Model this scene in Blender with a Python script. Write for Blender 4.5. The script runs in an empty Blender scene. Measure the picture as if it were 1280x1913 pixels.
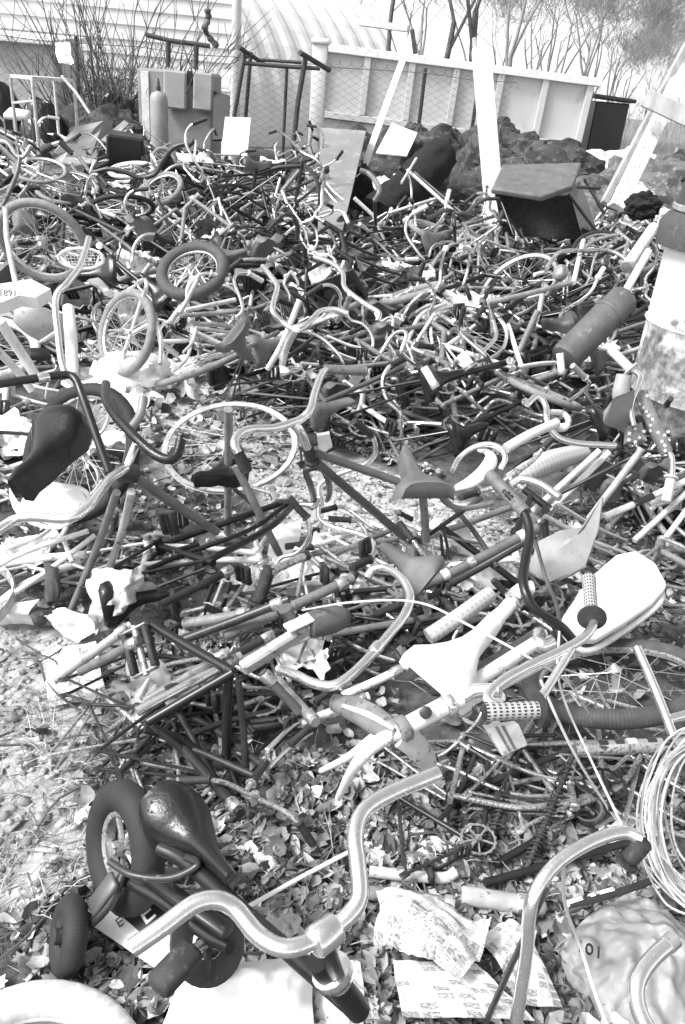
import bpy, math, random
from mathutils import Vector, Matrix, Quaternion, noise

V = Vector
R = math.radians
rnd = random.Random(11)
SC = bpy.context.scene
COL = SC.collection

# ---------------------------------------------------------------- camera
PITCH, ROLL, FPX, EYE = 27.8, 5.0, 1488.0, 1.6
CAMP = V((0, 0, EYE))
FW = V((0, math.cos(R(PITCH)), -math.sin(R(PITCH))))
_r0, _u0 = V((1, 0, 0)), V((0, math.sin(R(PITCH)), math.cos(R(PITCH))))
RT = _r0 * math.cos(R(ROLL)) + _u0 * math.sin(R(ROLL))
UP = _u0 * math.cos(R(ROLL)) - _r0 * math.sin(R(ROLL))
cd = bpy.data.cameras.new('camera')
cam = bpy.data.objects.new('camera', cd)
COL.objects.link(cam)
cam.matrix_world = Matrix(((RT.x, UP.x, -FW.x, 0), (RT.y, UP.y, -FW.y, 0), (RT.z, UP.z, -FW.z, EYE), (0, 0, 0, 1)))
cd.sensor_fit = 'VERTICAL'
cd.sensor_height = 36.0
cd.lens = 36.0 * FPX / 1913.0
cd.clip_start = 0.05
cd.clip_end = 2000
SC.camera = cam

# ---------------------------------------------------------------- sky, sun, exposure
SUN_EL, SUN_ROT = 50.0, 245.0
wd = bpy.data.worlds.new('World')
SC.world = wd
wd.use_nodes = True
wn, wl = wd.node_tree.nodes, wd.node_tree.links
for n_ in list(wn):
    wn.remove(n_)
_o = wn.new('ShaderNodeOutputWorld')
_b = wn.new('ShaderNodeBackground')
_s = wn.new('ShaderNodeTexSky')
_s.sky_type = 'NISHITA'
_s.sun_disc = False
_s.sun_elevation = R(SUN_EL)
_s.sun_rotation = R(SUN_ROT)
_s.air_density = 1.0
_s.dust_density = 6.0
_s.ozone_density = 1.0
_g = wn.new('ShaderNodeRGBToBW')
wl.new(_s.outputs[0], _g.inputs[0])
# thin bright overcast: the cloud veil glows towards the horizon
_tc = wn.new('ShaderNodeTexCoord')
_sx = wn.new('ShaderNodeSeparateXYZ')
wl.new(_tc.outputs['Generated'], _sx.inputs[0])
def _wm(op, a, b=None):
    n = wn.new('ShaderNodeMath')
    n.operation = op
    n.use_clamp = op == 'SUBTRACT'
    for i, x in enumerate((a, b)):
        if x is None:
            continue
        if isinstance(x, (int, float)):
            n.inputs[i].default_value = x
        else:
            wl.new(x, n.inputs[i])
    return n.outputs[0]
_veil = _wm('MULTIPLY', _wm('POWER', _wm('SUBTRACT', 1.0, _sx.outputs[2]), 3.0), 5.0)
wl.new(_wm('ADD', _g.outputs[0], _veil), _b.inputs[0])
_b.inputs[1].default_value = 0.1
wl.new(_b.outputs[0], _o.inputs[0])
sl = bpy.data.lights.new('sun', 'SUN')
sl.energy = 1.5
sl.angle = R(14)
sl.color = (1.0, 1.0, 1.0)
sun = bpy.data.objects.new('sun', sl)
COL.objects.link(sun)
# Nishita: rotation 0 puts the sun at +Y, turning clockwise seen from above
_az = R(SUN_ROT)
sd = V((math.sin(_az) * math.cos(R(SUN_EL)), math.cos(_az) * math.cos(R(SUN_EL)), math.sin(R(SUN_EL))))
sun.rotation_euler = (-sd).to_track_quat('-Z', 'Y').to_euler()
SC.view_settings.view_transform = 'Standard'
SC.view_settings.look = 'None'
SC.view_settings.gamma = 1.0
SC.view_settings.use_curve_mapping = False
SC.view_settings.exposure = 1.25

# ---------------------------------------------------------------- pixel -> place (photo pixels, 1280 x 1913)
def ray(px, py):
    return FW * FPX + RT * (px - 640.0) + UP * (956.5 - py)
def W(px, py, z=0.0):
    d = ray(px, py)
    return CAMP + d * ((z - EYE) / d.z)
def Q(px, py, Y):
    d = ray(px, py)
    return CAMP + d * (Y / d.y)
def PP(path):
    out = []
    for p in path:
        if isinstance(p, V):
            out.append(p)
        elif len(p) == 4:
            out.append(Q(p[0], p[1], p[2]))
        else:
            out.append(W(*p))
    return out

# ---------------------------------------------------------------- materials (all grey: a black and white film)
MATS = {}
def newmat(name):
    m = bpy.data.materials.new(name)
    m.use_nodes = True
    nt = m.node_tree
    b = nt.nodes['Principled BSDF']
    return m, nt, nt.nodes, nt.links, b
def gval(b, v):
    b.inputs['Base Color'].default_value = (v, v, v, 1)
def ramp(nt, a, b, va=0.0, vb=1.0):
    r = nt.nodes.new('ShaderNodeMapRange')
    r.inputs['From Min'].default_value = a
    r.inputs['From Max'].default_value = b
    r.inputs['To Min'].default_value = va
    r.inputs['To Max'].default_value = vb
    return r
def nz(nt, scale, detail=3, coord=None, rough=0.6):
    n = nt.nodes.new('ShaderNodeTexNoise')
    n.inputs['Scale'].default_value = scale
    n.inputs['Detail'].default_value = detail
    n.inputs['Roughness'].default_value = rough
    if coord is not None:
        nt.links.new(coord, n.inputs['Vector'])
    return n
def mth(nt, op, a, b=None):
    n = nt.nodes.new('ShaderNodeMath')
    n.operation = op
    for i, x in enumerate((a, b)):
        if x is None:
            continue
        if isinstance(x, (int, float)):
            n.inputs[i].default_value = x
        else:
            nt.links.new(x, n.inputs[i])
    return n.outputs[0]
def mix(nt, f, a, b):
    n = nt.nodes.new('ShaderNodeMix')
    n.data_type = 'FLOAT'
    for s, x in ((0, f), (2, a), (3, b)):
        if isinstance(x, (int, float)):
            n.inputs[s].default_value = x
        else:
            nt.links.new(x, n.inputs[s])
    return n.outputs[0]
def surf(name, v, rough=0.5, metal=0.0, worn=None, wear=0.5, scale=14, spread=0.25, bump=0.0, bscale=60, objvar=0.0, rvar=0.15, stretch=None):
    """one grey surface: base value v, blotchy spread, patches of 'worn' value showing through"""
    m, nt, N, L, b = newmat(name)
    tc = N.new('ShaderNodeTexCoord')
    co = tc.outputs['Object']
    if stretch:
        mp = N.new('ShaderNodeMapping')
        mp.inputs['Scale'].default_value = stretch
        L.new(co, mp.inputs[0])
        co = mp.outputs[0]
    n1 = nz(nt, scale, 4, co)
    r1 = ramp(nt, 0.3, 0.7, v * (1 - spread), v * (1 + spread))
    L.new(n1.outputs[0], r1.inputs[0])
    col = r1.outputs[0]
    if worn is not None:
        n2 = nz(nt, scale * 2.7, 5, co, 0.7)
        r2 = ramp(nt, 1 - wear - 0.04, 1 - wear + 0.06)
        L.new(n2.outputs[0], r2.inputs[0])
        col = mix(nt, r2.outputs[0], col, worn)
        rg = mix(nt, r2.outputs[0], rough, min(1, rough + 0.35))
        L.new(rg, b.inputs['Roughness'])
        if metal:
            L.new(mix(nt, r2.outputs[0], metal, 0.1), b.inputs['Metallic'])
    else:
        b.inputs['Roughness'].default_value = rough
        b.inputs['Metallic'].default_value = metal
    if objvar:
        oi = N.new('ShaderNodeObjectInfo')
        k = ramp(nt, 0, 1, 1 - objvar, 1 + objvar)
        L.new(oi.outputs['Random'], k.inputs[0])
        col = mth(nt, 'MULTIPLY', col, k.outputs[0])
    L.new(col, b.inputs['Base Color'])
    if bump:
        n3 = nz(nt, bscale, 4, co)
        bp = N.new('ShaderNodeBump')
        bp.inputs['Strength'].default_value = bump
        bp.inputs['Distance'].default_value = 0.01
        L.new(n3.outputs[0], bp.inputs['Height'])
        L.new(bp.outputs[0], b.inputs['Normal'])
    MATS[name] = m
    return m

surf('chrome', 0.9, 0.17, 0.9, worn=0.13, wear=0.34, scale=48, spread=0.08, bump=0.06, bscale=160)
surf('chrome_rusty', 0.6, 0.3, 0.75, worn=0.09, wear=0.46, scale=30)
surf('steel', 0.45, 0.42, 0.5, worn=0.12, wear=0.42, scale=22, objvar=0.3)
surf('paint_white', 0.76, 0.4, worn=0.16, wear=0.37, scale=16, spread=0.14)
surf('paint_pale', 0.5, 0.4, worn=0.1, wear=0.38, scale=18, objvar=0.2)
surf('paint_mid', 0.2, 0.38, worn=0.08, wear=0.4, scale=18, objvar=0.35)
surf('paint_grey', 0.12, 0.42, worn=0.24, wear=0.33, scale=18, objvar=0.3)
surf('paint_dark', 0.032, 0.35, worn=0.11, wear=0.36, scale=18, objvar=0.4)
surf('paint_black', 0.014, 0.3, worn=0.1, wear=0.33, scale=20)
surf('vinyl_black', 0.014, 0.27, scale=20, spread=0.3, bump=0.15, bscale=90)
surf('vinyl_dark', 0.06, 0.5, worn=0.1, wear=0.35, scale=12, bump=0.2)
surf('vinyl_grey', 0.13, 0.6, worn=0.2, wear=0.35, scale=12, bump=0.2)
surf('plastic_white', 0.84, 0.38, worn=0.4, wear=0.33, scale=11, spread=0.05)
surf('plastic_pale', 0.62, 0.4, worn=0.4, wear=0.35, scale=12, spread=0.1)
surf('plastic_grey', 0.34, 0.45, worn=0.2, wear=0.35, scale=12, spread=0.15)
surf('rubber', 0.03, 0.7, worn=0.09, wear=0.4, scale=20)
surf('grip_grey', 0.14, 0.55, worn=0.22, wear=0.4, scale=25)
surf('wood_white', 0.76, 0.7, worn=0.34, wear=0.42, scale=3, spread=0.1, bump=0.3, bscale=10, stretch=(6, 6, 0.6))
surf('wood_grey', 0.36, 0.8, worn=0.2, wear=0.35, scale=3, spread=0.25, bump=0.4, bscale=10, stretch=(5, 5, 0.7))
surf('board_white', 0.72, 0.7, worn=0.42, wear=0.44, scale=3.5, spread=0.15, bump=0.2, bscale=25)
surf('bag_film', 0.6, 0.4, worn=0.42, wear=0.4, scale=9, spread=0.15)
surf('plywood', 0.2, 0.8, worn=0.3, wear=0.42, scale=2.2, spread=0.2, bump=0.2, bscale=30)
surf('cardboard', 0.3, 0.85, worn=0.3, wear=0.4, scale=4, spread=0.15)
surf('concrete', 0.27, 0.85, worn=0.28, wear=0.44, scale=3.5, spread=0.25, bump=0.3, bscale=30)
surf('siding', 0.74, 0.6, worn=0.6, wear=0.36, scale=1.2, spread=0.05)
surf('shed_grey', 0.42, 0.7, worn=0.3, wear=0.4, scale=1.5)
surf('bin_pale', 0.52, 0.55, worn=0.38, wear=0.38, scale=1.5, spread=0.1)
surf('bin_shadow', 0.3, 0.6, worn=0.2, wear=0.4, scale=1.5)  # darker copy of bin_pale: shade below the side rail, put into the colour
surf('galvanised', 0.75, 0.5, 0.0, worn=0.5, wear=0.35, scale=1.0, spread=0.1)
surf('wire', 0.14, 0.6, 0.0)
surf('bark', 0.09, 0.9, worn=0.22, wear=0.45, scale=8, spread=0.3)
surf('bark_hazed', 0.3, 0.9, worn=0.3, wear=0.45, scale=5, spread=0.2)  # bark lightened so that distance haze sits in the colour
surf('twig', 0.1, 0.9, scale=10)
surf('tarp_dark', 0.045, 0.75, worn=0.14, wear=0.42, scale=5, spread=0.4, bump=0.5, bscale=20)
surf('tarp_mid', 0.11, 0.8, worn=0.26, wear=0.42, scale=5, spread=0.4, bump=0.5, bscale=20)
surf('rubble', 0.62, 0.9, worn=0.35, wear=0.42, scale=7, spread=0.3, bump=0.6, bscale=25)
surf('felt_black', 0.016, 1.0, worn=0.07, wear=0.35, scale=30, bump=0.8, bscale=120)
surf('rust_dark', 0.045, 0.7, worn=0.12, wear=0.4, scale=15, bump=0.3)
surf('iron_grey', 0.1, 0.6, worn=0.24, wear=0.36, scale=6, spread=0.3, bump=0.3, bscale=25)
surf('cowl_dark', 0.06, 0.6, worn=0.12, wear=0.38, scale=6, spread=0.3, bump=0.3, bscale=25)
surf('cylinder_grey', 0.3, 0.55, worn=0.2, wear=0.38, scale=4, spread=0.2)
surf('paper_white', 0.86, 0.8, worn=0.66, wear=0.33, scale=9, spread=0.05)
surf('bag_white', 0.85, 0.45, worn=0.62, wear=0.33, scale=10, spread=0.06)
surf('bag_grey', 0.3, 0.48, worn=0.36, wear=0.34, scale=7, spread=0.2)
surf('spoke', 0.6, 0.35, 0.6)

def leafmat(name, lo, hi, rough=0.75):
    m, nt, N, L, b = newmat(name)
    g = N.new('ShaderNodeNewGeometry')
    r = ramp(nt, 0, 1, lo, hi)
    pw = mth(nt, 'POWER', g.outputs['Random Per Island'], 1.6)
    L.new(pw, r.inputs[0])
    n = nz(nt, 45, 3, g.outputs['Position'])
    r2 = ramp(nt, 0.3, 0.7, 0.7, 1.25)
    L.new(n.outputs[0], r2.inputs[0])
    L.new(mth(nt, 'MULTIPLY', r.outputs[0], r2.outputs[0]), b.inputs['Base Color'])
    b.inputs['Roughness'].default_value = rough
    MATS[name] = m
leafmat('leaf_litter', 0.07, 0.6)
leafmat('pebbles', 0.2, 0.55)
leafmat('dry_grass', 0.15, 0.5)

def mat_tread(name, base, groove, nu, nv):
    m, nt, N, L, b = newmat(name)
    uv = N.new('ShaderNodeUVMap')
    sp = N.new('ShaderNodeSeparateXYZ')
    L.new(uv.outputs[0], sp.inputs[0])
    a = mth(nt, 'FRACT', mth(nt, 'MULTIPLY', sp.outputs[0], nu))
    c = mth(nt, 'FRACT', mth(nt, 'MULTIPLY', sp.outputs[1], nv))
    g = mth(nt, 'MULTIPLY', mth(nt, 'GREATER_THAN', a, 0.12), mth(nt, 'LESS_THAN', c, 0.35))
    n = nz(nt, 30, 4, N.new('ShaderNodeTexCoord').outputs['Object'])
    r = ramp(nt, 0.3, 0.7, base * 0.7, base * 1.3)
    L.new(n.outputs[0], r.inputs[0])
    L.new(mix(nt, g, r.outputs[0], groove), b.inputs['Base Color'])
    b.inputs['Roughness'].default_value = 0.75
    bp = N.new('ShaderNodeBump')
    bp.inputs['Strength'].default_value = 0.3
    bp.inputs['Distance'].default_value = 0.002
    bp.invert = True
    L.new(g, bp.inputs['Height'])
    L.new(bp.outputs[0], b.inputs['Normal'])
    MATS[name] = m
mat_tread('tyre_black', 0.024, 0.02, 22, 190)
mat_tread('tyre_grey', 0.24, 0.2, 14, 110)
mat_tread('tyre_dark', 0.08, 0.06, 14, 110)
mat_tread('tyre_pale', 0.62, 0.56, 10, 40)
def mat_dots(name, base, dark, nu, nv):
    m, nt, N, L, b = newmat(name)
    uv = N.new('ShaderNodeUVMap')
    sp = N.new('ShaderNodeSeparateXYZ')
    L.new(uv.outputs[0], sp.inputs[0])
    a = mth(nt, 'FRACT', mth(nt, 'MULTIPLY', sp.outputs[0], nu))
    c = mth(nt, 'FRACT', mth(nt, 'MULTIPLY', sp.outputs[1], nv))
    g = mth(nt, 'MULTIPLY', mth(nt, 'LESS_THAN', a, 0.55), mth(nt, 'LESS_THAN', c, 0.5))
    L.new(mix(nt, g, base, dark), b.inputs['Base Color'])
    b.inputs['Roughness'].default_value = 0.5
    MATS[name] = m
mat_dots('grip_holes', 0.4, 0.02, 16, 75)
mat_dots('snakeskin', 0.46, 0.34, 9, 60)

def mat_news(name, rows, cols, dens=0.5):
    """newsprint: columns of small text lines, a few grey picture blocks, heavy headlines"""
    m, nt, N, L, b = newmat(name)
    uv = N.new('ShaderNodeUVMap')
    def block(sx, sy, ox, oy):
        mp = N.new('ShaderNodeMapping')
        mp.inputs['Scale'].default_value = (sx, sy, 1)
        mp.inputs['Location'].default_value = (ox, oy, 0)
        L.new(uv.outputs[0], mp.inputs[0])
        return mp.outputs[0]
    br = N.new('ShaderNodeTexBrick')               # text lines
    L.new(block(cols, rows, 0, 0), br.inputs[0])
    br.offset = 0.35
    br.inputs['Scale'].default_value = 1.0
    br.inputs['Mortar Size'].default_value = 0.28
    br.inputs['Brick Width'].default_value = 0.9
    br.inputs['Row Height'].default_value = 1.0
    br.inputs['Mortar Smooth'].default_value = 0.3
    nn = nz(nt, 1.0, 3, block(cols * 9, rows, 3, 1))
    text = mth(nt, 'MULTIPLY', mth(nt, 'SUBTRACT', 1.0, br.outputs['Fac']), mth(nt, 'GREATER_THAN', nn.outputs[0], 0.46))
    v = N.new('ShaderNodeTexWhiteNoise')            # which cells are pictures, text or blank
    v.noise_dimensions = '2D'
    cell = N.new('ShaderNodeVectorMath')
    cell.operation = 'FLOOR'
    L.new(block(cols * 1.0, cols * 1.3, 0.1, 0.2), cell.inputs[0])
    L.new(cell.outputs[0], v.inputs['Vector'])
    pic = mth(nt, 'GREATER_THAN', v.outputs[0], 0.62)
    blank = mth(nt, 'LESS_THAN', v.outputs[0], 0.22)
    fr = N.new('ShaderNodeVectorMath')
    fr.operation = 'FRACTION'
    L.new(block(cols * 1.0, cols * 1.3, 0.1, 0.2), fr.inputs[0])
    s2 = N.new('ShaderNodeSeparateXYZ')
    L.new(fr.outputs[0], s2.inputs[0])
    ins = mth(nt, 'MULTIPLY', mth(nt, 'LESS_THAN', mth(nt, 'ABSOLUTE', mth(nt, 'SUBTRACT', s2.outputs[0], 0.5)), 0.4),
              mth(nt, 'LESS_THAN', mth(nt, 'ABSOLUTE', mth(nt, 'SUBTRACT', s2.outputs[1], 0.5)), 0.36))
    pn = nz(nt, 1.0, 5, block(cols * 6, cols * 6, 0, 0))
    pr = ramp(nt, 0.35, 0.65, 0.12, 0.6)
    L.new(pn.outputs[0], pr.inputs[0])
    base = mix(nt, mth(nt, 'MULTIPLY', text, mth(nt, 'SUBTRACT', 1.0, blank)), 0.78, 0.78 * (1 - dens))
    col = mix(nt, mth(nt, 'MULTIPLY', pic, ins), base, pr.outputs[0])
    L.new(col, b.inputs['Base Color'])
    b.inputs['Roughness'].default_value = 0.85
    MATS[name] = m
mat_news('newsprint', 84, 6, 0.9)
mat_news('newsprint_ads', 64, 5, 0.9)
mat_news('leaflet', 40, 3, 0.75)

# ---------------------------------------------------------------- mesh building
OFF = {}
class MB:
    def __init__(s):
        s.v, s.f, s.uv = [], [], {}
    def add(s, verts, faces, uvs=None):
        k = len(s.v)
        s.v += [V(p) for p in verts]
        for i, f in enumerate(faces):
            if uvs:
                s.uv[len(s.f)] = uvs[i]
            s.f.append([j + k for j in f])
        return s
    def build(s, name, mat, parent=None, smooth=True):
        me = bpy.data.meshes.new(name)
        if parent is None:
            n = len(s.v)
            off = V((sum(p.x for p in s.v) / n, sum(p.y for p in s.v) / n, min(p.z for p in s.v)))
        else:
            off = OFF[parent.name]
        me.from_pydata([tuple(p - off) for p in s.v], [], s.f)
        me.polygons.foreach_set('use_smooth', [smooth] * len(me.polygons))
        if s.uv:
            lay = me.uv_layers.new(name='UVMap')
            for pi, uvl in s.uv.items():
                st = me.polygons[pi].loop_start
                for j, t in enumerate(uvl):
                    lay.data[st + j].uv = t
        me.materials.append(MATS[mat] if isinstance(mat, str) else mat)
        me.update()
        if smooth:
            try:
                me.set_sharp_from_angle(angle=R(50))
            except Exception:
                pass
        o = bpy.data.objects.new(name, me)
        COL.objects.link(o)
        if parent is None:
            o.location = off
        else:
            o.parent = parent
        OFF[o.name] = off
        return o
def tag(o, label=None, cat=None, group=None, kind=None):
    if label:
        o['label'] = label
    if cat:
        o['category'] = cat
    if group:
        o['group'] = group
    if kind:
        o['kind'] = kind
    return o
def thing(name, label, cat, loc=None, group=None, local=False):
    o = bpy.data.objects.new(name, None)
    COL.objects.link(o)
    o.empty_display_size = 0.1
    loc = V(loc) if loc is not None else V((0, 0, 0))
    o.location = loc
    OFF[o.name] = V((0, 0, 0)) if local else loc
    return tag(o, label, cat, group)
def children(o):
    return [c for c in COL.objects if c.parent == o]
KIDS = {}
def freeze(o):
    KIDS[o.name] = [(c, [g for g in COL.objects if g.parent == c]) for c in COL.objects if c.parent == o]
def copy_tree(o):
    r = o.copy()
    COL.objects.link(r)
    for c, gs in KIDS[o.name]:
        d = c.copy()
        COL.objects.link(d)
        d.parent = r
        for g in gs:
            e = g.copy()
            COL.objects.link(e)
            e.parent = d
    return r

def spline(pts, k=6, closed=False):
    pts = [V(p) for p in pts]
    n = len(pts)
    if n < 3:
        return pts
    out = []
    rng = n if closed else n - 1
    for i in range(rng):
        p1, p2 = pts[i], pts[(i + 1) % n]
        p0 = pts[i - 1] if (i > 0 or closed) else p1 * 2 - p2
        p3 = pts[(i + 2) % n] if (i + 2 < n or closed) else p2 * 2 - p1
        for j in range(k):
            t = j / k
            out.append(0.5 * (2 * p1 + (p2 - p0) * t + (2 * p0 - 5 * p1 + 4 * p2 - p3) * t * t + (3 * p1 - p0 - 3 * p2 + p3) * t ** 3))
    if not closed:
        out.append(pts[-1])
    return out
def tube(mb, pts, r, n=8, closed=False, k=1, uv=False, flat=None, cap=True):
    """sweep a round (or flattened) section along pts; r a number or one per point"""
    pts = [V(p) for p in pts]
    if k > 1:
        if isinstance(r, (list, tuple)):
            rr = []
            m = len(pts)
            for i in range(m if closed else m - 1):
                for j in range(k):
                    rr.append(r[i] + (r[(i + 1) % m] - r[i]) * j / k)
            if not closed:
                rr.append(r[-1])
            r = rr if m > 2 else r
        pts = spline(pts, k, closed)
    m = len(pts)
    if not isinstance(r, (list, tuple)):
        r = [r] * m
    tans = []
    for i in range(m):
        a = pts[i - 1] if (i > 0 or closed) else pts[i]
        c = pts[(i + 1) % m] if (i < m - 1 or closed) else pts[i]
        t = c - a
        if t.length < 1e-9:
            t = tans[-1] if tans else V((0, 0, 1))
        tans.append(t.normalized())
    u = tans[0].orthogonal().normalized()
    if flat:
        u = (V(flat[1]) - tans[0] * V(flat[1]).dot(tans[0])).normalized()
    verts, L, acc = [], [], 0
    for i in range(m):
        if i:
            q = tans[i - 1].rotation_difference(tans[i])
            u = (q @ u)
            u = (u - tans[i] * u.dot(tans[i])).normalized()
            acc += (pts[i] - pts[i - 1]).length
        w = tans[i].cross(u)
        L.append(acc)
        fl = flat[0] if flat else 1.0
        for j in range(n):
            a = 2 * math.pi * j / n
            verts.append(pts[i] + (u * math.cos(a) + w * math.sin(a) * fl) * r[i])
    faces, uvs = [], []
    total = acc + ((pts[0] - pts[-1]).length if closed else 0)
    best = 0
    if closed:                                   # undo the twist left over by parallel transport
        best = min(range(n), key=lambda s_: (verts[(m - 1) * n + s_] - verts[0]).length)
    for i in range(m if closed else m - 1):
        i2 = (i + 1) % m
        sh = best if (closed and i == m - 1) else 0
        for j in range(n):
            j2 = (j + 1) % n
            faces.append([i * n + (j + sh) % n, i * n + (j2 + sh) % n, i2 * n + j2, i2 * n + j])
            if uv:
                v2 = L[i2] if i2 else total
                uvs.append([(j / n, L[i]), ((j + 1) / n, L[i]), ((j + 1) / n, v2), (j / n, v2)])
    if not closed and cap:
        faces.append(list(range(n))[::-1])
        faces.append([(m - 1) * n + j for j in range(n)])
        if uv:
            uvs.append([(0, 0)] * n)
            uvs.append([(0, 0)] * n)
    mb.add(verts, faces, uvs if uv else None)
    return mb
def lathe(mb, prof, a, b=None, axis=None, n=16, cap=True, uv=False):
    """prof: (radius, distance along the axis) from point a"""
    a = V(a)
    ax = (V(b) - a).normalized() if b is not None else V(axis).normalized()
    u = ax.orthogonal().normalized()
    w = ax.cross(u)
    verts, faces = [], []
    for (r, h) in prof:
        for j in range(n):
            t = 2 * math.pi * j / n
            verts.append(a + ax * h + (u * math.cos(t) + w * math.sin(t)) * max(r, 1e-5))
    for i in range(len(prof) - 1):
        for j in range(n):
            faces.append([i * n + j, i * n + (j + 1) % n, (i + 1) * n + (j + 1) % n, (i + 1) * n + j])
    if cap:
        faces.append(list(range(n))[::-1])
        faces.append([(len(prof) - 1) * n + j for j in range(n)])
    mb.add(verts, faces)
    return mb
def box(mb, c, s, rot=None, bev=0.0):
    """chamfered box centred on c"""
    c = V(c)
    hx, hy, hz = s[0] / 2, s[1] / 2, s[2] / 2
    M = rot if rot is not None else Matrix.Identity(3)
    b = min(bev, hx * 0.6, hy * 0.6, hz * 0.6)
    if b <= 0:
        vs = [V((x, y, z)) for x in (-hx, hx) for y in (-hy, hy) for z in (-hz, hz)]
        fs = [[0, 1, 3, 2], [4, 6, 7, 5], [0, 4, 5, 1], [2, 3, 7, 6], [0, 2, 6, 4], [1, 5, 7, 3]]
    else:
        ring = lambda i, z: [V((x, y, z)) for x, y in ((-hx + i, -hy), (hx - i, -hy), (hx, -hy + i), (hx, hy - i), (hx - i, hy), (-hx + i, hy), (-hx, hy - i), (-hx, -hy + i))]
        cap = lambda z: [V((x, y, z)) for x, y in ((-hx + b, -hy + b), (hx - b, -hy + b), (hx - b, -hy + b), (hx - b, hy - b), (hx - b, hy - b), (-hx + b, hy - b), (-hx + b, hy - b), (-hx + b, -hy + b))]
        vs = ring(b, -hz + b) + ring(b, hz - b)
        top = [V((-hx + b, -hy + b, hz)), V((hx - b, -hy + b, hz)), V((hx - b, hy - b, hz)), V((-hx + b, hy - b, hz))]
        bot = [V((p.x, p.y, -hz)) for p in top]
        vs += top + bot
        fs = [[i, (i + 1) % 8, 8 + (i + 1) % 8, 8 + i] for i in range(8)]
        t, o = 16, 20
        fs += [[t, t + 1, t + 2, t + 3], [o + 3, o + 2, o + 1, o]]
        for q in range(4):
            a0, a1, a2 = q * 2, q * 2 + 1, (q * 2 + 2) % 8
            q2 = (q + 1) % 4
            fs += [[8 + a0, 8 + a1, t + q2, t + q], [8 + a1, 8 + a2, t + q2]]
            fs += [[a1, a0, o + q, o + q2], [a2, a1, o + q2]]
    mb.add([c + M @ p for p in vs], fs)
    return mb
def rotm(x=0, y=0, z=0):
    return (Matrix.Rotation(R(z), 3, 'Z') @ Matrix.Rotation(R(y), 3, 'Y') @ Matrix.Rotation(R(x), 3, 'X'))
def axes(x, up=(0, 0, 1)):
    """3x3 with local x along x and local z as near up as possible"""
    x = V(x).normalized()
    y = V(up).cross(x)
    y = y.normalized() if y.length > 1e-6 else x.orthogonal().normalized()
    z = x.cross(y)
    return Matrix((x, y, z)).transposed()
def beam(mb, a, b, w, d, up=(0, 1, 0), bev=0.006):
    a, b = V(a), V(b)
    box(mb, (a + b) / 2, ((b - a).length, w, d), axes(b - a, up), bev)
    return mb
def plate(mb, pts, th, nrm=None, crumple=0.0, seed=0):
    """a thin slab with outline pts (world), real thickness"""
    pts = [V(p) for p in pts]
    c = sum(pts, V()) / len(pts)
    if nrm is None:
        nrm = V()
        for i in range(len(pts)):
            nrm += (pts[i] - c).cross(pts[(i + 1) % len(pts)] - c)
        nrm.normalize()
    nrm = V(nrm)
    if nrm.z < 0:
        nrm = -nrm
    n = len(pts)
    rings = []
    for f in (1.0, 0.66, 0.33):
        rings.append([c + (p - c) * f + nrm * (crumple * noise.noise((c + (p - c) * f) * 6 + V((seed, 0, 0)))) for p in pts])
    vs = []
    for s_ in (1, -1):
        for rg in rings:
            vs += [p + nrm * (s_ * th / 2) for p in rg]
        vs.append(c + nrm * (s_ * th / 2))
    half = 3 * n + 1
    fs = []
    for s_ in (0, 1):
        o = s_ * half
        for q in range(2):
            for i in range(n):
                f = [o + q * n + i, o + q * n + (i + 1) % n, o + (q + 1) * n + (i + 1) % n, o + (q + 1) * n + i]
                fs.append(f if s_ == 0 else f[::-1])
        for i in range(n):
            f = [o + 2 * n + i, o + 2 * n + (i + 1) % n, o + 3 * n]
            fs.append(f if s_ == 0 else f[::-1])
    for i in range(n):
        fs.append([i, half + i, half + (i + 1) % n, (i + 1) % n])
    mb.add(vs, fs)
    return mb
def sheet(mb, a, b, c, d, nx=14, ny=14, amp=0.02, freq=9.0, seed=0, th=0.0015, uvs=(1, 1), sag=0.0, curl=0.0, floor=None, jag=0.0):
    """crumpled thin sheet (paper, plastic film) over the corners a b c d"""
    a, b, c, d = V(a), V(b), V(c), V(d)
    nr = (b - a).cross(d - a).normalized()
    if nr.z < 0:
        nr = -nr
    vs = []
    for j in range(ny + 1):
        for i in range(nx + 1):
            s, t = i / nx, j / ny
            p = a * (1 - s) * (1 - t) + b * s * (1 - t) + c * s * t + d * (1 - s) * t
            q = p * freq + V((seed * 7.3, seed * 1.7, 0))
            h = noise.noise(q) + 0.5 * abs(noise.noise(q * 2.3)) + 0.25 * noise.noise(q * 5.1) + 0.14 * abs(noise.noise(q * 9.7))
            p = p + nr * (amp * h) + V((noise.noise(q + V((9, 0, 0))), noise.noise(q + V((0, 9, 0))), 0)) * amp * 0.6
            if jag:
                e = min(s, 1 - s, t, 1 - t)
                if e < 0.02:
                    p += (p - (a + b + c + d) / 4) * (jag * noise.noise(q * 1.7 + V((3, 3, 3))))
            e2 = 4 * s * (1 - s) * 4 * t * (1 - t)
            p = p + nr * (sag * e2) + nr * curl * (2 * s - 1) ** 2
            if floor is not None and p.z < floor:
                p.z = floor + (floor - p.z) * 0.1
            vs.append(p)
    n1 = (nx + 1) * (ny + 1)
    vs2 = vs + [p - nr * th for p in vs]
    fs, uv = [], []
    def uvq(i, j):
        return (i / nx * uvs[0], j / ny * uvs[1])
    for j in range(ny):
        for i in range(nx):
            k = j * (nx + 1) + i
            f = [k, k + 1, k + nx + 2, k + nx + 1]
            u4 = [uvq(i, j), uvq(i + 1, j), uvq(i + 1, j + 1), uvq(i, j + 1)]
            fs.append(f)
            uv.append(u4)
            fs.append([x + n1 for x in f[::-1]])
            uv.append(u4[::-1])
    mb.add(vs2, fs, uv)
    return mb
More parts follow.
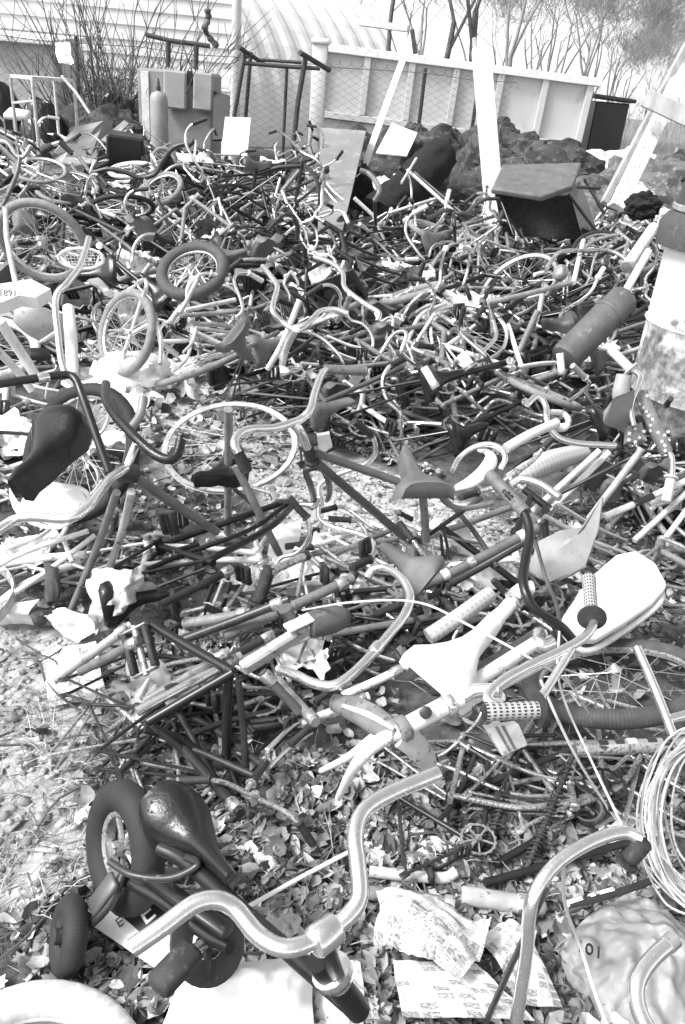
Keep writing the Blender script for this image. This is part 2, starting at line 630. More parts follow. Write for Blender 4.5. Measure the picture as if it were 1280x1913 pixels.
def blob(mb, c, rx, ry, rz, amp=0.25, freq=3.0, seed=0, rot=None, n=14, m=9, sharp=False, base=None):
    """lumpy closed body"""
    c = V(c)
    M = rot if rot is not None else Matrix.Identity(3)
    vs, fs = [], []
    for i in range(m + 1):
        ph = math.pi * i / m
        for j in range(n):
            th = 2 * math.pi * j / n
            d = V((math.sin(ph) * math.cos(th), math.sin(ph) * math.sin(th), math.cos(ph)))
            q = d * freq + V((seed * 5.1, seed * 2.3, seed))
            h = noise.noise(q) + 0.5 * noise.noise(q * 2.1)
            if sharp:
                h = round(h * 3) / 3 * 0.6 + h * 0.4
            k = 1 + amp * h
            p = c + M @ V((d.x * rx * k, d.y * ry * k, d.z * rz * k))
            if base is not None and p.z < base:
                p.z = base
            vs.append(p)
    for i in range(m):
        for j in range(n):
            fs.append([i * n + j, (i + 1) * n + j, (i + 1) * n + (j + 1) % n, i * n + (j + 1) % n])
    mb.add(vs, fs)
    return mb
def saddle(mb, M, L=0.26, wide=0.105, nose=0.025, deep=0.05, crown=0.02, dip=0.012, ns=12, nc=10, prof=None):
    """saddle body; local x from rear (0) to nose (L), z up, M a 4x4"""
    prof = prof or ((0.0, 0.72), (0.05, 0.93), (0.14, 1.0), (0.26, 0.9), (0.4, 0.6), (0.52, 0.38), (0.68, 0.28), (0.85, 0.25), (0.95, 0.22), (1.0, 0.12))
    vs, fs = [], []
    rows = len(prof)
    for (t, w) in prof:
        hw = max(nose * 0.5, wide * w)
        e = 1.0
        if t < 0.05 or t > 0.97:
            e = 0.72
        top = dip * math.cos(t * 2 * math.pi) * 0.8 + (0.012 if t < 0.15 else 0)
        row = []
        top += .004 * math.sin(t * 17 + L * 90)
        for i in range(nc + 1):
            s = 2 * i / nc - 1
            ang = s * 1.25
            y = hw * math.sin(ang) / math.sin(1.25)
            z = top + crown * (math.cos(ang) - 1) * 1.0 - deep * abs(s) ** 5 * e
            row.append(M @ V((t * L, y, z)))
        z = top - deep * e
        row.append(M @ V((t * L, hw * 0.85, z - 0.004)))
        row.append(M @ V((t * L, -hw * 0.85, z - 0.004)))
        vs += row
    w_ = nc + 3
    for i in range(rows - 1):
        for j in range(w_):
            fs.append([i * w_ + j, i * w_ + (j + 1) % w_, (i + 1) * w_ + (j + 1) % w_, (i + 1) * w_ + j])
    fs.append(list(range(w_))[::-1])
    fs.append([(rows - 1) * w_ + j for j in range(w_)])
    mb.add(vs, fs)
    return mb
def letters(mb, text, M, size, depth=0.0008):
    """solid lettering; M a 4x4 whose xy plane carries the writing"""
    cu = bpy.data.curves.new('lettering', 'FONT')
    cu.body = text
    cu.size = size
    cu.extrude = depth
    cu.resolution_u = 3
    ob = bpy.data.objects.new('lettering', cu)
    COL.objects.link(ob)
    dg = bpy.context.evaluated_depsgraph_get()
    me = bpy.data.meshes.new_from_object(ob.evaluated_get(dg))
    k = len(mb.v)
    mb.v += [M @ v.co for v in me.vertices]
    for p in me.polygons:
        mb.f.append([i + k for i in p.vertices])
    bpy.data.objects.remove(ob)
    bpy.data.curves.remove(cu)
    bpy.data.meshes.remove(me)
    return mb
def mat4(M3, loc):
    m = M3.to_4x4()
    m.translation = V(loc)
    return m
def ellipse_normal(p, alpha, q, sign=1):
    """normal of a disc at p seen as an ellipse: major axis at alpha degrees in the picture, minor/major = q"""
    v = (V(p) - CAMP).normalized()
    a = R(alpha + 90)
    m = RT * math.cos(a) + UP * math.sin(a)
    m = (m - v * m.dot(v)).normalized()
    return (-v * q + m * (sign * math.sqrt(max(0, 1 - q * q)))).normalized()
def inpoly(x, y, poly):
    c = False
    n = len(poly)
    for i in range(n):
        x1, y1 = poly[i][0], poly[i][1]
        x2, y2 = poly[i - 1][0], poly[i - 1][1]
        if (y1 > y) != (y2 > y) and x < (x2 - x1) * (y - y1) / (y2 - y1) + x1:
            c = not c
    return c
def sample(poly, n, rg, minq=None):
    xs = [p[0] for p in poly]
    ys = [p[1] for p in poly]
    out = []
    while len(out) < n:
        x, y = rg.uniform(min(xs), max(xs)), rg.uniform(min(ys), max(ys))
        if inpoly(x, y, poly):
            out.append((x, y))
    return out
# ================================================================= THE SETTING
def gpoly(pts):
    return [(p.x, p.y) for p in (W(a, b, 0) for a, b in pts)]
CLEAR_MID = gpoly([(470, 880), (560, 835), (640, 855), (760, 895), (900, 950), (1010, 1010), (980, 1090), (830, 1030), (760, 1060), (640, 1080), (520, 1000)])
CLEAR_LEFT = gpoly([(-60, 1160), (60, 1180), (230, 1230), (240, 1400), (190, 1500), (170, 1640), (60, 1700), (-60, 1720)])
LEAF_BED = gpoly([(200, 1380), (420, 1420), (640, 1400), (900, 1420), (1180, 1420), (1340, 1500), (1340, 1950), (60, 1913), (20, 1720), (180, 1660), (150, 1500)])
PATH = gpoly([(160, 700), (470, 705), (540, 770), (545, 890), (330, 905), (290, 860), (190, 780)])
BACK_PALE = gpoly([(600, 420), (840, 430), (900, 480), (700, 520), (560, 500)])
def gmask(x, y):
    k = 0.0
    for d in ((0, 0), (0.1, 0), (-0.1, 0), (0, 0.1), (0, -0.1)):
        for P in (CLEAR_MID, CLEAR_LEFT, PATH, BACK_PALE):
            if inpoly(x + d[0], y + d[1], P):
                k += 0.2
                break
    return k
def gz(x, y):
    return 0.018 * noise.noise(V((x * 2.2, y * 2.2, 0))) + 0.01 * noise.noise(V((x * 7, y * 7, 3)))
def lines(a, b, st, far):
    out = [a - far * f for f in (1, 0.45, 0.2, 0.08, 0.03, 0.01)]
    n = int((b - a) / st)
    out += [a + (b - a) * i / n for i in range(n + 1)]
    out += [b + far * f for f in (0.01, 0.03, 0.08, 0.2, 0.45, 1)]
    return out
xs = lines(-5, 6, 0.09, 500)
ys = lines(-0.3, 12, 0.09, 500)
gm = MB()
gv = [V((x, y, gz(x, y) if (-5.1 < x < 6.1 and -0.4 < y < 12.1) else 0)) for y in ys for x in xs]
nxs = len(xs)
gm.add(gv, [[j * nxs + i, j * nxs + i + 1, (j + 1) * nxs + i + 1, (j + 1) * nxs + i] for j in range(len(ys) - 1) for i in range(nxs - 1)])
m, nt, N, L, b = newmat('ground')
geo = N.new('ShaderNodeNewGeometry')
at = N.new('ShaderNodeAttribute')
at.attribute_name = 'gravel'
n1 = nz(nt, 7, 6, geo.outputs['Position'], 0.7)
vo = N.new('ShaderNodeTexVoronoi')
vo.inputs['Scale'].default_value = 55
L.new(geo.outputs['Position'], vo.inputs['Vector'])
sp = N.new('ShaderNodeSeparateColor')
L.new(vo.outputs['Color'], sp.inputs[0])
r1 = ramp(nt, 0, 1, 0.3, 0.58)
L.new(sp.outputs[0], r1.inputs[0])
r2 = ramp(nt, 0.3, 0.72, 0.55, 1.3)
L.new(n1.outputs[0], r2.inputs[0])
grav = mth(nt, 'MULTIPLY', r1.outputs[0], r2.outputs[0])
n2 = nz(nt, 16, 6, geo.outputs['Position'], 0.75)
r3 = ramp(nt, 0.32, 0.7, 0.03, 0.16)  # dark soil; the shade under the heaps is put into this colour
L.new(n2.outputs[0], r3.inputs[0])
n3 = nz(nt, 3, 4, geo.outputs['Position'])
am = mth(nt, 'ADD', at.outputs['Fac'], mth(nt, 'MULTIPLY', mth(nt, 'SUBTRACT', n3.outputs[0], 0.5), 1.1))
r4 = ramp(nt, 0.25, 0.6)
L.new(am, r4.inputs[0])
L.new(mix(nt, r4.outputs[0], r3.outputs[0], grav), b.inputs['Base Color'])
b.inputs['Roughness'].default_value = 0.95
bp = N.new('ShaderNodeBump')
bp.inputs['Strength'].default_value = 0.8
bp.inputs['Distance'].default_value = 0.012
L.new(mth(nt, 'ADD', mth(nt, 'MULTIPLY', sp.outputs[0], 0.6), n2.outputs[0]), bp.inputs['Height'])
L.new(bp.outputs[0], b.inputs['Normal'])
MATS['ground'] = m
GROUND = bpy.data.meshes.new('ground')
GROUND.from_pydata([tuple(p) for p in gm.v], [], gm.f)
GROUND.polygons.foreach_set('use_smooth', [True] * len(GROUND.polygons))
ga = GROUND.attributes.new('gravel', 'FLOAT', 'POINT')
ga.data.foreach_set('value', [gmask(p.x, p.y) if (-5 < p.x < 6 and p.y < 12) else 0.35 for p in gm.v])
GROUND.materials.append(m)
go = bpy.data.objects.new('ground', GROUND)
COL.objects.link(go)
tag(go, 'bare ground of pale gravel and soil darkened for shade under the scrap', 'ground', kind='structure')

# ---------------------------------------------------------------- clapboard house
HY = 17.0
hx1 = Q(436, 110, HY).x
hx0 = hx1 - 13.0
house = thing('clapboard_house', 'white clapboard house wall behind the bare bush and the concrete vault', 'house', (hx0 + 6.5, HY, 0))
mb = MB()
zt = 0.0
i = 0
while zt < 5.0:
    h = 0.235
    jx = 0.0
    vs = [V((hx0, HY - 0.035, zt)), V((hx1 + jx, HY - 0.035, zt)), V((hx1 + jx, HY - 0.004, zt + h + 0.01)), V((hx0, HY - 0.004, zt + h + 0.01)),
          V((hx0, HY + 0.02, zt)), V((hx1, HY + 0.02, zt)), V((hx1, HY + 0.02, zt + h)), V((hx0, HY + 0.02, zt + h))]
    mb.add(vs, [[0, 1, 2, 3], [0, 4, 5, 1], [1, 5, 6, 2], [0, 3, 7, 4]])
    zt += h
    i += 1
mb.build('siding', 'siding', house, smooth=False)
mb = MB()
box(mb, ((hx0 + hx1) / 2, HY + 2.53, 2.5), (13, 5, 5.0))
mb.build('wall', 'siding', house, smooth=False)
mb = MB()
box(mb, (hx1 + 0.02, HY - 0.02, 2.5), (0.1, 0.1, 5.0), bev=0.01)
mb.build('corner_board', 'paint_white', house)
mb = MB()
mb.add([V((hx0 - .3, HY - .4, 5)), V((hx1 + .3, HY - .4, 5)), V((hx1 + .3, HY + 2.5, 6.8)), V((hx0 - .3, HY + 2.5, 6.8)), V((hx1 + .3, HY + 5.4, 5)), V((hx0 - .3, HY + 5.4, 5)),
        V((hx0 - .3, HY - .4, 4.9)), V((hx1 + .3, HY - .4, 4.9)), V((hx1 + .3, HY + 5.4, 4.9)), V((hx0 - .3, HY + 5.4, 4.9))],
       [[0, 1, 2, 3], [3, 2, 4, 5], [6, 9, 8, 7], [0, 6, 7, 1], [4, 8, 9, 5], [1, 7, 8, 4, 2], [0, 3, 5, 9, 6]])
mb.build('roof', 'shed_grey', house, smooth=False)
house.rotation_euler = (0, 0, R(7.2))          # its gable end runs away along the yard's edge
house.location = (hx1 - 6.45, HY - .81, 0)
# grey lean-to in front of the house, left
a, c = Q(-90, 70, 14.5), Q(97, 78, 14.5)
shed = thing('lean_to_shed', 'low grey shed against the clapboard house at the left edge', 'shed', ((a.x + c.x) / 2, 15.2, 0))
mb = MB()
box(mb, ((a.x + c.x) / 2, 15.2, c.z / 2), (c.x - a.x, 1.4, c.z), bev=0.01)
mb.build('wall', 'shed_grey', shed, smooth=False)
mb = MB()
box(mb, ((a.x + c.x) / 2, 15.15, c.z + 0.045), (c.x - a.x + 0.2, 1.7, 0.08), rotm(4), bev=0.01)
mb.build('roof', 'galvanised', shed, smooth=False)

# ---------------------------------------------------------------- arched metal hut
HUT_A = R(52)
hd = V((math.cos(HUT_A), math.sin(HUT_A), 0))
hn = V((hd.y, -hd.x, 0))
HR = 4.9
far_end = V((-2.7, 33.5, 0))
hutlen = 8.6
near_end = far_end - hd * hutlen
hut = thing('arched_metal_hut', 'white arched corrugated metal hut behind the fence and the container', 'hut', (far_end + near_end) / 2)
mb = MB()
NA, NL = 28, int(hutlen / 0.2)
vs, fs = [], []
for k in range(NL + 1):
    s = k * 0.2
    rr = HR + (0.05 if (k % 4) in (0, 1) else -0.01)
    for j in range(NA + 1):
        ph = math.pi * j / NA
        vs.append(near_end + hd * s + hn * (rr * math.cos(ph)) + V((0, 0, rr * math.sin(ph))))
for k in range(NL):
    for j in range(NA):
        fs.append([k * (NA + 1) + j, k * (NA + 1) + j + 1, (k + 1) * (NA + 1) + j + 1, (k + 1) * (NA + 1) + j])
mb.add(vs, fs)
mb.build('roof', 'galvanised', hut, smooth=False)
mb = MB()
for e in (near_end + hd * 0.05, far_end - hd * 0.05):
    mb.add([e + hn * ((HR - .05) * math.cos(math.pi * j / NA)) + V((0, 0, (HR - .05) * math.sin(math.pi * j / NA))) for j in range(NA + 1)], [list(range(NA + 1))])
mb.build('end_wall', 'siding', hut, smooth=False)

# ---------------------------------------------------------------- roll-off container
A, B_ = Q(598, 80, 17.0), Q(1112, 146, 17.0)      # the ground falls a little to the right
dirc = (B_ - A)
clen = dirc.length
dirc.normalize()
nb = V((0, 1, 0))
cup = dirc.cross(nb)
CM = Matrix((dirc, nb, cup)).transposed()
A0 = A - cup * 2.46
cont = thing('waste_container', 'long pale ribbed steel waste container behind the chain link fence', 'container', A0 + dirc * clen / 2 + nb * 1.15)
def cb(mb, s0, s1, d0, d1, z0, z1, bev=0.008):
    box(mb, A0 + dirc * (s0 + s1) / 2 + nb * (d0 + d1) / 2 + cup * ((z0 + z1) / 2), (s1 - s0, d1 - d0, z1 - z0), CM, bev)
mb = MB()
for (d0, d1) in ((0, 0.03), (2.27, 2.3)):
    cb(mb, 0.03, clen - 0.03, d0, d1, 0.35, 2.36, 0)
cb(mb, 0, 0.03, 0, 2.3, 0.35, 2.36, 0)
cb(mb, clen - 0.03, clen, 0, 2.3, 0.35, 2.36, 0)
cb(mb, 0.03, clen - 0.03, 0.03, 2.27, 0.35, 0.4, 0)
mb.build('shell', 'bin_pale', cont, smooth=False)
mb = MB()
cb(mb, -0.12, clen + 0.12, -0.13, 0.0, 2.33, 2.46)
cb(mb, -0.12, clen + 0.12, 2.3, 2.43, 2.33, 2.46)
cb(mb, -0.12, 0.0, 0.0, 2.3, 2.33, 2.46)
cb(mb, clen, clen + 0.12, 0, 2.3, 2.33, 2.46)
mb.build('top_rail', 'paint_white', cont, smooth=False)
for i in range(7):
    s = 0.02 + i * (clen - 0.14) / 6
    mb = MB()
    cb(mb, s, s + 0.12, -0.1, 0.0, 1.36, 2.33)
    mb.build('rib', 'bin_pale', cont, smooth=False)
mb = MB()
cb(mb, 0, clen, -0.1, 0.0, 1.24, 1.355)
mb.build('side_rail', 'bin_pale', cont, smooth=False)
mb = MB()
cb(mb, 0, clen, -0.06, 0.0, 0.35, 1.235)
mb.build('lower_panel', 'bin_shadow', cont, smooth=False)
mb = MB()
cb(mb, 0.1, clen - 0.1, 0.4, 0.6, 0.0, 0.35)
cb(mb, 0.1, clen - 0.1, 1.7, 1.9, 0.0, 0.35)
mb.build('skid', 'rust_dark', cont, smooth=False)
# pale gate post left of the container
p = Q(600, 75, 15.0)
t = thing('gate_post', 'thick pale square post at the left end of the container', 'post', (p.x, 15, 0))
mb = MB()
box(mb, (p.x, 15, p.z / 2 - 0.03), (0.24, 0.24, p.z - 0.06), bev=0.015)
mb.build('post', 'bin_pale', t)
mb = MB()
box(mb, (p.x, 15, p.z - 0.02), (0.3, 0.3, 0.08), bev=0.02)
mb.build('cap', 'paint_white', t)
# dark bin at the container's right end
a, c, e = Q(1112, 182, 18), Q(1186, 188, 18), Q(1097, 262, 18)
t = thing('dark_bin', 'black metal waste bin with overhanging lid right of the long container', 'bin', ((a.x + c.x) / 2, 18.2, 0))
mb = MB()
wv = c.x - a.x
box(mb, ((a.x + c.x) / 2 - .02, 18.3, a.z / 2 - 0.03), (wv - 0.12, .6, a.z - 0.06), bev=0.02)
mb.build('body', 'paint_black', t, smooth=False)
mb = MB()
box(mb, ((a.x + c.x) / 2, 18.3, a.z + 0.01), (wv + 0.05, .75, 0.07), rotm(0, 3), bev=0.015)
mb.build('lid', 'paint_dark', t, smooth=False)

# ---------------------------------------------------------------- bare trees
def branch(mb, p, d, r, ln, depth, rg, minr):
    n = 4
    pts, rad = [p], [r]
    q = p.copy()
    dd = d.copy()
    for i in range(n):
        dd = (dd + V((rg.uniform(-1, 1), rg.uniform(-1, 1), rg.uniform(-.5, .9))) * 0.12).normalized()
        q = q + dd * (ln / n)
        pts.append(q.copy())
        rad.append(max(minr, r * (1 - 0.45 * (i + 1) / n)))
    tube(mb, pts, rad, 7 if depth > 4 else (4 if depth > 2 else 3), k=2 if depth > 3 else 1, cap=False)
    if depth <= 0:
        return
    kids = rg.choice((2, 3, 3))
    for c in range(kids):
        i = rg.choice((2, 3, 4)) if c else 4
        ax = V((rg.uniform(-1, 1), rg.uniform(-1, 1), rg.uniform(-.3, .6))).normalized()
        nd = (dd * 0.9 + ax * rg.uniform(0.5, 0.85)).normalized()
        branch(mb, pts[i], nd, max(minr, rad[i] * rg.uniform(.42, .7)), ln * rg.uniform(.62, .85), depth - 1, rg, minr)
def make_tree(seed, H, r, depth, mat, minr, fork=3):
    rg = random.Random(seed)
    t = thing('bare_tree', None, 'tree', (0, 0, 0), 'bare trees beyond the yard', local=True)
    mb = MB()
    pts = [V((0, 0, -0.2))]
    d = V((rg.uniform(-.1, .1), rg.uniform(-.1, .1), 1)).normalized()
    for i in range(5):
        d = (d + V((rg.uniform(-1, 1), rg.uniform(-1, 1), 0)) * 0.06).normalized()
        pts.append(pts[-1] + d * H * 0.07)
    tube(mb, pts, [r * (1.25 - 0.1 * i) for i in range(6)], 9, k=3)
    mb.build('trunk', mat, t)
    mb = MB()
    for c in range(fork):
        a = 2 * math.pi * c / fork + rg.uniform(-.5, .5)
        branch(mb, pts[-1 - (c % 2)], V((math.cos(a) * .36, math.sin(a) * .36, 1)).normalized(), r * .55, H * 0.27, depth, rg, minr)
    mb.build('crown', mat, t)
    return t
tp = [make_tree(3, 12, 0.11, 7, 'bark', 0.006, 2), make_tree(8, 10, 0.12, 7, 'bark_hazed', 0.007), make_tree(21, 11, 0.13, 7, 'bark_hazed', 0.008, 4)]
for t in tp:
    freeze(t)
used = set()
def put_tree(k, px, py, Y, s, rz, label):
    o = tp[k] if k not in used else copy_tree(tp[k])
    used.add(k)
    p = Q(px, py, Y)
    o.location = (p.x, Y, 0)
    o.scale = (s, s, s)
    o.rotation_euler = (0, 0, R(rz))
    o['label'] = label
put_tree(0, 893, 160, 21, 0.85, 20, 'dark bare tree with forked limbs rising right behind the leaning white post')
put_tree(0, 822, 100, 27, 0.9, 140, 'bare tree with a straight dark trunk left of the leaning white post')
put_tree(0, 722, 80, 27, 0.8, 250, 'bare tree with dark twin limbs above the leaning pale pole')
put_tree(1, 962, 170, 30, 0.9, 60, 'slim bare tree over the middle of the long container')
put_tree(1, 770, 90, 44, 1.0, 200, 'far pale bare tree between the pale pole and the straight trunk')
put_tree(2, 1090, 200, 40, 0.8, 10, 'twiggy bare tree above the right end of the long container')
put_tree(1, 1135, 200, 34, 0.6, 300, 'small bare tree just above the black bin')
put_tree(2, 1020, 190, 52, 0.9, 80, 'far twiggy tree behind the right half of the container')
put_tree(1, 660, 60, 48, 0.9, 120, 'far bare tree showing over the curved roof of the metal hut')
put_tree(2, 1200, 220, 60, 0.6, 190, 'low far bare tree at the right end of the tree line')
put_tree(1, 1170, 215, 48, 0.62, 20, 'pale bare tree right of the black bin in the far tree line')
put_tree(2, 930, 170, 60, 0.85, 320, 'distant bare tree behind the leaning white post')
for k_, (px, Y, s_, rz, lb) in enumerate(((1055, 36, .75, 33, 'bare tree over the last panel of the long container'), (1112, 55, .8, 77, 'hazy bare tree standing behind the black bin'), (1225, 44, .5, 111, 'low hazy bare tree at the head of the pale timber'),
        (985, 46, .8, 150, 'hazy bare tree seen two panels right of the white post'), (860, 50, .9, 205, 'hazy bare tree between the straight trunk and the white post'), (745, 55, .9, 260, 'hazy bare tree at the head of the leaning pale pole'), (1150, 62, .75, 300, 'hindmost hazy tree right of the black bin'))):
    put_tree(1 + k_ % 2, px, 170, Y, s_, rz, lb)
# far scrub: reads as one twiggy mass
rg = random.Random(5)
mb = MB()
for i in range(450):
    x, y = rg.uniform(4, 36), rg.uniform(48, 75)
    h = rg.uniform(1.2, 3.4)
    p0 = V((x, y, 0))
    d = V((rg.uniform(-.3, .3), rg.uniform(-.3, .3), 1))
    p1 = p0 + d * h * 0.5
    p2 = p1 + (d + V((rg.uniform(-.4, .4), rg.uniform(-.4, .4), 0))) * h * 0.5
    tube(mb, [p0, p1, p2], [0.03, 0.02, 0.01], 3, cap=False)
    for k in range(4):
        q = p1.lerp(p2, rg.uniform(0, .9))
        tube(mb, [q, q + V((rg.uniform(-1, 1), rg.uniform(-1, 1), rg.uniform(.2, 1.2))) * h * .2], [0.015, 0.008], 3, cap=False)
o = mb.build('brushwood', 'bark_hazed')
tag(o, 'grey tangle of bare brushwood at the far edge of the yard', 'brushwood', kind='stuff')

# ---------------------------------------------------------------- chain link fence
FP = [Q(-120, 60, 12.4), Q(240, 80, 12.6), Q(430, 118, 12.8), Q(640, 140, 13.0), Q(800, 165, 13.2), Q(930, 186, 13.4), Q(1080, 205, 13.6)]
fx0, fx1 = FP[0].x, Q(960, 190, 13.4).x
def fy(x):
    return 12.4 + (x - fx0) * (13.4 - 12.4) / (fx1 - fx0)
FH = 1.93
fence = thing('chain_link_fence', 'sagging chain link fence running across the back of the yard', 'fence', (0, 12.9, 0))
mb = MB()
cw = 0.085
nwire = int((fx1 - fx0) / cw)
for i in range(nwire):
    x = fx0 + i * cw
    pts = []
    nseg = int(FH / (cw * 0.55))
    for k in range(nseg + 1):
        xx = x + (cw * .49 if (k + i) % 2 else -cw * .49)
        z = 0.02 + k * cw * 0.55
        sag = 0.05 * math.sin(xx * 1.3) * (z / FH) + 0.03 * math.sin(z * 3 + xx)
        pts.append(V((xx, fy(xx) + sag + (0.004 if (k + i) % 2 else -0.004), z)))
    top = pts[-1]
    pts.append(top + V((0.01, 0, 0.045)))
    tube(mb, pts, 0.0042, 3, cap=False)
mb.build('mesh', 'wire', fence, smooth=False)
for x in (-6.5, -4.3, -2.0, 0.62, 1.42, 2.15, 3.4):
    if x > fx1:
        continue
    mb = MB()
    lean = rnd.uniform(-.1, .16)
    tube(mb, [V((x, fy(x) + .05, 0)), V((x + lean * .5, fy(x) + .05, 1.0)), V((x + lean, fy(x) + .06, 1.98))], 0.028, 8)
    mb.build('post', 'rust_dark', fence)
mb = MB()
tube(mb, [V((fx0 + (fx1 - fx0) * i / 12, fy(fx0 + (fx1 - fx0) * i / 12) + .02, FH - .03 + .02 * math.sin(i * 2.1))) for i in range(13)], 0.006, 5)
mb.build('top_wire', 'wire', fence)

# ---------------------------------------------------------------- bare bush left
rg = random.Random(14)
base = Q(205, 200, 11.6)
base.z = 0
bush = thing('bare_bush', 'leafless many-stemmed bush left of the concrete vault', 'bush', base)
mb = MB()
mt = MB()
for i in range(56):
    a = rg.uniform(0, 6.28)
    sp_ = rg.uniform(0.02, 1.15)
    p = base + V((math.cos(a) * .25 * rg.random(), math.sin(a) * .2 * rg.random(), 0))
    d = V((math.cos(a) * sp_, math.sin(a) * sp_ * .6, 1)).normalized()
    pts, q = [p], p
    ln = rg.uniform(1.5, 2.9)
    for k in range(6):
        d = (d + V((rg.uniform(-1, 1), rg.uniform(-1, 1), .1)) * .19).normalized()
        q = q + d * ln / 6
        pts.append(q)
    tube(mb, pts, [0.022, 0.018, 0.015, 0.012, 0.009, 0.007, 0.004], 5, cap=False)
    for k in range(rg.randint(7, 12)):
        j = rg.randint(1, 5)
        q0 = pts[j].lerp(pts[j + 1], rg.random())
        e = (d * .7 + V((rg.uniform(-1, 1), rg.uniform(-1, 1), rg.uniform(-.1, .8))) * .75).normalized()
        l2 = rg.uniform(.25, .8)
        q1 = q0 + e * l2 * .5
        q2 = q1 + (e + V((rg.uniform(-.3, .3), rg.uniform(-.3, .3), .3))).normalized() * l2 * .5
        tube(mt, [q0, q1, q2], [0.006, 0.005, 0.003], 3, cap=False)
for i in range(700):
    a = rg.uniform(0, 6.28)
    q0 = base + V((math.cos(a) * .5 * rg.random(), math.sin(a) * .4 * rg.random(), rg.uniform(.2, 1.5)))
    e = V((rg.uniform(-1, 1), rg.uniform(-1, 1), rg.uniform(-.4, .8))).normalized() * rg.uniform(.1, .35)
    tube(mt, [q0, q0 + e * .5 + V((0, 0, .02)), q0 + e], [0.006, 0.005, 0.003], 3, cap=False)
mb.build('stems', 'twig', bush)
mt.build('twigs', 'twig', bush)

# ---------------------------------------------------------------- concrete vault, gas cylinder
VY = 10.6
a, c = Q(254, 128, VY), Q(397, 134, VY)
top = (a.z + c.z) / 2
vault = thing('concrete_vault', 'weathered upright concrete vault with two slabs hung on its front', 'vault', ((a.x + c.x) / 2, VY + .3, 0))
mb = MB()
box(mb, ((a.x + c.x) / 2, VY + .33, top / 2), (c.x - a.x, .6, top), rotm(0, 0, 0), bev=0.03)
mb.build('body', 'concrete', vault, smooth=False)
for (x0, y0, x1, y1) in ((305, 130, 349, 206), (361, 134, 398, 209)):
    p, q = Q(x0, y0, VY - .05), Q(x1, y1, VY - .05)
    mb = MB()
    box(mb, ((p.x + q.x) / 2, VY - .035, (p.z + q.z) / 2), (q.x - p.x, .09, p.z - q.z), rotm(-2, 1.5, 0), bev=0.02)
    mb.build('hung_slab', 'cardboard', vault, smooth=False)
mb = MB()
p, q = Q(350, 132, VY), Q(360, 158, VY)
box(mb, ((p.x + q.x) / 2, VY + .005, (p.z + q.z) / 2), (q.x - p.x, .05, p.z - q.z), bev=.005)
mb.build('notch', 'paint_black', vault, smooth=False)
mb = MB()
p, q = Q(262, 132, VY), Q(282, 300, VY)
box(mb, ((p.x + q.x) / 2, VY + .025, q.z / 2 + p.z / 2), (q.x - p.x, .03, p.z - q.z), bev=.005)
mb.build('whitewash_panel', 'paint_white', vault, smooth=False)
# T-bar on top of the vault
t = thing('pipe_trestle', 'rusty pipe crossbar on two short legs standing on the concrete vault', 'trestle', Q(340, 130, VY + .3))
mb = MB()
tube(mb, [Q(274, 65, VY + .3), Q(318, 76, VY + .3), Q(392, 86, VY + .3)], 0.026, 8)
mb.build('crossbar', 'rust_dark', t)
for (x0, y0, y1) in ((315, 76, 126), (367, 84, 130)):
    mb = MB()
    tube(mb, [Q(x0, y0, VY + .3), Q(x0 - 1, y1, VY + .3)], 0.03, 8)
    mb.build('leg', 'rust_dark', t)
mb = MB()
pts = [Q(387, 16, VY + .28), Q(390, 36, VY + .3), Q(383, 52, VY + .24), Q(390, 68, VY + .3), Q(407, 88, VY + .3)]
rr = []
sp2 = spline(pts, 8)
tube(mb, sp2, [0.032 + 0.007 * math.sin(i * 1.3) + .006 * math.sin(i * .5) for i in range(len(sp2))], 8)
tag(mb.build('twisted_root', 'bark'), 'thick twisted dark root hooked on the end of the pipe trestle', 'root')
CY = 10.1
c0 = Q(297, 200, CY)
topz = Q(297, 172, CY).z
t = thing('gas_cylinder', 'tall grey gas cylinder standing in front of the concrete vault', 'gas cylinder', (c0.x, CY, 0))
mb = MB()
rC = 0.1
lathe(mb, [(rC * .9, 0), (rC, .02), (rC, topz - .09), (rC * .93, topz - .045), (rC * .75, topz - .012), (rC * .4, topz), (rC * .26, topz + .01)], (c0.x, CY, 0), axis=(0, 0, 1), n=24)
mb.build('body', 'cylinder_grey', t)
mb = MB()
lathe(mb, [(.026, 0), (.026, .045), (.016, .05), (.016, .1), (.01, .105), (.01, .13)], (c0.x, CY, topz + .01), axis=(0, 0, 1), n=10)
mb.build('valve', 'rust_dark', t)

# ---------------------------------------------------------------- swing frame (A-frame trestle)
FY = 10.4
t = thing('pipe_trestle', 'tall rusty pipe frame with sloped top arms between vault and fence', 'frame', Q(500, 280, FY))
def pipe(pts, r=.024, m='rust_dark', name='pipe'):
    mb = MB()
    tube(mb, PP(pts), r, 8)
    return mb.build(name, m, t)
pipe([(458, 100, FY, 0), (438, 215, FY, 0), (418, 318, FY, 0)], name='leg')
pipe([(571, 108, FY, 0), (557, 190, FY, 0), (546, 290, FY, 0)], name='leg', r=.03)
pipe([(536, 128, FY + .5, 0), (528, 300, FY + .5, 0)], name='leg', r=.02)
pipe([(446, 88, FY - .1, 0), (495, 121, FY + .4, 0)], name='arm', r=.026)
pipe([(560, 98, FY - .1, 0), (615, 131, FY + .4, 0)], name='arm', r=.03)
pipe([(457, 118, FY, 0), (530, 124, FY, 0), (598, 128, FY, 0)], name='crossbar', r=.022)
pipe([(490, 112, FY + .3, 0), (563, 117, FY + .3, 0)], name='crossbar', r=.018)
pipe([(460, 108, FY, 0), (470, 103, FY + .1, 0)], name='brace', r=.012)

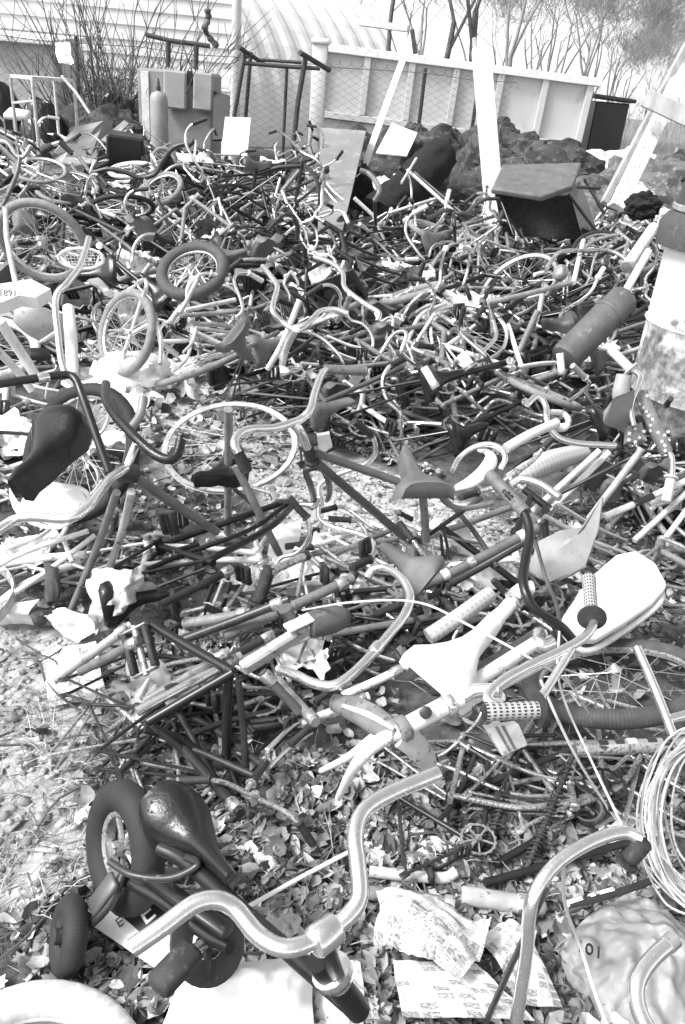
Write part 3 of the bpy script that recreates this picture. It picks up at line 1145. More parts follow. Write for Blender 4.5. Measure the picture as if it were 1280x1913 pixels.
# ---------------------------------------------------------------- left-hand table, chair and junk
TY = 9.2
t = thing('metal_table', 'tall pale metal table frame standing at the left edge behind the bikes', 'table', Q(60, 260, TY))
a, b2, c2, d2 = Q(18, 131, TY), Q(60, 146, TY - .3), Q(138, 149, TY + .3), Q(100, 134, TY + .7)
zt = b2.z
for p in (a, b2, c2, d2):
    p.z = zt
mb = MB()
plate(mb, [a, b2, c2, d2], .03)
mb.build('tabletop', 'paint_pale', t, smooth=False)
for p in (a, b2, c2, d2):
    mb = MB()
    tube(mb, [V((p.x, p.y, zt - .015)), V((p.x + .01, p.y, 0))], .018, 8)
    mb.build('leg', 'paint_pale', t)
mb = MB()
tube(mb, [V((a.x, a.y, zt - .25)), V((b2.x, b2.y, zt - .2))], .012, 6)
mb.build('stretcher', 'paint_pale', t)
o = MB()
tube(o, PP([(115, 142, TY - .1, 0), (140, 170, TY - .15, 0), (168, 212, TY - .2, 0)]), .016, 8)
tag(o.build('pale_pole', 'paint_pale'), 'thin pale pole slanting down from the metal table', 'pole')
t = thing('white_chair', 'small chair with a white seat under the pale metal table', 'chair', Q(33, 260, TY + .2))
p = Q(33, 214, TY + .2)
mb = MB()
box(mb, p, (.24, .3, .07), rotm(8, 4, 12), bev=.025)
mb.build('seat', 'plastic_white', t)
for dx in (-.1, .1):
    for dy in (-.12, .12):
        mb = MB()
        tube(mb, [p + V((dx, dy, -.03)), V((p.x + dx * 1.1, p.y + dy * 1.1, 0))], .012, 6)
        mb.build('leg', 'paint_mid', t)
mb = MB()
sheet(mb, Q(100, 78, TY + 1.2), Q(128, 82, TY + 1.2), Q(138, 122, TY + 1.1), Q(112, 118, TY + 1.1), 10, 10, .09, 7, 3)
tag(mb.build('white_plastic_bag', 'bag_white'), 'white plastic bag caught high on the fence at upper left', 'plastic bag')
def heap(name, label, cat, px, py, Y, rx, ry, z0, z1, mat, seed, rz=0, amp=.3, sharp=True, ax=0, ay=0, group=None):
    p = Q(px, py, Y)
    mb = MB()
    blob(mb, (p.x, Y, (z0 + z1) / 2), rx, ry, (z1 - z0) / 2, amp, 2.2, seed, rotm(ax, ay, rz), 64, 40, sharp)
    return tag(mb.build(name, mat, smooth=not sharp), label, cat, group)
heap('crumpled_sheet_metal', 'dark crumpled sheet metal under the bush beside the metal table', 'sheet metal', 190, 185, 10.6, .62, .3, .2, 1.18, 'tarp_dark', 2)
heap('junk_box', 'black box standing behind the legs of the pale table', 'box', 75, 195, 10.4, .32, .3, 0, 1.25, 'paint_black', 4, amp=.08)
heap('junk_barrel', 'dark junk barrel at the left edge beside the table', 'barrel', -5, 170, 10.4, .3, .3, 0, 1.4, 'paint_black', 6, amp=.06)
heap('dark_tarpaulin', 'black tarpaulin bundle under the bare bush left of the concrete vault', 'tarpaulin', 232, 190, 11.0, .55, .3, .1, 1.3, 'paint_black', 41)
heap('rock_heap', 'heap of pale rubble left of the concrete vault', 'rubble', 215, 255, 9.6, .55, .35, .2, .98, 'tarp_mid', 9)
# folded cardboard sheets
for k, (pts, Y, lab, mt) in enumerate((
        ([(98, 285), (140, 232), (210, 222), (205, 245), (172, 300)], 9.0, 'buckled grey cardboard sheet leaning left of the gas cylinder', 'cardboard'),
        ([(60, 300), (130, 282), (200, 300), (130, 345), (50, 340)], 8.3, 'dirty grey sheet lying flat in the heap below the metal table', 'wood_grey'),
        ([(188, 262), (232, 226), (240, 232), (205, 270)], 9.1, 'narrow weathered board propped against the cardboard sheet', 'wood_grey'))):
    P = [Q(x, y, Y + (.35 if y < 250 else 0)) for x, y in pts]
    mb = MB()
    plate(mb, P, .02, crumple=.12 if k < 2 else .01, seed=k)
    tag(mb.build('cardboard_sheet' if k == 0 else 'old_board', mt, smooth=False), lab, 'board')
mb = MB()
box(mb, Q(235, 280, 8.9), (.36, .3, .3), rotm(6, 4, 12), bev=.02)
tag(mb.build('milk_crate', 'paint_black', smooth=False), 'black plastic crate in front of the gas cylinder', 'crate')
# pale boards and bright panels
def board(name, pts, Y0, Y1, th, mat, label, cat='board'):
    ymin, ymax = min(p[1] for p in pts), max(p[1] for p in pts)
    P = [Q(x, y, Y1 + (Y0 - Y1) * (y - ymin) / (ymax - ymin)) for x, y in pts]
    mb = MB()
    plate(mb, P, th)
    return tag(mb.build(name, mat, smooth=False), label, cat)
board('white_panel', [(421, 219), (469, 221), (462, 292), (413, 290)], 9.5, 9.8, .02, 'board_white', 'bright white panel propped up beside the pipe frame', 'panel')
board('white_notice', [(402, 128), (431, 132), (429, 167), (400, 164)], 12.2, 12.25, .015, 'board_white', 'small white panel on the fence right of the concrete vault', 'panel')
board('plywood_sheet', [(598, 240), (684, 246), (640, 432), (594, 430)], 7.5, 9.8, .02, 'plywood', 'large pale plywood sheet leaning against the fence', 'plywood')
board('white_board', [(732, 231), (780, 249), (760, 292), (702, 287)], 10.5, 10.9, .02, 'board_white', 'bright white board on the dark heap right of the leaning pole')
board('dark_panel', [(400, 172), (430, 180), (428, 262), (398, 262)], 10.2, 10.6, .03, 'paint_black', 'black panel standing at the right side of the concrete vault', 'panel')
# leaning timbers
def timber(label, a, b, w, d, mat, name='timber', cat='timber', up=(0, 1, 0)):
    mb = MB()
    beam(mb, a, b, w, d, up)
    return tag(mb.build(name, mat, smooth=False), label, cat)
timber('thin pale pole leaning right above the plywood sheet', Q(680, 312, 9.6), Q(768, 70, 10.8), .075, .06, 'paint_white', 'leaning_pole', 'pole')
timber('short rusty iron hanging at the head of the leaning pale pole', Q(770, 55, 10.75), Q(776, 100, 10.7), .05, .04, 'rust_dark', 'iron_strap', 'strap')
timber('horizontal pale rail running left from the head of the leaning pole', Q(672, 42, 11.2), Q(764, 54, 10.95), .07, .09, 'paint_pale', 'pale_rail', 'rail')
timber('broad white post leaning in front of the long container', Q(926, 425, 7.9), Q(899, 92, 8.5), .17, .1, 'wood_white', 'white_post', 'post')
timber('dark grey plank edge fixed to the side of the leaning white post', Q(907, 330, 8.12), Q(886, 72, 8.55), .04, .06, 'wood_grey', 'thin_plank', 'plank')
timber('long pale timber leaning at the right edge behind the drum', Q(1152, 388, 6.3), Q(1268, 150, 6.9), .11, .07, 'wood_white', 'pale_timber', 'timber')
timber('dark plank leaning along the pale timber at the right edge', Q(1128, 380, 6.5), Q(1285, 80, 7.2), .05, .05, 'wood_grey', 'dark_plank', 'plank')
timber('weathered cross plank nailed over the timbers at the right edge', Q(1205, 182, 6.55), Q(1330, 240, 6.3), .12, .04, 'wood_grey', 'cross_plank', 'plank')
# dark roofing felt heaps in front of the container
H_ = 'crumpled dark sheets heaped before the container'
heap('crumpled_roofing_sheet', 'dark crumpled roofing sheet immediately right of the white post', 'roofing sheet', 935, 250, 10.9, .62, .5, .1, 1.36, 'tarp_dark', 11, group=H_)
heap('crumpled_roofing_sheet', 'widest grey crumpled roofing sheet in the heap below the container', 'roofing sheet', 1030, 262, 10.6, .85, .5, .1, 1.22, 'tarp_dark', 15, rz=20, group=H_)
heap('crumpled_roofing_sheet', 'black crumpled roofing sheet low behind the upholstered chair', 'roofing sheet', 980, 300, 9.6, .8, .5, .05, 1.05, 'tarp_dark', 17, group=H_)
heap('crumpled_roofing_sheet', 'dark crumpled roofing sheet under the bright white board', 'roofing sheet', 790, 262, 11.2, .75, .4, .1, 1.28, 'tarp_dark', 19, group=H_)
heap('crumpled_roofing_sheet', 'small dark roofing sheet at the foot of the leaning pale pole', 'roofing sheet', 690, 262, 11.4, .5, .4, .1, 1.15, 'tarp_dark', 23, group=H_)
heap('crumpled_roofing_sheet', 'ragged grey roofing sheet at the right end of the dark heap', 'roofing sheet', 1090, 300, 9.4, .55, .4, .05, .95, 'tarp_mid', 27, group=H_)
heap('rubble_mound', 'pale mound of broken rubble between the dark heap and the timbers', 'rubble', 1175, 320, 9.6, .85, .6, -.1, .8, 'rubble', 31, amp=.4)
heap('rubble_mound', 'bright rubble mound farther back below the black bin', 'rubble', 1175, 262, 12.6, 1.1, .7, -.1, 1.1, 'rubble', 33, amp=.4)
heap('rubble_mound', 'grey rubble mound at the right edge behind the pale timber', 'rubble', 1262, 270, 10.5, .9, .6, -.1, 1.15, 'tarp_mid', 35, amp=.4)
heap('rubble_mound', 'low pale rubble mound between the black felt rolls and the white post', 'rubble', 838, 380, 9.3, .38, .3, -.1, .42, 'rubble', 37, amp=.4)
heap('rubble_mound', 'pale rubble mound behind the upright end of the black felt roll', 'rubble', 745, 315, 10.6, .4, .3, -.1, .72, 'rubble', 39, amp=.4)
# rolls of black felt
for pts, r, lab in (([(705, 405, 8.6, 0), (760, 355, 8.9, 0), (825, 290, 9.4, 0)], .2, 'thick roll of black felt slanting up toward the fence'),
                    ([(660, 432, 8.2, 0), (740, 420, 8.2, 0), (806, 408, 8.3, 0)], .115, 'lower black felt roll lying flat behind the bikes'),
                    ([(655, 380, 9.0, 0), (668, 345, 9.1, 0), (690, 335, 9.1, 0)], .16, 'short bundle of black felt at the foot of the plywood')):
    t = thing('felt_roll', lab, 'felt roll', PP(pts)[0])
    mb = MB()
    P = spline(PP(pts), 8)
    tube(mb, P, [r * (1 + .16 * noise.noise(p * 5)) for p in P], 26)
    mb.v = [p + V((noise.noise(p * 14), noise.noise(p * 14 + V((7, 0, 0))), noise.noise(p * 14 + V((0, 7, 0))))) * r * .22 for p in mb.v]
    mb.build('roll', 'felt_black', t)
    mb = MB()
    e = (P[-1] - P[-2]).normalized()
    lathe(mb, [(r * .55, 0), (r * .5, .012), (r * .1, .006)], P[-1] + e * .002, axis=e, n=14)
    mb.build('end_wrap', 'rubber', t)
# ================================================================= STRIPPED BICYCLES AND LOOSE PARTS
def wheel_parts(root, D=.62, r=.022, tyre='tyre_black', rim='chrome_rusty', spokes=True, tread=True, nsp=28, c=(0, 0, 0), as_part=False):
    """wheel in the local xz plane, axle along y"""
    c = V(c)
    Rr = D / 2 - r * 1.1
    n = 40
    mb = MB()
    rr = Rr - r * .75
    lathe(mb, [(rr - .012, -.006), (rr + .002, -.014), (rr + .01, -.014), (rr + .004, -.009), (rr + .004, .009), (rr + .01, .014), (rr + .002, .014), (rr - .012, .006), (rr - .012, -.006)], c, axis=(0, 1, 0), n=n, cap=False)
    rm = mb.build('wheel' if as_part else 'rim', rim, root)
    if as_part:
        root = rm
    if tyre:
        mb = MB()
        tube(mb, [c + V((Rr * math.cos(2 * math.pi * i / n), 0, Rr * math.sin(2 * math.pi * i / n))) for i in range(n)], r, 12, closed=True, uv=True)
        mb.build('tyre', tyre, root)
    mb = MB()
    lathe(mb, [(.006, -.05), (.009, -.045), (.022, -.034), (.022, -.03), (.013, -.026), (.013, .026), (.022, .03), (.022, .034), (.009, .045), (.006, .05)], c, axis=(0, 1, 0), n=10)
    mb.build('hub', 'steel', root)
    if spokes:
        mb = MB()
        for i in range(nsp):
            a = 2 * math.pi * i / nsp
            b_ = a + (1.2 if (i // 2) % 2 else -1.2)
            s = .031 if i % 2 else -.031
            tube(mb, [c + V((.02 * math.cos(b_), s, .02 * math.sin(b_))), c + V(((rr - .008) * math.cos(a), 0, (rr - .008) * math.sin(a)))], .0016, 3, cap=False)
        mb.build('spokes', 'spoke', root)
def bar_paths(kind):
    h = {'rise': [(0, .0, 0), (0, .06, 0), (.02, .12, .05), (.0, .2, .085), (-.06, .26, .085), (-.17, .285, .06)],
         'high': [(0, 0, 0), (0, .07, 0), (.02, .11, .06), (.03, .15, .2), (.0, .19, .27), (-.06, .25, .29), (-.17, .29, .27)],
         'bmx': [(0, 0, 0), (0, .07, 0), (0, .1, .03), (.0, .17, .19), (-.01, .23, .205), (-.04, .33, .2)],
         'flat': [(0, 0, 0), (.01, .12, .01), (.0, .2, .03), (-.05, .28, .03)],
         'drop': [(0, 0, 0), (0, .17, 0), (.02, .2, 0), (.09, .21, -.01), (.11, .21, -.06), (.07, .21, -.12), (-.04, .21, -.13)]}[kind]
    return [V(p) for p in h]
def add_bars(root, kind, at, mat, grip, ang=0.0, r=.011, tip=0.0):
    P = bar_paths(kind)
    M = Matrix.Translation(at) @ Matrix.Rotation(ang, 4, 'Z') @ Matrix.Rotation(tip, 4, 'Y')
    full = [M @ V((p.x, -p.y, p.z)) for p in reversed(P[1:])] + [M @ p for p in P]
    mb = MB()
    sp_ = spline(full, 5)
    tube(mb, sp_, r, 8)
    if kind == 'bmx':
        tube(mb, [M @ V((0, -.155, .16)), M @ V((0, .155, .16))], r * .75, 6)
    bars = mb.build('handlebar', mat, root)
    if grip:
        for s in (0, -1):
            a, b_ = (sp_[0], sp_[4]) if s == 0 else (sp_[-1], sp_[-5])
            d = (b_ - a).normalized()
            mb = MB()
            lathe(mb, [(r * .9, -.012), (r * 1.5, -.01), (r * 1.5, .0), (r * 1.4, .1), (r * 1.9, .102), (r * 1.9, .108), (r * 1.2, .11)], a, axis=d, n=10)
            mb.build('grip', grip, bars)
    return bars
def add_crank(root, at, mat='steel', pedals=True, ang=.6, ring=.095):
    at = V(at)
    mb = MB()
    y0 = at + V((0, -.045, 0))
    n = 36
    vs, fs = [], []
    for i in range(n):
        a = 2 * math.pi * i / n
        for rr, y in ((ring - .012, -.0015), (ring + (.004 if i % 2 else -.003), -.0015), (ring + (.004 if i % 2 else -.003), .0015), (ring - .012, .0015)):
            vs.append(y0 + V((rr * math.cos(a), y, rr * math.sin(a))))
    for i in range(n):
        for j in range(4):
            fs.append([i * 4 + j, i * 4 + (j + 1) % 4, ((i + 1) % n) * 4 + (j + 1) % 4, ((i + 1) % n) * 4 + j])
    mb.add(vs, fs)
    for k in range(5):
        a = ang + k * 2 * math.pi / 5
        tube(mb, [y0, y0 + V(((ring - .008) * math.cos(a), 0, (ring - .008) * math.sin(a)))], .006, 4)
    lathe(mb, [(.018, -.06), (.018, .06)], at, axis=(0, 1, 0), n=10)
    for s in (-1, 1):
        e = V((math.cos(ang) * .165 * s, .0, math.sin(ang) * .165 * s))
        b0 = at + V((0, s * .06, 0))
        tube(mb, [b0, b0 + e * .5 + V((0, s * .006, 0)), b0 + e + V((0, s * .012, 0))], [.011, .009, .011], 8)
    ck = mb.build('crankset', mat, root)
    if pedals:
        for s in (-1, 1):
            e = at + V((math.cos(ang) * .165 * s, s * .072, math.sin(ang) * .165 * s))
            mb = MB()
            rot = rotm(0, ang * 40 + 10, 0)
            c = e + V((0, s * .055, 0))
            for d in (-.03, .03):
                box(mb, c + rot @ V((d, 0, 0)), (.022, .09, .024), rot, .004)
            tube(mb, [e, e + V((0, s * .1, 0))], .008, 6)
            for q in (.012, .098):
                box(mb, e + V((0, s * q, 0)), (.075, .006, .016), rot)
            mb.build('pedal', 'rubber', ck)
def add_fork(root, hb, hd, axle, mat, y=.05, tips=True, r=.011):
    """crown at hb, blades to the axle; hd points up the head tube"""
    mb = MB()
    cr = hb - hd * .025
    tube(mb, [cr + V((0, -y, -.004)), cr + V((0, 0, .008)), cr + V((0, y, -.004))], [.012, .015, .012], 8)
    for s in (-1, 1):
        a = cr + V((0, s * y * .95, 0))
        m1 = a.lerp(axle + V((0, s * y, 0)), .6) - V((.02, 0, 0))
        tube(mb, [a, m1, axle + V((0, s * y, 0))], [r, r * .9, r * .62], 7, k=5)
    return mb.build('fork', mat, root)
ST = {  # seat-tube top, head bottom, head top, rear axle, front axle (bottom bracket at 0,0,0)
    'diamond': dict(st=(-.16, 0, .5), hb=(.42, 0, .36), ht=(.39, 0, .5), ra=(-.43, 0, .05), fa=(.6, 0, .03)),
    'step': dict(st=(-.15, 0, .46), hb=(.43, 0, .34), ht=(.4, 0, .46), ra=(-.42, 0, .05), fa=(.6, 0, .03)),
    'cruiser': dict(st=(-.17, 0, .42), hb=(.44, 0, .34), ht=(.41, 0, .46), ra=(-.45, 0, .05), fa=(.63, 0, .03)),
    'bmx': dict(st=(-.1, 0, .26), hb=(.37, 0, .25), ht=(.35, 0, .35), ra=(-.34, 0, .03), fa=(.46, 0, -.02)),
    'child': dict(st=(-.09, 0, .22), hb=(.28, 0, .2), ht=(.26, 0, .3), ra=(-.26, 0, .02), fa=(.36, 0, .0))}
def make_bike(style, mat, bars=None, barmat='chrome', grip='rubber', seat=None, fork=True, crank=True, pedals=True, rear=None, front=None, fender=None, turn=0.0, desc='', tip=0.0, wheelmat='tyre_black'):
    root = thing('stripped_bicycle' if not (rear and front) else 'bicycle', None, 'bicycle', local=True)
    g = {k: V(v) for k, v in ST[style].items()}
    O = V((.02, 0, .2))                      # origin near the balance point
    g = {k: v - O for k, v in g.items()}
    bb = -O
    big = style not in ('bmx', 'child')
    r1, r2 = (.0145, .008) if big else (.016, .009)
    hd = (g['ht'] - g['hb']).normalized()
    mb = MB()
    tube(mb, [bb, g['st']], r1, 9)
    tube(mb, [g['hb'] - hd * .02, g['ht'] + hd * .02], .018, 10)
    dt = g['hb'] + hd * .02
    if style == 'cruiser':
        tube(mb, [g['ht'] - hd * .02, (g['ht'] + g['st']) * .5 + V((.02, 0, .03)), g['st'] - V((0, 0, .05))], r1, 9, k=6)
        tube(mb, [g['ht'] - hd * .06, (g['ht'] + g['st']) * .5 + V((.02, 0, -.06)), bb + V((-.09, 0, .2)), g['ra'].lerp(bb, .5) + V((0, 0, .1))], r1 * .75, 8, k=6)
        tube(mb, [dt, bb], r1, 9)
    elif style == 'step':
        tube(mb, [g['ht'] - hd * .03, g['ht'].lerp(bb + V((-.07, 0, .2)), .6) + V((0, 0, -.03)), bb + V((-.07, 0, .21))], r1, 9, k=6)
        tube(mb, [dt, dt.lerp(bb, .6) + V((0, 0, -.03)), bb], r1, 9, k=6)
    else:
        tube(mb, [g['ht'] - hd * .03, g['st'] - V((0, 0, .03))], r1, 9)
        tube(mb, [dt, bb], r1 * 1.08, 9)
        if style == 'bmx':
            plate(mb, [g['hb'], g['hb'] + (bb - g['hb']) * .3, g['ht'] - hd * .04 + (g['st'] - g['ht']) * .25], .006)
    lathe(mb, [(.021, -.036), (.021, .036)], bb, axis=(0, 1, 0), n=12)
    for s in (-1, 1):
        ya = s * .055
        tube(mb, [bb + V((-.02, s * .022, 0)), bb.lerp(g['ra'], .5) + V((0, s * .04, 0)), g['ra'] + V((0, ya, 0))], r2, 7, k=3)
        tube(mb, [g['st'] + V((-.012, s * .016, -.035)), g['ra'] + V((0, ya, 0))], r2 * .85, 7)
        box(mb, g['ra'] + V((-.01, ya, 0)), (.05, .006, .035), bev=.002)
    mb.build('frame', mat, root)
    # head cups
    for q in (g['hb'] - hd * .022, g['ht'] + hd * .012):
        mb = MB()
        lathe(mb, [(.02, 0), (.024, .004), (.024, .01), (.018, .014)], q, axis=hd, n=10)
        mb.build('head_cup', 'chrome', root)
    if fork:
        add_fork(root, g['hb'], hd, g['fa'], rnd.choice((mat, 'chrome', mat)) if mat != 'paint_white' else mat)
    if bars:
        mb = MB()
        q = g['ht'] + hd * .02
        tube(mb, [q, q + hd * .07, q + hd * .085 + V((.03, 0, .0)), q + hd * .085 + V((.05, 0, 0))], [.012, .012, .013, .015], 8)
        lathe(mb, [(.017, -.022), (.017, .022)], q + hd * .085 + V((.05, 0, 0)), axis=(0, 1, 0), n=10)
        mb.build('stem', barmat, root)
        add_bars(root, bars, q + hd * .085 + V((.05, 0, 0)), barmat, grip, turn, tip=tip)
    if seat:
        up = .1 if big else .06
        top = g['st'] + V((-.03, 0, up))
        mb = MB()
        tube(mb, [g['st'] - V((0, 0, .02)), top], .012, 8)
        mb.build('seat_post', 'chrome', root)
        if seat == 'banana':
            mb = MB()
            saddle(mb, Matrix.Translation(top + V((-.32, 0, .02))), L=.52, wide=.075, nose=.05, deep=.045, prof=((0, .5), (.03, .8), (.1, .95), (.3, 1), (.6, .85), (.85, .75), (.95, .6), (1, .35)))
            mb.build('saddle', 'vinyl_dark', root)
        else:
            mb = MB()
            w_ = .105 if seat != 'slim' else .075
            saddle(mb, Matrix.Translation(top + V((-.13, 0, .02))), L=.27, wide=w_)
            mb.build('saddle', 'vinyl_black' if seat == 'black' else ('plastic_white' if seat == 'white' else 'vinyl_grey'), root)
    if crank:
        add_crank(root, bb, rnd.choice(('steel', 'chrome_rusty', 'paint_dark')), pedals, rnd.uniform(0, 3), .09 if big else .065)
    D = .64 if big else .48
    if rear:
        wheel_parts(root, D, .021, rear, 'chrome_rusty', True, True, 24, g['ra'], True)
    if front:
        wheel_parts(root, D, .021, front, 'chrome_rusty', True, True, 24, g['fa'], True)
    if fender:
        mb = MB()
        n = 12
        P = []
        for i in range(n):
            a = R(20 + 130 * i / (n - 1))
            P.append(g['ra'] + V((-math.cos(a + .5) * (D / 2 + .02), 0, math.sin(a + .5) * (D / 2 + .02))))
        tube(mb, P, .03, 8, flat=(.35, (0, 1, 0)))
        mb.build('mudguard', fender, root)
    root['desc'] = desc
    freeze(root)
    return root
PROTO = [
    make_bike('diamond', 'paint_dark', 'rise', 'chrome', 'rubber', 'grey', desc='dark bicycle frame with swept handlebar and saddle', turn=.5),
    make_bike('diamond', 'paint_mid', None, seat=None, fork=True, crank=True, desc='grey bicycle frame with fork but no handlebar'),
    make_bike('step', 'paint_white', 'rise', 'chrome', 'rubber', 'black', desc='white step-through frame with dark saddle', turn=-.8),
    make_bike('step', 'paint_dark', 'flat', 'chrome_rusty', 'rubber', None, desc='dark step-through frame with flat bar', turn=1.1),
    make_bike('cruiser', 'paint_pale', 'rise', 'chrome', 'plastic_pale', 'grey', fender='paint_pale', desc='pale curved-tube frame with mudguard', turn=.3),
    make_bike('cruiser', 'paint_black', 'high', 'chrome', 'rubber', None, desc='black curved-tube frame with high handlebar', turn=-.5),
    make_bike('bmx', 'chrome', 'bmx', 'chrome', 'rubber', 'slim', desc='small chrome frame with braced handlebar', turn=.9),
    make_bike('bmx', 'paint_mid', 'bmx', 'chrome_rusty', 'rubber', None, desc='small grey frame with braced handlebar', turn=-1.2),
    make_bike('bmx', 'paint_white', 'high', 'chrome', 'plastic_pale', 'banana', desc='small white frame with banana saddle', turn=.2),
    make_bike('child', 'paint_dark', 'high', 'chrome', 'plastic_white', 'banana', desc='tiny dark frame with high handlebar', turn=.5),
    make_bike('diamond', 'paint_white', None, fork=False, crank=False, desc='bare white diamond frame'),
    make_bike('diamond', 'paint_grey', 'drop', 'chrome', None, 'slim', desc='grey racing frame with drop handlebar', turn=.7),
    make_bike('diamond', 'paint_black', 'rise', 'chrome_rusty', 'rubber', 'black', rear='tyre_black', desc='black frame with its rear wheel on', turn=-.3),
    make_bike('step', 'paint_pale', 'rise', 'chrome', 'rubber', 'grey', rear='tyre_grey', front='tyre_grey', desc='pale bicycle with both wheels on', turn=.4),
    make_bike('bmx', 'paint_dark', 'bmx', 'chrome', 'rubber', 'black', rear='tyre_dark', front='tyre_grey', desc='small dark bicycle with knobbly tyres', turn=-.7),
    make_bike('child', 'paint_white', 'flat', 'chrome', 'plastic_white', 'white', desc='tiny white frame with white saddle', turn=-.4),
    make_bike('cruiser', 'chrome_rusty', None, fork=True, crank=True, pedals=False, desc='bare rusty curved-tube frame'),
    make_bike('diamond', 'paint_black', None, fork=True, crank=True, seat='black', desc='black diamond frame with saddle but no handlebar'),
]
DARKER = [PROTO[i] for i in (0, 0, 1, 1, 1, 3, 3, 3, 5, 7, 11, 11, 12, 12, 14, 16, 16, 16, 17, 17, 17, 17, 2, 4, 6, 10, 10, 13, 9)]
def loose(kind, mat, **k):
    name, cat, desc = {'wheel': ('bicycle_wheel', 'wheel', 'wheel'), 'bars': ('handlebar', 'handlebar', 'handlebar'), 'fork': ('bicycle_fork', 'fork', 'fork'), 'tube': ('metal_tube', 'tube', 'tube'),
                       'guard': ('mudguard', 'mudguard', 'mudguard'), 'saddle': ('bicycle_saddle', 'saddle', 'saddle'), 'crank': ('crankset', 'crankset', 'crankset'), 'paper': ('paper_scrap', 'paper', 'scrap'), 'chain': ('bicycle_chain', 'chain', 'chain'), 'rod': ('metal_rod', 'rod', 'rod')}[kind]
    root = thing(name, None, cat, local=True)
    mb = MB()
    if kind == 'wheel':
        wheel_parts(root, k.get('D', .6), k.get('r', .022), k.get('tyre', 'tyre_black'), mat)
    elif kind == 'bars':
        add_bars(root, k['style'], V((0, 0, 0)), mat, k.get('grip', 'rubber'), 0)
        tube(mb, [V((.0, 0, 0)), V((-.05, 0, -.01)), V((-.06, 0, -.2))], .011, 8)
        lathe(mb, [(.017, -.022), (.017, .022)], V((0, 0, 0)), axis=(0, 1, 0), n=10)
        mb.build('stem', mat, root)
    elif kind == 'fork':
        add_fork(root, V((0, 0, 0)), V((-.25, 0, 1)).normalized(), V((.16, 0, -.38)), mat)
        tube(mb, [V((0, 0, -.02)), V((-.06, 0, .2))], .0125, 8)
        mb.build('steerer', mat, root)
    elif kind in ('tube', 'rod'):
        ln, r = (rnd.uniform(.5, .8), .0135) if kind == 'tube' else (rnd.uniform(.7, 1.2), .005)
        tube(mb, [V((-ln / 2, 0, 0)), V((0, .02, .01)), V((ln / 2, 0, 0))], r, 8, k=4)
        mb.build('shaft', mat, root)
        for q, a in ((V((-ln / 2, 0, 0)), -1), (V((ln / 2, 0, 0)), 1)):
            mb = MB()
            lathe(mb, [(r * 1.25, -.03), (r * 1.4, -.012), (r * 1.4, .008), (r * .9, .011)], q, axis=(a, 0, 0), n=8)
            mb.build('end_fitting', 'steel', root)
    elif kind == 'guard':
        P = [V((.33 * math.cos(R(a)), 0, .33 * math.sin(R(a)))) for a in range(20, 165, 10)]
        tube(mb, P, .034, 10, flat=(.35, (0, 1, 0)))
        mb.build('blade', mat, root)
        mb = MB()
        for s in (-1, 1):
            tube(mb, [P[10], P[10] * .5 + V((0, s * .05, 0)), V((0, s * .05, 0))], .003, 4)
        mb.build('stay', 'steel', root)
    elif kind == 'saddle':
        saddle(mb, Matrix.Translation((-.13, 0, 0)), L=.27, wide=k.get('w', .105))
        mb.build('cover', mat, root)
        mb = MB()
        tube(mb, [V((-.02, 0, -.03)), V((-.01, 0, -.2))], .012, 8)
        for s in (-1, 1):
            tube(mb, [V((-.1, s * .05, -.03)), V((-.03, s * .02, -.05)), V((.12, s * .01, -.02))], .004, 5, k=3)
        mb.build('seat_post', 'chrome', root)
    elif kind == 'crank':
        add_crank(root, (0, 0, 0), mat, True, .7)
    elif kind == 'paper':
        s = k.get('s', .25)
        sheet(mb, (-s / 2, -s * .35, 0), (s / 2, -s * .4, 0), (s * .45, s * .4, 0), (-s * .4, s * .35, 0), 22, 18, s * .26, 8, k.get('seed', 1), jag=.6)
        mb.build('sheet', mat, root)
    elif kind == 'chain':
        P = spline([V((0, 0, 0)), V((.12, .05, 0)), V((.2, -.04, .02)), V((.33, .02, 0)), V((.4, .12, 0)), V((.3, .2, .01)), V((.15, .16, 0))], 10)
        for i in range(0, len(P) - 1):
            box(mb, (P[i] + P[i + 1]) / 2, ((P[i + 1] - P[i]).length * .9, .004 if i % 2 else .008, .009), axes(P[i + 1] - P[i]))
        mb.build('links', mat, root)
    root['desc'] = k['desc']
    freeze(root)
    return root
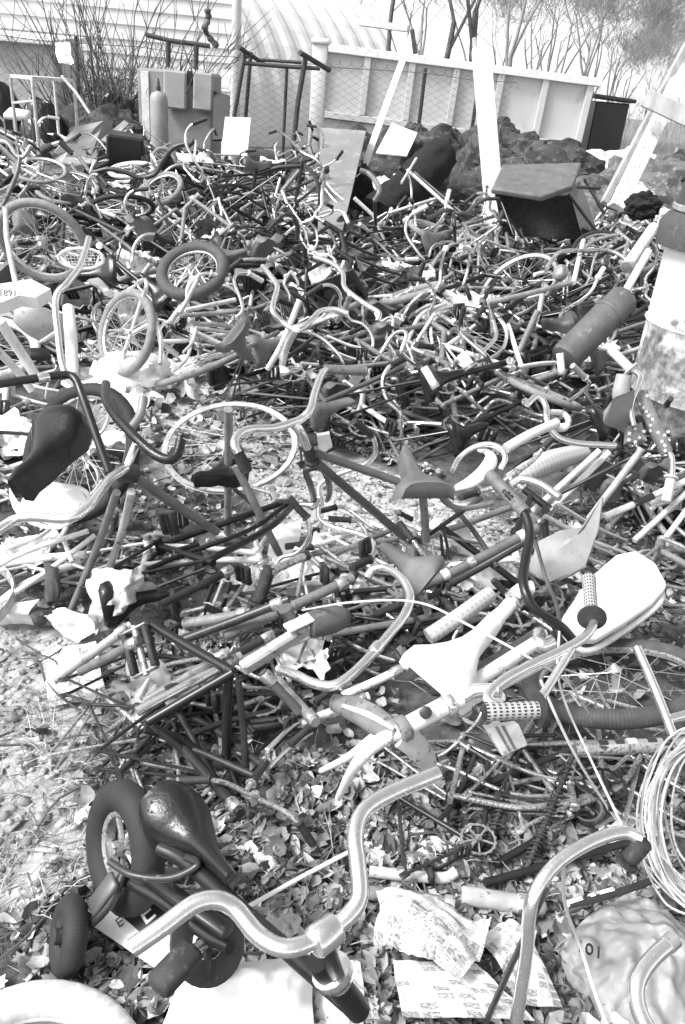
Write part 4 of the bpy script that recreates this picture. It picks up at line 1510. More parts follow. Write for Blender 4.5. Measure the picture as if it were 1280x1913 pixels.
LOOSE = {
    'wheel': [loose('wheel', 'chrome_rusty', tyre='tyre_black', desc='black-tyred spoked wheel'), loose('wheel', 'chrome', tyre=None, desc='bare spoked rim'),
              loose('wheel', 'chrome_rusty', D=.46, r=.026, tyre='tyre_grey', desc='small grey-tyred wheel'), loose('wheel', 'paint_white', D=.5, r=.024, tyre='tyre_pale', desc='small pale-tyred wheel')],
    'bars': [loose('bars', 'chrome', style='rise', desc='loose chrome swept handlebar'), loose('bars', 'chrome_rusty', style='high', desc='loose rusty high handlebar'), loose('bars', 'chrome', style='high', grip='plastic_white', desc='loose chrome high handlebar with white grips'),
             loose('bars', 'paint_black', style='bmx', desc='loose black braced handlebar'), loose('bars', 'chrome', style='bmx', grip='plastic_grey', desc='loose chrome braced handlebar')],
    'fork': [loose('fork', 'chrome', desc='loose chrome fork'), loose('fork', 'paint_dark', desc='loose dark fork'), loose('fork', 'paint_white', desc='loose white fork')],
    'tube': [loose('tube', 'chrome', desc='loose shiny tube'), loose('tube', 'paint_white', desc='loose white tube'), loose('tube', 'paint_dark', desc='loose dark tube'), loose('tube', 'paint_black', desc='loose black tube'), loose('tube', 'paint_mid', desc='loose grey tube')],
    'guard': [loose('guard', 'paint_pale', desc='pale bent mudguard'), loose('guard', 'chrome', desc='chrome mudguard'), loose('guard', 'paint_dark', desc='dark mudguard')],
    'saddle': [loose('saddle', 'vinyl_black', desc='black saddle on its post'), loose('saddle', 'vinyl_grey', desc='grey saddle on its post'), loose('saddle', 'plastic_white', w=.08, desc='slim white saddle on its post')],
    'crank': [loose('crank', 'chrome_rusty', desc='loose rusty crankset with pedals'), loose('crank', 'paint_dark', desc='loose dark crankset with pedals')],
    'rod': [loose('rod', 'steel', desc='thin steel rod'), loose('rod', 'rust_dark', desc='thin rusty rod')],
    'paper': [loose('paper', 'paper_white', s=.3, seed=1, desc='crumpled white paper'), loose('paper', 'leaflet', s=.24, seed=2, desc='printed paper scrap'), loose('paper', 'bag_white', s=.36, seed=3, desc='crumpled white plastic scrap'), loose('paper', 'cardboard', s=.28, seed=4, desc='grey card scrap')],
    'chain': [loose('chain', 'rust_dark', desc='rusty bicycle chain')],
}
# things one can find, with their place on the ground, for the labels
MARK = [('grey tipped canister', W(1090, 690)), ('steel drum at the right edge', W(1215, 800)), ('leaning white post', Q(915, 420, 7.9)), ('plywood sheet', Q(610, 430, 8.7)),
        ('concrete vault', Q(325, 290, 10)), ('white-tyred standing wheel', W(80, 560)), ('wide tyre tipped over the heap', W(360, 600)), ('knotted white sack', W(250, 700)),
        ('bare rim on the gravel', W(430, 870)), ('black tub', W(640, 590)), ('patch of bare gravel', W(680, 950)), ('upholstered chair', Q(1010, 440, 7.0)), ('grey hourglass saddle', W(460, 700)),
        ('star-spotted handlebar', W(1190, 850)), ('metal table', Q(60, 330, 9)), ('black felt rolls', Q(750, 430, 8.3)), ('crescent white mudguard', W(900, 940)), ('white plastic seat shell', W(1140, 1230)),
        ('folded leaflet', W(140, 1270)), ('fallen child bicycle', W(330, 1700)), ('white moulded saddle', W(840, 1400)), ('grey metal flap', W(1060, 1090)), ('coil of wire', W(1250, 1600)), ('glossy black saddle at the left edge', W(60, 900))]
LAB = {}
def side(p, q):
    d = p - q
    a, b_ = d.x, d.y
    ln = math.hypot(a, b_)
    f = 'close ' if ln < .4 else ''
    if abs(a) > abs(b_) * 1.3:
        return f + ('right of' if a > 0 else 'left of')
    return f + ('behind' if b_ > 0 else 'in front of')
def label_for(desc, how, p):
    near = sorted(MARK, key=lambda m_: (m_[1] - V((p.x, p.y, m_[1].z))).length)
    opts = []
    for i in (0, 1, 2):
        a = f'{side(p, near[i][1])} the {near[i][0]}'
        opts += [f'{desc} {how} {a}', f'{desc} {a}']
        for j in range(4):
            if j != i:
                opts.append(f'{desc} {a}, {side(p, near[j][1])} the {near[j][0]}')
    opts = [o for o in opts if len(o.split()) <= 16]
    s = next((o for o in opts if o not in LAB), opts[0])
    LAB[s] = LAB.get(s, 0) + 1
    return s
USED = set()
# ground kept open so that the things that stand out are not buried by loose scrap
OPEN_PX = ((1040, 1020, 1262, 1215), (60, 1120, 235, 1345), (760, 1130, 960, 1320), (320, 745, 545, 915), (985, 925, 1135, 1095), (165, 1040, 265, 1200), (735, 830, 945, 940), (20, 880, 170, 985))
def buried(p):
    d = p - CAMP
    f = d.dot(FW)
    if f < .1:
        return True
    x, y = 640 + FPX * d.dot(RT) / f, 956.5 - FPX * d.dot(UP) / f
    return any(a - 35 < x < c + 35 and b_ - 25 < y < e + 25 for a, b_, c, e in OPEN_PX)
def place(proto, loc, rot, sc, group, how='lying'):
    if proto.name in USED:
        o = copy_tree(proto)
    else:
        o = proto
        USED.add(proto.name)
    o.location = loc
    o.rotation_mode = 'QUATERNION'
    o.rotation_quaternion = rot
    o.scale = (sc, sc, sc)
    o['label'] = label_for(proto['desc'], how, V(loc))
    o['group'] = group
    return o
def heap_z(loc, H, k):
    return loc
def orient(head, roll, pitch):
    return (Matrix.Rotation(head, 4, 'Z') @ Matrix.Rotation(-pitch, 4, 'Y') @ Matrix.Rotation(roll, 4, 'X')).to_quaternion()
def clear_at(x, y):
    return inpoly(x, y, CLEAR_MID) or inpoly(x, y, CLEAR_LEFT) or inpoly(x, y, PATH) or inpoly(x, y, LEAF_BED)
def blocked(x, y, hh, ln):
    return any(clear_at(x + math.cos(hh) * f * ln, y + math.sin(hh) * f * ln) for f in (-1, -.5, 0, .5, 1))
def scatter(poly, n, H, protos, group, rg, head=None, spread=.5, roll=(60, 100), pitch=(-12, 18), sc=(.85, 1.08), hfun=None):
    P = sample(poly, n, rg)
    P.sort(key=lambda p: -p[1])
    for i, (x, y) in enumerate(P):
        h = H if hfun is None else hfun(x, y)
        z = .09 + h * rg.random() ** 1.2
        hh = rg.uniform(0, 6.28) if head is None else head + rg.gauss(0, spread) + (math.pi if rg.random() < .12 else 0)
        if poly in (NEAR_L, NEAR_M, NEAR_R):
            for _ in range(12):
                if not blocked(x, y, hh, .5) and not buried(V((x, y, z))):
                    break
                (x, y), hh = sample(poly, 1, rg)[0], (rg.uniform(0, 6.28) if head is None else head + rg.gauss(0, spread))
            else:
                continue
        rl = R(rg.uniform(*roll)) * rg.choice((-1, 1))
        place(rg.choice(protos), (x, y, z), orient(hh, rl, R(rg.uniform(*pitch))), rg.uniform(*sc), group)
FILL = random.Random(77)
HEAP_L = gpoly([(-150, 720), (60, 735), (190, 690), (330, 690), (480, 660), (560, 600), (600, 530), (585, 470), (555, 425), (300, 415), (0, 400), (-200, 420)])
HEAP_R = gpoly([(450, 770), (520, 690), (560, 620), (700, 520), (860, 470), (900, 440), (1160, 455), (1190, 560), (1190, 700), (1180, 860), (1040, 900), (930, 850), (800, 850), (690, 830), (600, 800)])
HEAP_B = gpoly([(760, 500), (900, 455), (1150, 470), (1160, 560), (950, 590), (800, 560)])
NEAR_L = gpoly([(-60, 760), (60, 760), (220, 860), (330, 900), (460, 960), (500, 1060), (330, 1110), (230, 1100), (100, 1100), (-60, 1060)])
NEAR_M = gpoly([(240, 1200), (360, 1140), (560, 1080), (700, 1080), (720, 1160), (620, 1300), (480, 1380), (300, 1400), (220, 1330)])
NEAR_R = gpoly([(760, 1060), (900, 1000), (1060, 960), (1200, 880), (1340, 860), (1340, 1250), (1150, 1260), (1050, 1290), (900, 1290), (780, 1270), (720, 1200)])
def hl(x, y):
    return max(.12, min(.74, .1 + .14 * (y - 4.3)))
def hr(x, y):
    return max(.1, min(.5, .12 + .16 * (y - 3.9)))
G_B = 'stripped bicycles heaped across the yard'
scatter(HEAP_L, 138, .6, DARKER, G_B, FILL, hfun=hl, roll=(35, 100), pitch=(-20, 25))
scatter(HEAP_R, 145, .4, DARKER, G_B, FILL, head=R(48), spread=.2, hfun=hr, roll=(50, 95), pitch=(-2, 22))
scatter(HEAP_B, 26, .3, DARKER, G_B, FILL, head=R(60), spread=.25, roll=(20, 80), pitch=(5, 30))
MID = gpoly([(470, 745), (560, 690), (760, 690), (820, 830), (740, 850), (830, 900), (700, 860), (600, 815), (540, 790)])
scatter(MID, 22, .22, DARKER, G_B, FILL, head=R(45), spread=.2, roll=(60, 95), pitch=(2, 16), sc=(.75, 1.0))
scatter(NEAR_L, 6, .1, PROTO[:12], G_B, FILL, head=R(55), spread=.5, roll=(70, 95), pitch=(-5, 5), sc=(.7, .9))
scatter(NEAR_M, 10, .1, [PROTO[i] for i in (1, 3, 5, 7, 16, 1, 3, 5, 10)], G_B, FILL, head=R(35), spread=.25, roll=(75, 97), pitch=(-3, 6), sc=(.62, .8))
scatter(NEAR_R, 24, .12, DARKER, G_B, FILL, head=R(40), spread=.4, roll=(65, 97), pitch=(-4, 8), sc=(.7, .95))
FORE_R = gpoly([(880, 1440), (1060, 1420), (1220, 1440), (1230, 1560), (1080, 1640), (900, 1650), (830, 1560)])
FORE_L = gpoly([(250, 1260), (460, 1260), (540, 1380), (480, 1480), (330, 1440), (240, 1360)])
DK = [PROTO[i] for i in (3, 5, 16, 17, 1)]
def scatter_open(poly, n, sc, rg, head, kinds=None):
    for (x, y) in sample(poly, n, rg):
        place(rg.choice(kinds or DK), (x, y, rg.uniform(.05, .1)), orient(head + rg.gauss(0, .4), R(rg.choice((-1, 1)) * rg.uniform(80, 96)), R(rg.uniform(-3, 5))), rg.uniform(*sc), G_B)
scatter_open(FORE_R, 6, (.42, .62), FILL, R(30))
scatter_open(FORE_L, 8, (.52, .74), FILL, R(35), [PROTO[i] for i in (3, 16, 1, 3)])
PATH_L = gpoly([(150, 695), (400, 700), (430, 740), (330, 770), (300, 830), (200, 790)])
def scatter_loose(kind, poly, n, hf, rg, head=None, spread=.5, tilt=25, up=.03, sc=(.9, 1.1)):
    cat = {'wheel': 'loose bicycle wheels in the heaps', 'bars': 'loose handlebars in the heaps', 'fork': 'loose forks in the heaps', 'tube': 'loose tubes in the heaps', 'guard': 'loose mudguards in the heaps', 'saddle': 'loose saddles in the heaps',
           'crank': 'loose cranksets in the heaps', 'rod': 'thin rods in the heaps', 'paper': 'paper and plastic scraps', 'chain': 'bicycle chains'}[kind]
    for (x, y) in sample(poly, n, rg):
        z = up + hf(x, y) * rg.uniform(.5, 1.1)
        hh = rg.uniform(0, 6.28) if head is None else head + rg.gauss(0, spread)
        if buried(V((x, y, z))):
            continue
        if kind != 'paper' and poly in (NEAR_L, NEAR_M, NEAR_R) and blocked(x, y, hh, .25):
            continue
        flat = 90 if kind in ('wheel', 'bars', 'fork', 'guard', 'crank') else 0
        rl = R(flat + rg.gauss(0, tilt))
        place(rg.choice(LOOSE[kind]), (x, y, z), orient(hh, rl, R(rg.gauss(0, tilt * .6))), rg.uniform(*sc), cat)
lo = lambda x, y: .04
for kind, nl, nr in (('wheel', 15, 6), ('bars', 13, 10), ('fork', 10, 10), ('tube', 10, 16), ('guard', 7, 7), ('saddle', 6, 6), ('crank', 8, 8), ('rod', 8, 10), ('paper', 26, 18), ('chain', 2, 2)):
    scatter_loose(kind, HEAP_L, nl, hl, FILL, tilt=32, up=.1)
    scatter_loose(kind, MID, max(1, nr // 4), lo, FILL, head=R(46) if kind in ('tube', 'fork', 'rod') else None, spread=.2, tilt=15, up=.1)
    scatter_loose(kind, HEAP_R, nr, hr, FILL, head=R(48) if kind in ('tube', 'fork', 'rod') else None, spread=.25, tilt=25, up=.1)
for kind, a, b_, c in (('bars', 3, 1, 3), ('fork', 1, 2, 4), ('tube', 1, 3, 5), ('guard', 1, 0, 2), ('crank', 2, 4, 3), ('rod', 1, 1, 3), ('paper', 8, 7, 10), ('chain', 1, 1, 1)):
    scatter_loose(kind, NEAR_L, a, lo, FILL, tilt=12, up=.06, sc=(.75, .95))
    scatter_loose(kind, NEAR_M, b_, lo, FILL, head=R(35) if kind in ('tube', 'fork', 'rod') else None, spread=.2, tilt=10, up=.06, sc=(.65, .85))
    scatter_loose(kind, NEAR_R, c, lo, FILL, head=R(40) if kind in ('tube', 'fork', 'rod') else None, spread=.3, tilt=12, up=.06, sc=(.75, .95))
scatter_loose('paper', PATH_L, 22, lambda x, y: .015, FILL, tilt=10, up=.03, sc=(.9, 1.5))
scatter_loose('paper', BACK_PALE, 34, lambda x, y: .03, FILL, tilt=15, up=.05, sc=(.8, 1.5))
scatter_loose('paper', LEAF_BED, 9, lambda x, y: .0, FILL, tilt=8, up=.03, sc=(.15, .3))

# ---------------------------------------------------------------- leaf litter, pebbles, dry grass
rg = random.Random(31)
def leaf_shape(kind):
    if kind == 0:      # lobed
        o = [(0, -.5), (.1, -.34), (.36, -.42), (.3, -.16), (.5, .02), (.27, .08), (.3, .3), (.12, .2), (0, .5), (-.12, .2), (-.3, .3), (-.27, .08), (-.5, .02), (-.3, -.16), (-.36, -.42), (-.1, -.34)]
    elif kind == 1:    # oval
        o = [(0, -.5), (.16, -.35), (.27, -.1), (.25, .15), (.12, .38), (0, .5), (-.12, .38), (-.25, .15), (-.27, -.1), (-.16, -.35)]
    else:              # round broken
        o = [(0, -.45), (.25, -.4), (.42, -.15), (.4, .2), (.2, .42), (.05, .3), (-.2, .42), (-.42, .12), (-.36, -.25), (-.15, -.35)]
    return o
def add_leaf(mb, c, size, rg):
    o = leaf_shape(rg.choice((0, 1, 1, 2, 2, 2, 1)))
    cu, fold = rg.uniform(-.9, 1.5), rg.uniform(-.8, 1.2)
    Mx = rotm(rg.gauss(0, 26), rg.gauss(0, 26), rg.uniform(0, 360)) @ Matrix.Diagonal((rg.uniform(.6, 1), 1, 1))
    n = len(o)
    vs = []
    for f in (1, .5):
        for x, y in o:
            x, y = x * f, y * f
            z = abs(x) * fold * .5 + cu * (x * x + y * y) * .7 + .07 * math.sin(x * 9 + y * 7 + cu * 9)
            vs.append(c + Mx @ (V((x, y, z)) * size))
    vs.append(c)
    fs = [[i, (i + 1) % n, n + (i + 1) % n, n + i] for i in range(n)] + [[n + i, n + (i + 1) % n, 2 * n] for i in range(n)]
    mb.add(vs, fs)
mb = MB()
EVERY = gpoly([(-80, 1000), (500, 900), (1350, 950), (1350, 1913), (1300, 2050), (-40, 2050), (-80, 1913)])
OUTER = gpoly([(1330, 760), (1900, 900), (2300, 1500), (2000, 2200), (1300, 2050), (1330, 1400)])
for poly, n, s0, s1 in ((LEAF_BED, 6000, .018, .07), (MID, 1500, .04, .09), (NEAR_M, 900, .02, .06), (NEAR_R, 1300, .02, .06), (NEAR_L, 700, .02, .06), (EVERY, 1600, .012, .06), (PATH, 380, .05, .11), (OUTER, 2500, .02, .07), (HEAP_R, 900, .05, .1)):
    for (x, y) in sample(poly, n, rg):
        k = gmask(x, y)
        if k > .5 and poly is not PATH and rg.random() < .75:
            continue
        add_leaf(mb, V((x, y, gz(x, y) + .006 + .022 * rg.random())), rg.uniform(s0, s1), rg)
o = mb.build('leaf_litter', 'leaf_litter')
tag(o, 'dead curled leaves lying all over the ground', 'leaves', kind='stuff')
mb = MB()
for poly, n in ((CLEAR_MID, 1200), (CLEAR_LEFT, 450), (LEAF_BED, 1000), (PATH, 800), (BACK_PALE, 300), (MID, 500), (OUTER, 900)):
    for (x, y) in sample(poly, n, rg):
        s = rg.uniform(.004, .013) * (1.8 if rg.random() < .06 else 1)
        blob(mb, (x, y, gz(x, y) + s * .3), s, s * rg.uniform(.6, 1), s * rg.uniform(.5, .8), .3, 1.5, rg.random() * 90, rotm(0, 0, rg.uniform(0, 180)), 6, 4)
o = mb.build('pebbles', 'pebbles')
tag(o, 'loose pale pebbles scattered over the bare ground', 'pebbles', kind='stuff')
mb = MB()
GRASS = gpoly([(-80, 1250), (230, 1330), (270, 1480), (180, 1640), (60, 1760), (-80, 1800)])
for poly, n, ln in ((GRASS, 550, .08), (LEAF_BED, 900, .09), (EVERY, 700, .09)):
    for (x, y) in sample(poly, n, rg):
        a = rg.uniform(0, 6.28)
        l2 = ln * rg.uniform(.5, 1.5)
        d = V((math.cos(a), math.sin(a), rg.uniform(.1, .8)))
        p = V((x, y, gz(x, y)))
        q1 = p + d * l2 * .5
        q2 = p + V((d.x, d.y, d.z * .5)) * l2
        tube(mb, [p, q1, q2], [.0014, .0012, .0005], 3, cap=False)
o = mb.build('dry_grass', 'dry_grass')
tag(o, 'dry straw and grass stalks on the bare ground', 'dry grass', kind='stuff')
mb = MB()
for poly, n in ((LEAF_BED, 60), (NEAR_L, 25), (NEAR_R, 40), (CLEAR_LEFT, 14), (MID, 60)):
    for (x, y) in sample(poly, n, rg):
        a = rg.uniform(0, 6.28)
        d = V((math.cos(a), math.sin(a), 0))
        l2 = rg.uniform(.1, .35)
        e = V((-d.y, d.x, 0)) * rg.uniform(-.05, .05)
        p = V((x, y, gz(x, y) + .012))
        tube(mb, [p, p + d * l2 * .5 + e + V((0, 0, .02)), p + d * l2], [.0035, .003, .0015], 5, k=3)
o = mb.build('fallen_twigs', 'twig')
tag(o, 'fallen twigs among the dead leaves', 'twigs', kind='stuff')
# ================================================================= THE THINGS THAT STAND OUT IN THE PHOTOGRAPH
def H(name, label, cat, at, group=None):
    return thing(name, label, cat, W(*at) if not isinstance(at, V) else at, group)
def T(t, name, path, r, mat, k=6, n=10, **kw):
    mb = MB()
    tube(mb, PP(path), r, n, k=k if len(path) > 2 else 1, **kw)
    return mb.build(name, mat, t)
def LT(t, name, prof, a, b_, mat, n=16):
    mb = MB()
    lathe(mb, prof, a, b_, n=n)
    return mb.build(name, mat, t)
def grip(t, a, b_, r, mat, flange=1.9, uvdots=False, parent=None):
    """handlebar grip: from the open end a to the flanged end b"""
    a, b_ = (W(*a) if not isinstance(a, V) else a), (W(*b_) if not isinstance(b_, V) else b_)
    d = (b_ - a)
    ln = d.length
    mb = MB()
    if uvdots:
        tube(mb, [a + d * f for f in (0, .02, .3, .6, .97)], [r * 1.08, r * 1.12, r, r * .98, r * 1.02], 16, uv=True)
    else:
        prof = [(r * .85, 0), (r * 1.08, .004)]
        for i in range(10):
            z = .006 + (ln - .016) * i / 10
            prof += [(r, z), (r * 1.06, z + (ln - .016) / 30), (r, z + (ln - .016) / 15)]
        lathe(mb, prof + [(r, ln - .008)], a, b_, n=14)
    g = mb.build('grip', mat, parent or t)
    if flange:
        mb = MB()
        lathe(mb, [(r * .9, ln * .97 - .002), (r * flange, ln * .97), (r * flange, ln * .97 + .006), (r * .9, ln + .004)], a, b_, n=20)
        if parent:
            mb.build('grip_flange', mat, t)
        else:
            mb.build('flange', 'rubber' if uvdots else mat, g)
    return g
def SD(t, rear, tipp, wide, mat, up=(0, 0, 1), name='saddle', **kw):
    a, b_ = W(*rear) if not isinstance(rear, V) else rear, W(*tipp) if not isinstance(tipp, V) else tipp
    M = mat4(axes(b_ - a, up), a)
    mb = MB()
    saddle(mb, M, L=(b_ - a).length, wide=wide, **kw)
    return mb.build(name, mat, t)
def WH(name, label, at, D, r, nrm, tyre, rim, nsp=28, spokes=True, group=None):
    t = thing(name, label, 'wheel', W(*at) if not isinstance(at, V) else at, group, local=True)
    wheel_parts(t, D, r, tyre, rim, spokes, True, nsp)
    n = V(nrm).normalized()
    t.rotation_mode = 'QUATERNION'
    t.rotation_quaternion = V((0, 1, 0)).rotation_difference(n)
    return t
def EN(at, alpha, q, s=1):
    return ellipse_normal(W(*at) if not isinstance(at, V) else at, alpha, q, s)

# ---------------------------------------------------------------- fallen child's bicycle, bottom left
t = H('child_bicycle', 'black child bicycle with training wheel, glossy saddle and wide chrome handlebar', 'bicycle', (330, 1700, 0))
T(t, 'frame', [(300, 1585, .3), (350, 1612, .31), (450, 1700, .34), (560, 1795, .38), (648, 1872, .42)], .0155, 'paint_black')
T(t, 'chain_stay', [(225, 1640, .17), (300, 1680, .2), (385, 1745, .23), (430, 1770, .25)], .013, 'paint_black')
T(t, 'fender_brace', [(205, 1610, .3), (250, 1635, .31), (320, 1640, .32), (370, 1615, .34), (345, 1600, .35)], .007, 'paint_dark')
mb = MB()
beam(mb, W(272, 1632, .24), W(428, 1742, .28), .03, .016, (0, 0, 1))
mb.build('chain_guard', 'paint_dark', t)
LT(t, 'head_tube', [(.018, -.02), (.019, .0), (.019, .1), (.018, .12)], W(606, 1808, .5), W(668, 1885, .4), 'paint_black')
LT(t, 'head_race', [(.016, -.004), (.03, 0), (.03, .012), (.024, .018), (.02, .03)], W(618, 1812, .49), W(640, 1845, .455), 'chrome')
T(t, 'stem', [(604, 1742, .6), (612, 1775, .56), (625, 1815, .5)], .0125, 'paint_dark')
LT(t, 'stem_clamp', [(.02, -.02), (.022, -.016), (.022, .016), (.02, .02)], W(607, 1747, .6), W(650, 1715, .6), 'chrome')
hb_ = T(t, 'handlebar', [(246, 1772, .6), (300, 1735, .61), (362, 1690, .62), (405, 1681, .62), (440, 1698, .61), (480, 1745, .6), (520, 1769, .6), (560, 1767, .6), (608, 1743, .6), (650, 1712, .61), (672, 1675, .62), (668, 1610, .64), (664, 1560, .65), (680, 1515, .655), (730, 1482, .655), (818, 1445, .655)], .0125, 'chrome', n=14)
SDq = SD(t, (288, 1484, .36), (430, 1640, .37), .066, 'vinyl_black', up=(-.5, -.1, 1), deep=.06, crown=.03, nose=.03)
mb = MB()
for (x, y) in ((302, 1480), (318, 1477), (283, 1499), (276, 1514)):
    p = W(x, y, .372)
    blob(mb, p, .003, .003, .0022, 0, 1, 0, None, 6, 4)
mb.build('rivets', 'paint_dark', SDq)
T(t, 'seat_post', [(320, 1530, .33), (345, 1610, .26)], .012, 'chrome_rusty')
def child_wheel(c, n, D, r, nm):
    M = V((0, 1, 0)).rotation_difference(V(n).normalized()).to_matrix()
    c = W(*c)
    mb = MB()
    k = 32
    Rr = D / 2 - r
    tube(mb, [c + M @ V((Rr * math.cos(2 * math.pi * i / k), 0, Rr * math.sin(2 * math.pi * i / k))) for i in range(k)], r, 12, closed=True, uv=True)
    w = mb.build(nm, 'tyre_black', t)
    mb = MB()
    rr = Rr - r * .7
    lathe(mb, [(rr - .016, -.012), (rr + .004, -.018), (rr + .004, .018), (rr - .016, .012), (rr - .016, -.012)], c, axis=V(n), n=32, cap=False)
    mb.build('rim', 'chrome_rusty' if D > .25 else 'rubber', w)
    mb = MB()
    for i in range(5):
        a = 2 * math.pi * i / 5
        tube(mb, [c, c + M @ V((rr * math.cos(a), 0, rr * math.sin(a)))], .006 if D > .25 else .012, 6)
    lathe(mb, [(.012, -.03), (.016, -.028), (.016, .028), (.012, .03)], c, axis=V(n), n=10)
    mb.build('hub', 'chrome_rusty' if D > .25 else 'rubber', w)
child_wheel((232, 1582, .17), (-.74, -.6, .3), .275, .034, 'rear_wheel')
child_wheel((128, 1748, .085), (-.8, -.35, .3), .155, .024, 'training_wheel')
T(t, 'training_arm', [(150, 1745, .1), (205, 1690, .16), (232, 1630, .2)], .009, 'paint_dark')
mb = MB()
beam(mb, W(170, 1700, .14), W(215, 1640, .2), .04, .012, (0, 0, 1))
mb.build('training_bracket', 'paint_grey', t)
mb = MB()
c = W(388, 1760, .2)
cn = V((.45, -.35, .8)).normalized()
lathe(mb, [(.03, -.003), (.07, -.003), (.074, 0), (.07, .003), (.03, .003), (.03, -.003)], c, axis=cn, n=28, cap=False)
M = V((0, 0, 1)).rotation_difference(cn).to_matrix()
for i in range(5):
    a = 2 * math.pi * i / 5
    tube(mb, [c, c + M @ V((.064 * math.cos(a), .064 * math.sin(a), 0))], .008, 6)
lathe(mb, [(.014, -.03), (.014, .03)], c, axis=cn, n=10)
ck = mb.build('chainring', 'paint_dark', t)
T(t, 'crank', [(388, 1760, .21), (360, 1775, .24), (335, 1790, .25)], .01, 'chrome_rusty')
mb = MB()
a, b_ = W(290, 1848, .25), W(364, 1770, .26)
beam(mb, a, b_, .05, .032, (0, 0, 1), .008)
mb.build('pedal', 'rubber', t)
# printed carton under it
t = H('printed_carton', 'flattened printed carton with large E under the child bicycle', 'carton', (260, 1760, 0))
c0, c1, c2, c3 = W(165, 1724, .05), W(255, 1648, .09), W(420, 1735, .09), W(318, 1828, .05)
mb = MB()
plate(mb, [c0, c1, c2, c3], .012, crumple=.01)
mb.build('panel', 'paper_white', t, smooth=False)
cn = (c1 - c0).cross(c3 - c0).normalized()
if cn.z < 0:
    cn = -cn
ex = (c1 - c0).normalized()
ez = cn
ey = ez.cross(ex)
def cart(u, v):
    return c0 * (1 - u) * (1 - v) + c1 * u * (1 - v) + c2 * u * v + c3 * (1 - u) * v + cn * .0125
mb = MB()
plate(mb, [cart(.4, .1), cart(.98, .06), cart(.99, .7), cart(.5, .72), cart(.48, .5), cart(.3, .5)], .002)
mb.build('dark_print', 'paint_dark', t, smooth=False)
def ink(u, v, text, size, mat, name):
    mb = MB()
    ax_ = Matrix((ex, ey, ez)).transposed()
    letters(mb, text, mat4(ax_, cart(u, v) + cn * .003), size)
    mb.build(name, mat, t, smooth=False)
ink(.42, .46, 'E', .06, 'paper_white', 'large_letter')
ink(.06, .62, '50.', .042, 'paint_black', 'number')
ink(.78, .1, '25', .04, 'paper_white', 'number')
ink(.18, .3, 'E 50', .028, 'paint_dark', 'small_print')

# ---------------------------------------------------------------- bottom edge
mb = MB()
sheet(mb, W(280, 1925, .03), W(590, 1935, .04), W(575, 1790, .06), W(330, 1815, .05), 26, 22, .05, 7, 5, sag=.09, floor=.012)
tag(mb.build('plastic_sack', 'bag_white'), 'bright white crumpled plastic sack at the bottom edge under the child bicycle', 'plastic sack')
mb = MB()
sheet(mb, W(575, 1930, .02), W(690, 1930, .02), W(670, 1800, .03), W(590, 1810, .03), 12, 12, .02, 9, 8, sag=.02, floor=.01)
tag(mb.build('paper_wrapper', 'paper_white'), 'white paper wrapper between the white sack and the newspapers', 'paper')
WH('bicycle_tyre', 'pale worn tyre lying half out of the bottom left corner', (45, 2090, .04), .44, .034, (.1, -.15, 1), 'tyre_pale', 'paint_pale', spokes=False)
t = H('standing_tube', 'thick tube with a pale collar standing at the bottom edge beside the white sack', 'tube', (640, 1890, 0))
def news(label, a, b_, c, d, mat, seed, amp=.05, sag=.05, uvs=(1, 1), name='newspaper', cat='newspaper'):
    mb = MB()
    sheet(mb, W(*a), W(*b_), W(*c), W(*d), 24, 22, amp, 7, seed, uvs=uvs, sag=sag, floor=.012, th=.002)
    return tag(mb.build(name, mat), label, cat)
bpy.data.objects.remove(t)
news('crumpled newspaper page of advertisements lying under the bent chrome tube at bottom centre', (712, 1790, .09), (855, 1845, .12), (925, 1700, .12), (700, 1672, .08), 'newsprint_ads', 4, .06, .05)
news('flat newspaper sheet with pale picture below the crumpled page', (750, 1900, .055), (1000, 1912, .05), (890, 1800, .065), (735, 1795, .06), 'newsprint', 6, .015, .01)
news('narrow newspaper strip right of the bent chrome tube', (960, 1880, .055), (1055, 1882, .055), (1000, 1770, .075), (985, 1755, .075), 'newsprint', 9, .012, .01, (.6, 1))
news('dark folded newspaper tucked behind the bent chrome tube', (890, 1770, .05), (985, 1860, .045), (1010, 1740, .06), (950, 1710, .07), 'newsprint', 12, .04, .01)
mb = MB()
sheet(mb, W(1030, 1780, .05), W(1190, 1990, .03), W(1420, 1800, .07), W(1180, 1672, .07), 60, 60, .07, 7, 15, sag=.1, floor=.012)
bag = thing('grey_plastic_bag', 'big grey plastic bag in the bottom right corner', 'plastic bag', W(1180, 1800, 0))
mb.build('film', 'bag_grey', bag)
mb = MB()
p = W(1075, 1775, .155)
letters(mb, '101', mat4(axes(W(1120, 1790, .155) - p, (0, 0, 1)), p), .035, .002)
mb.build('printed_mark', 'paint_dark', bag, smooth=False)
mb = MB()
plate(mb, [W(1030, 1800, .02), W(1100, 1800, .03), W(1170, 1920, .02), W(1080, 1930, .02)], .01, crumple=.02)
tag(mb.build('dark_cardboard', 'paint_grey', smooth=False), 'dark card lying between the newspaper strip and the grey bag', 'card')

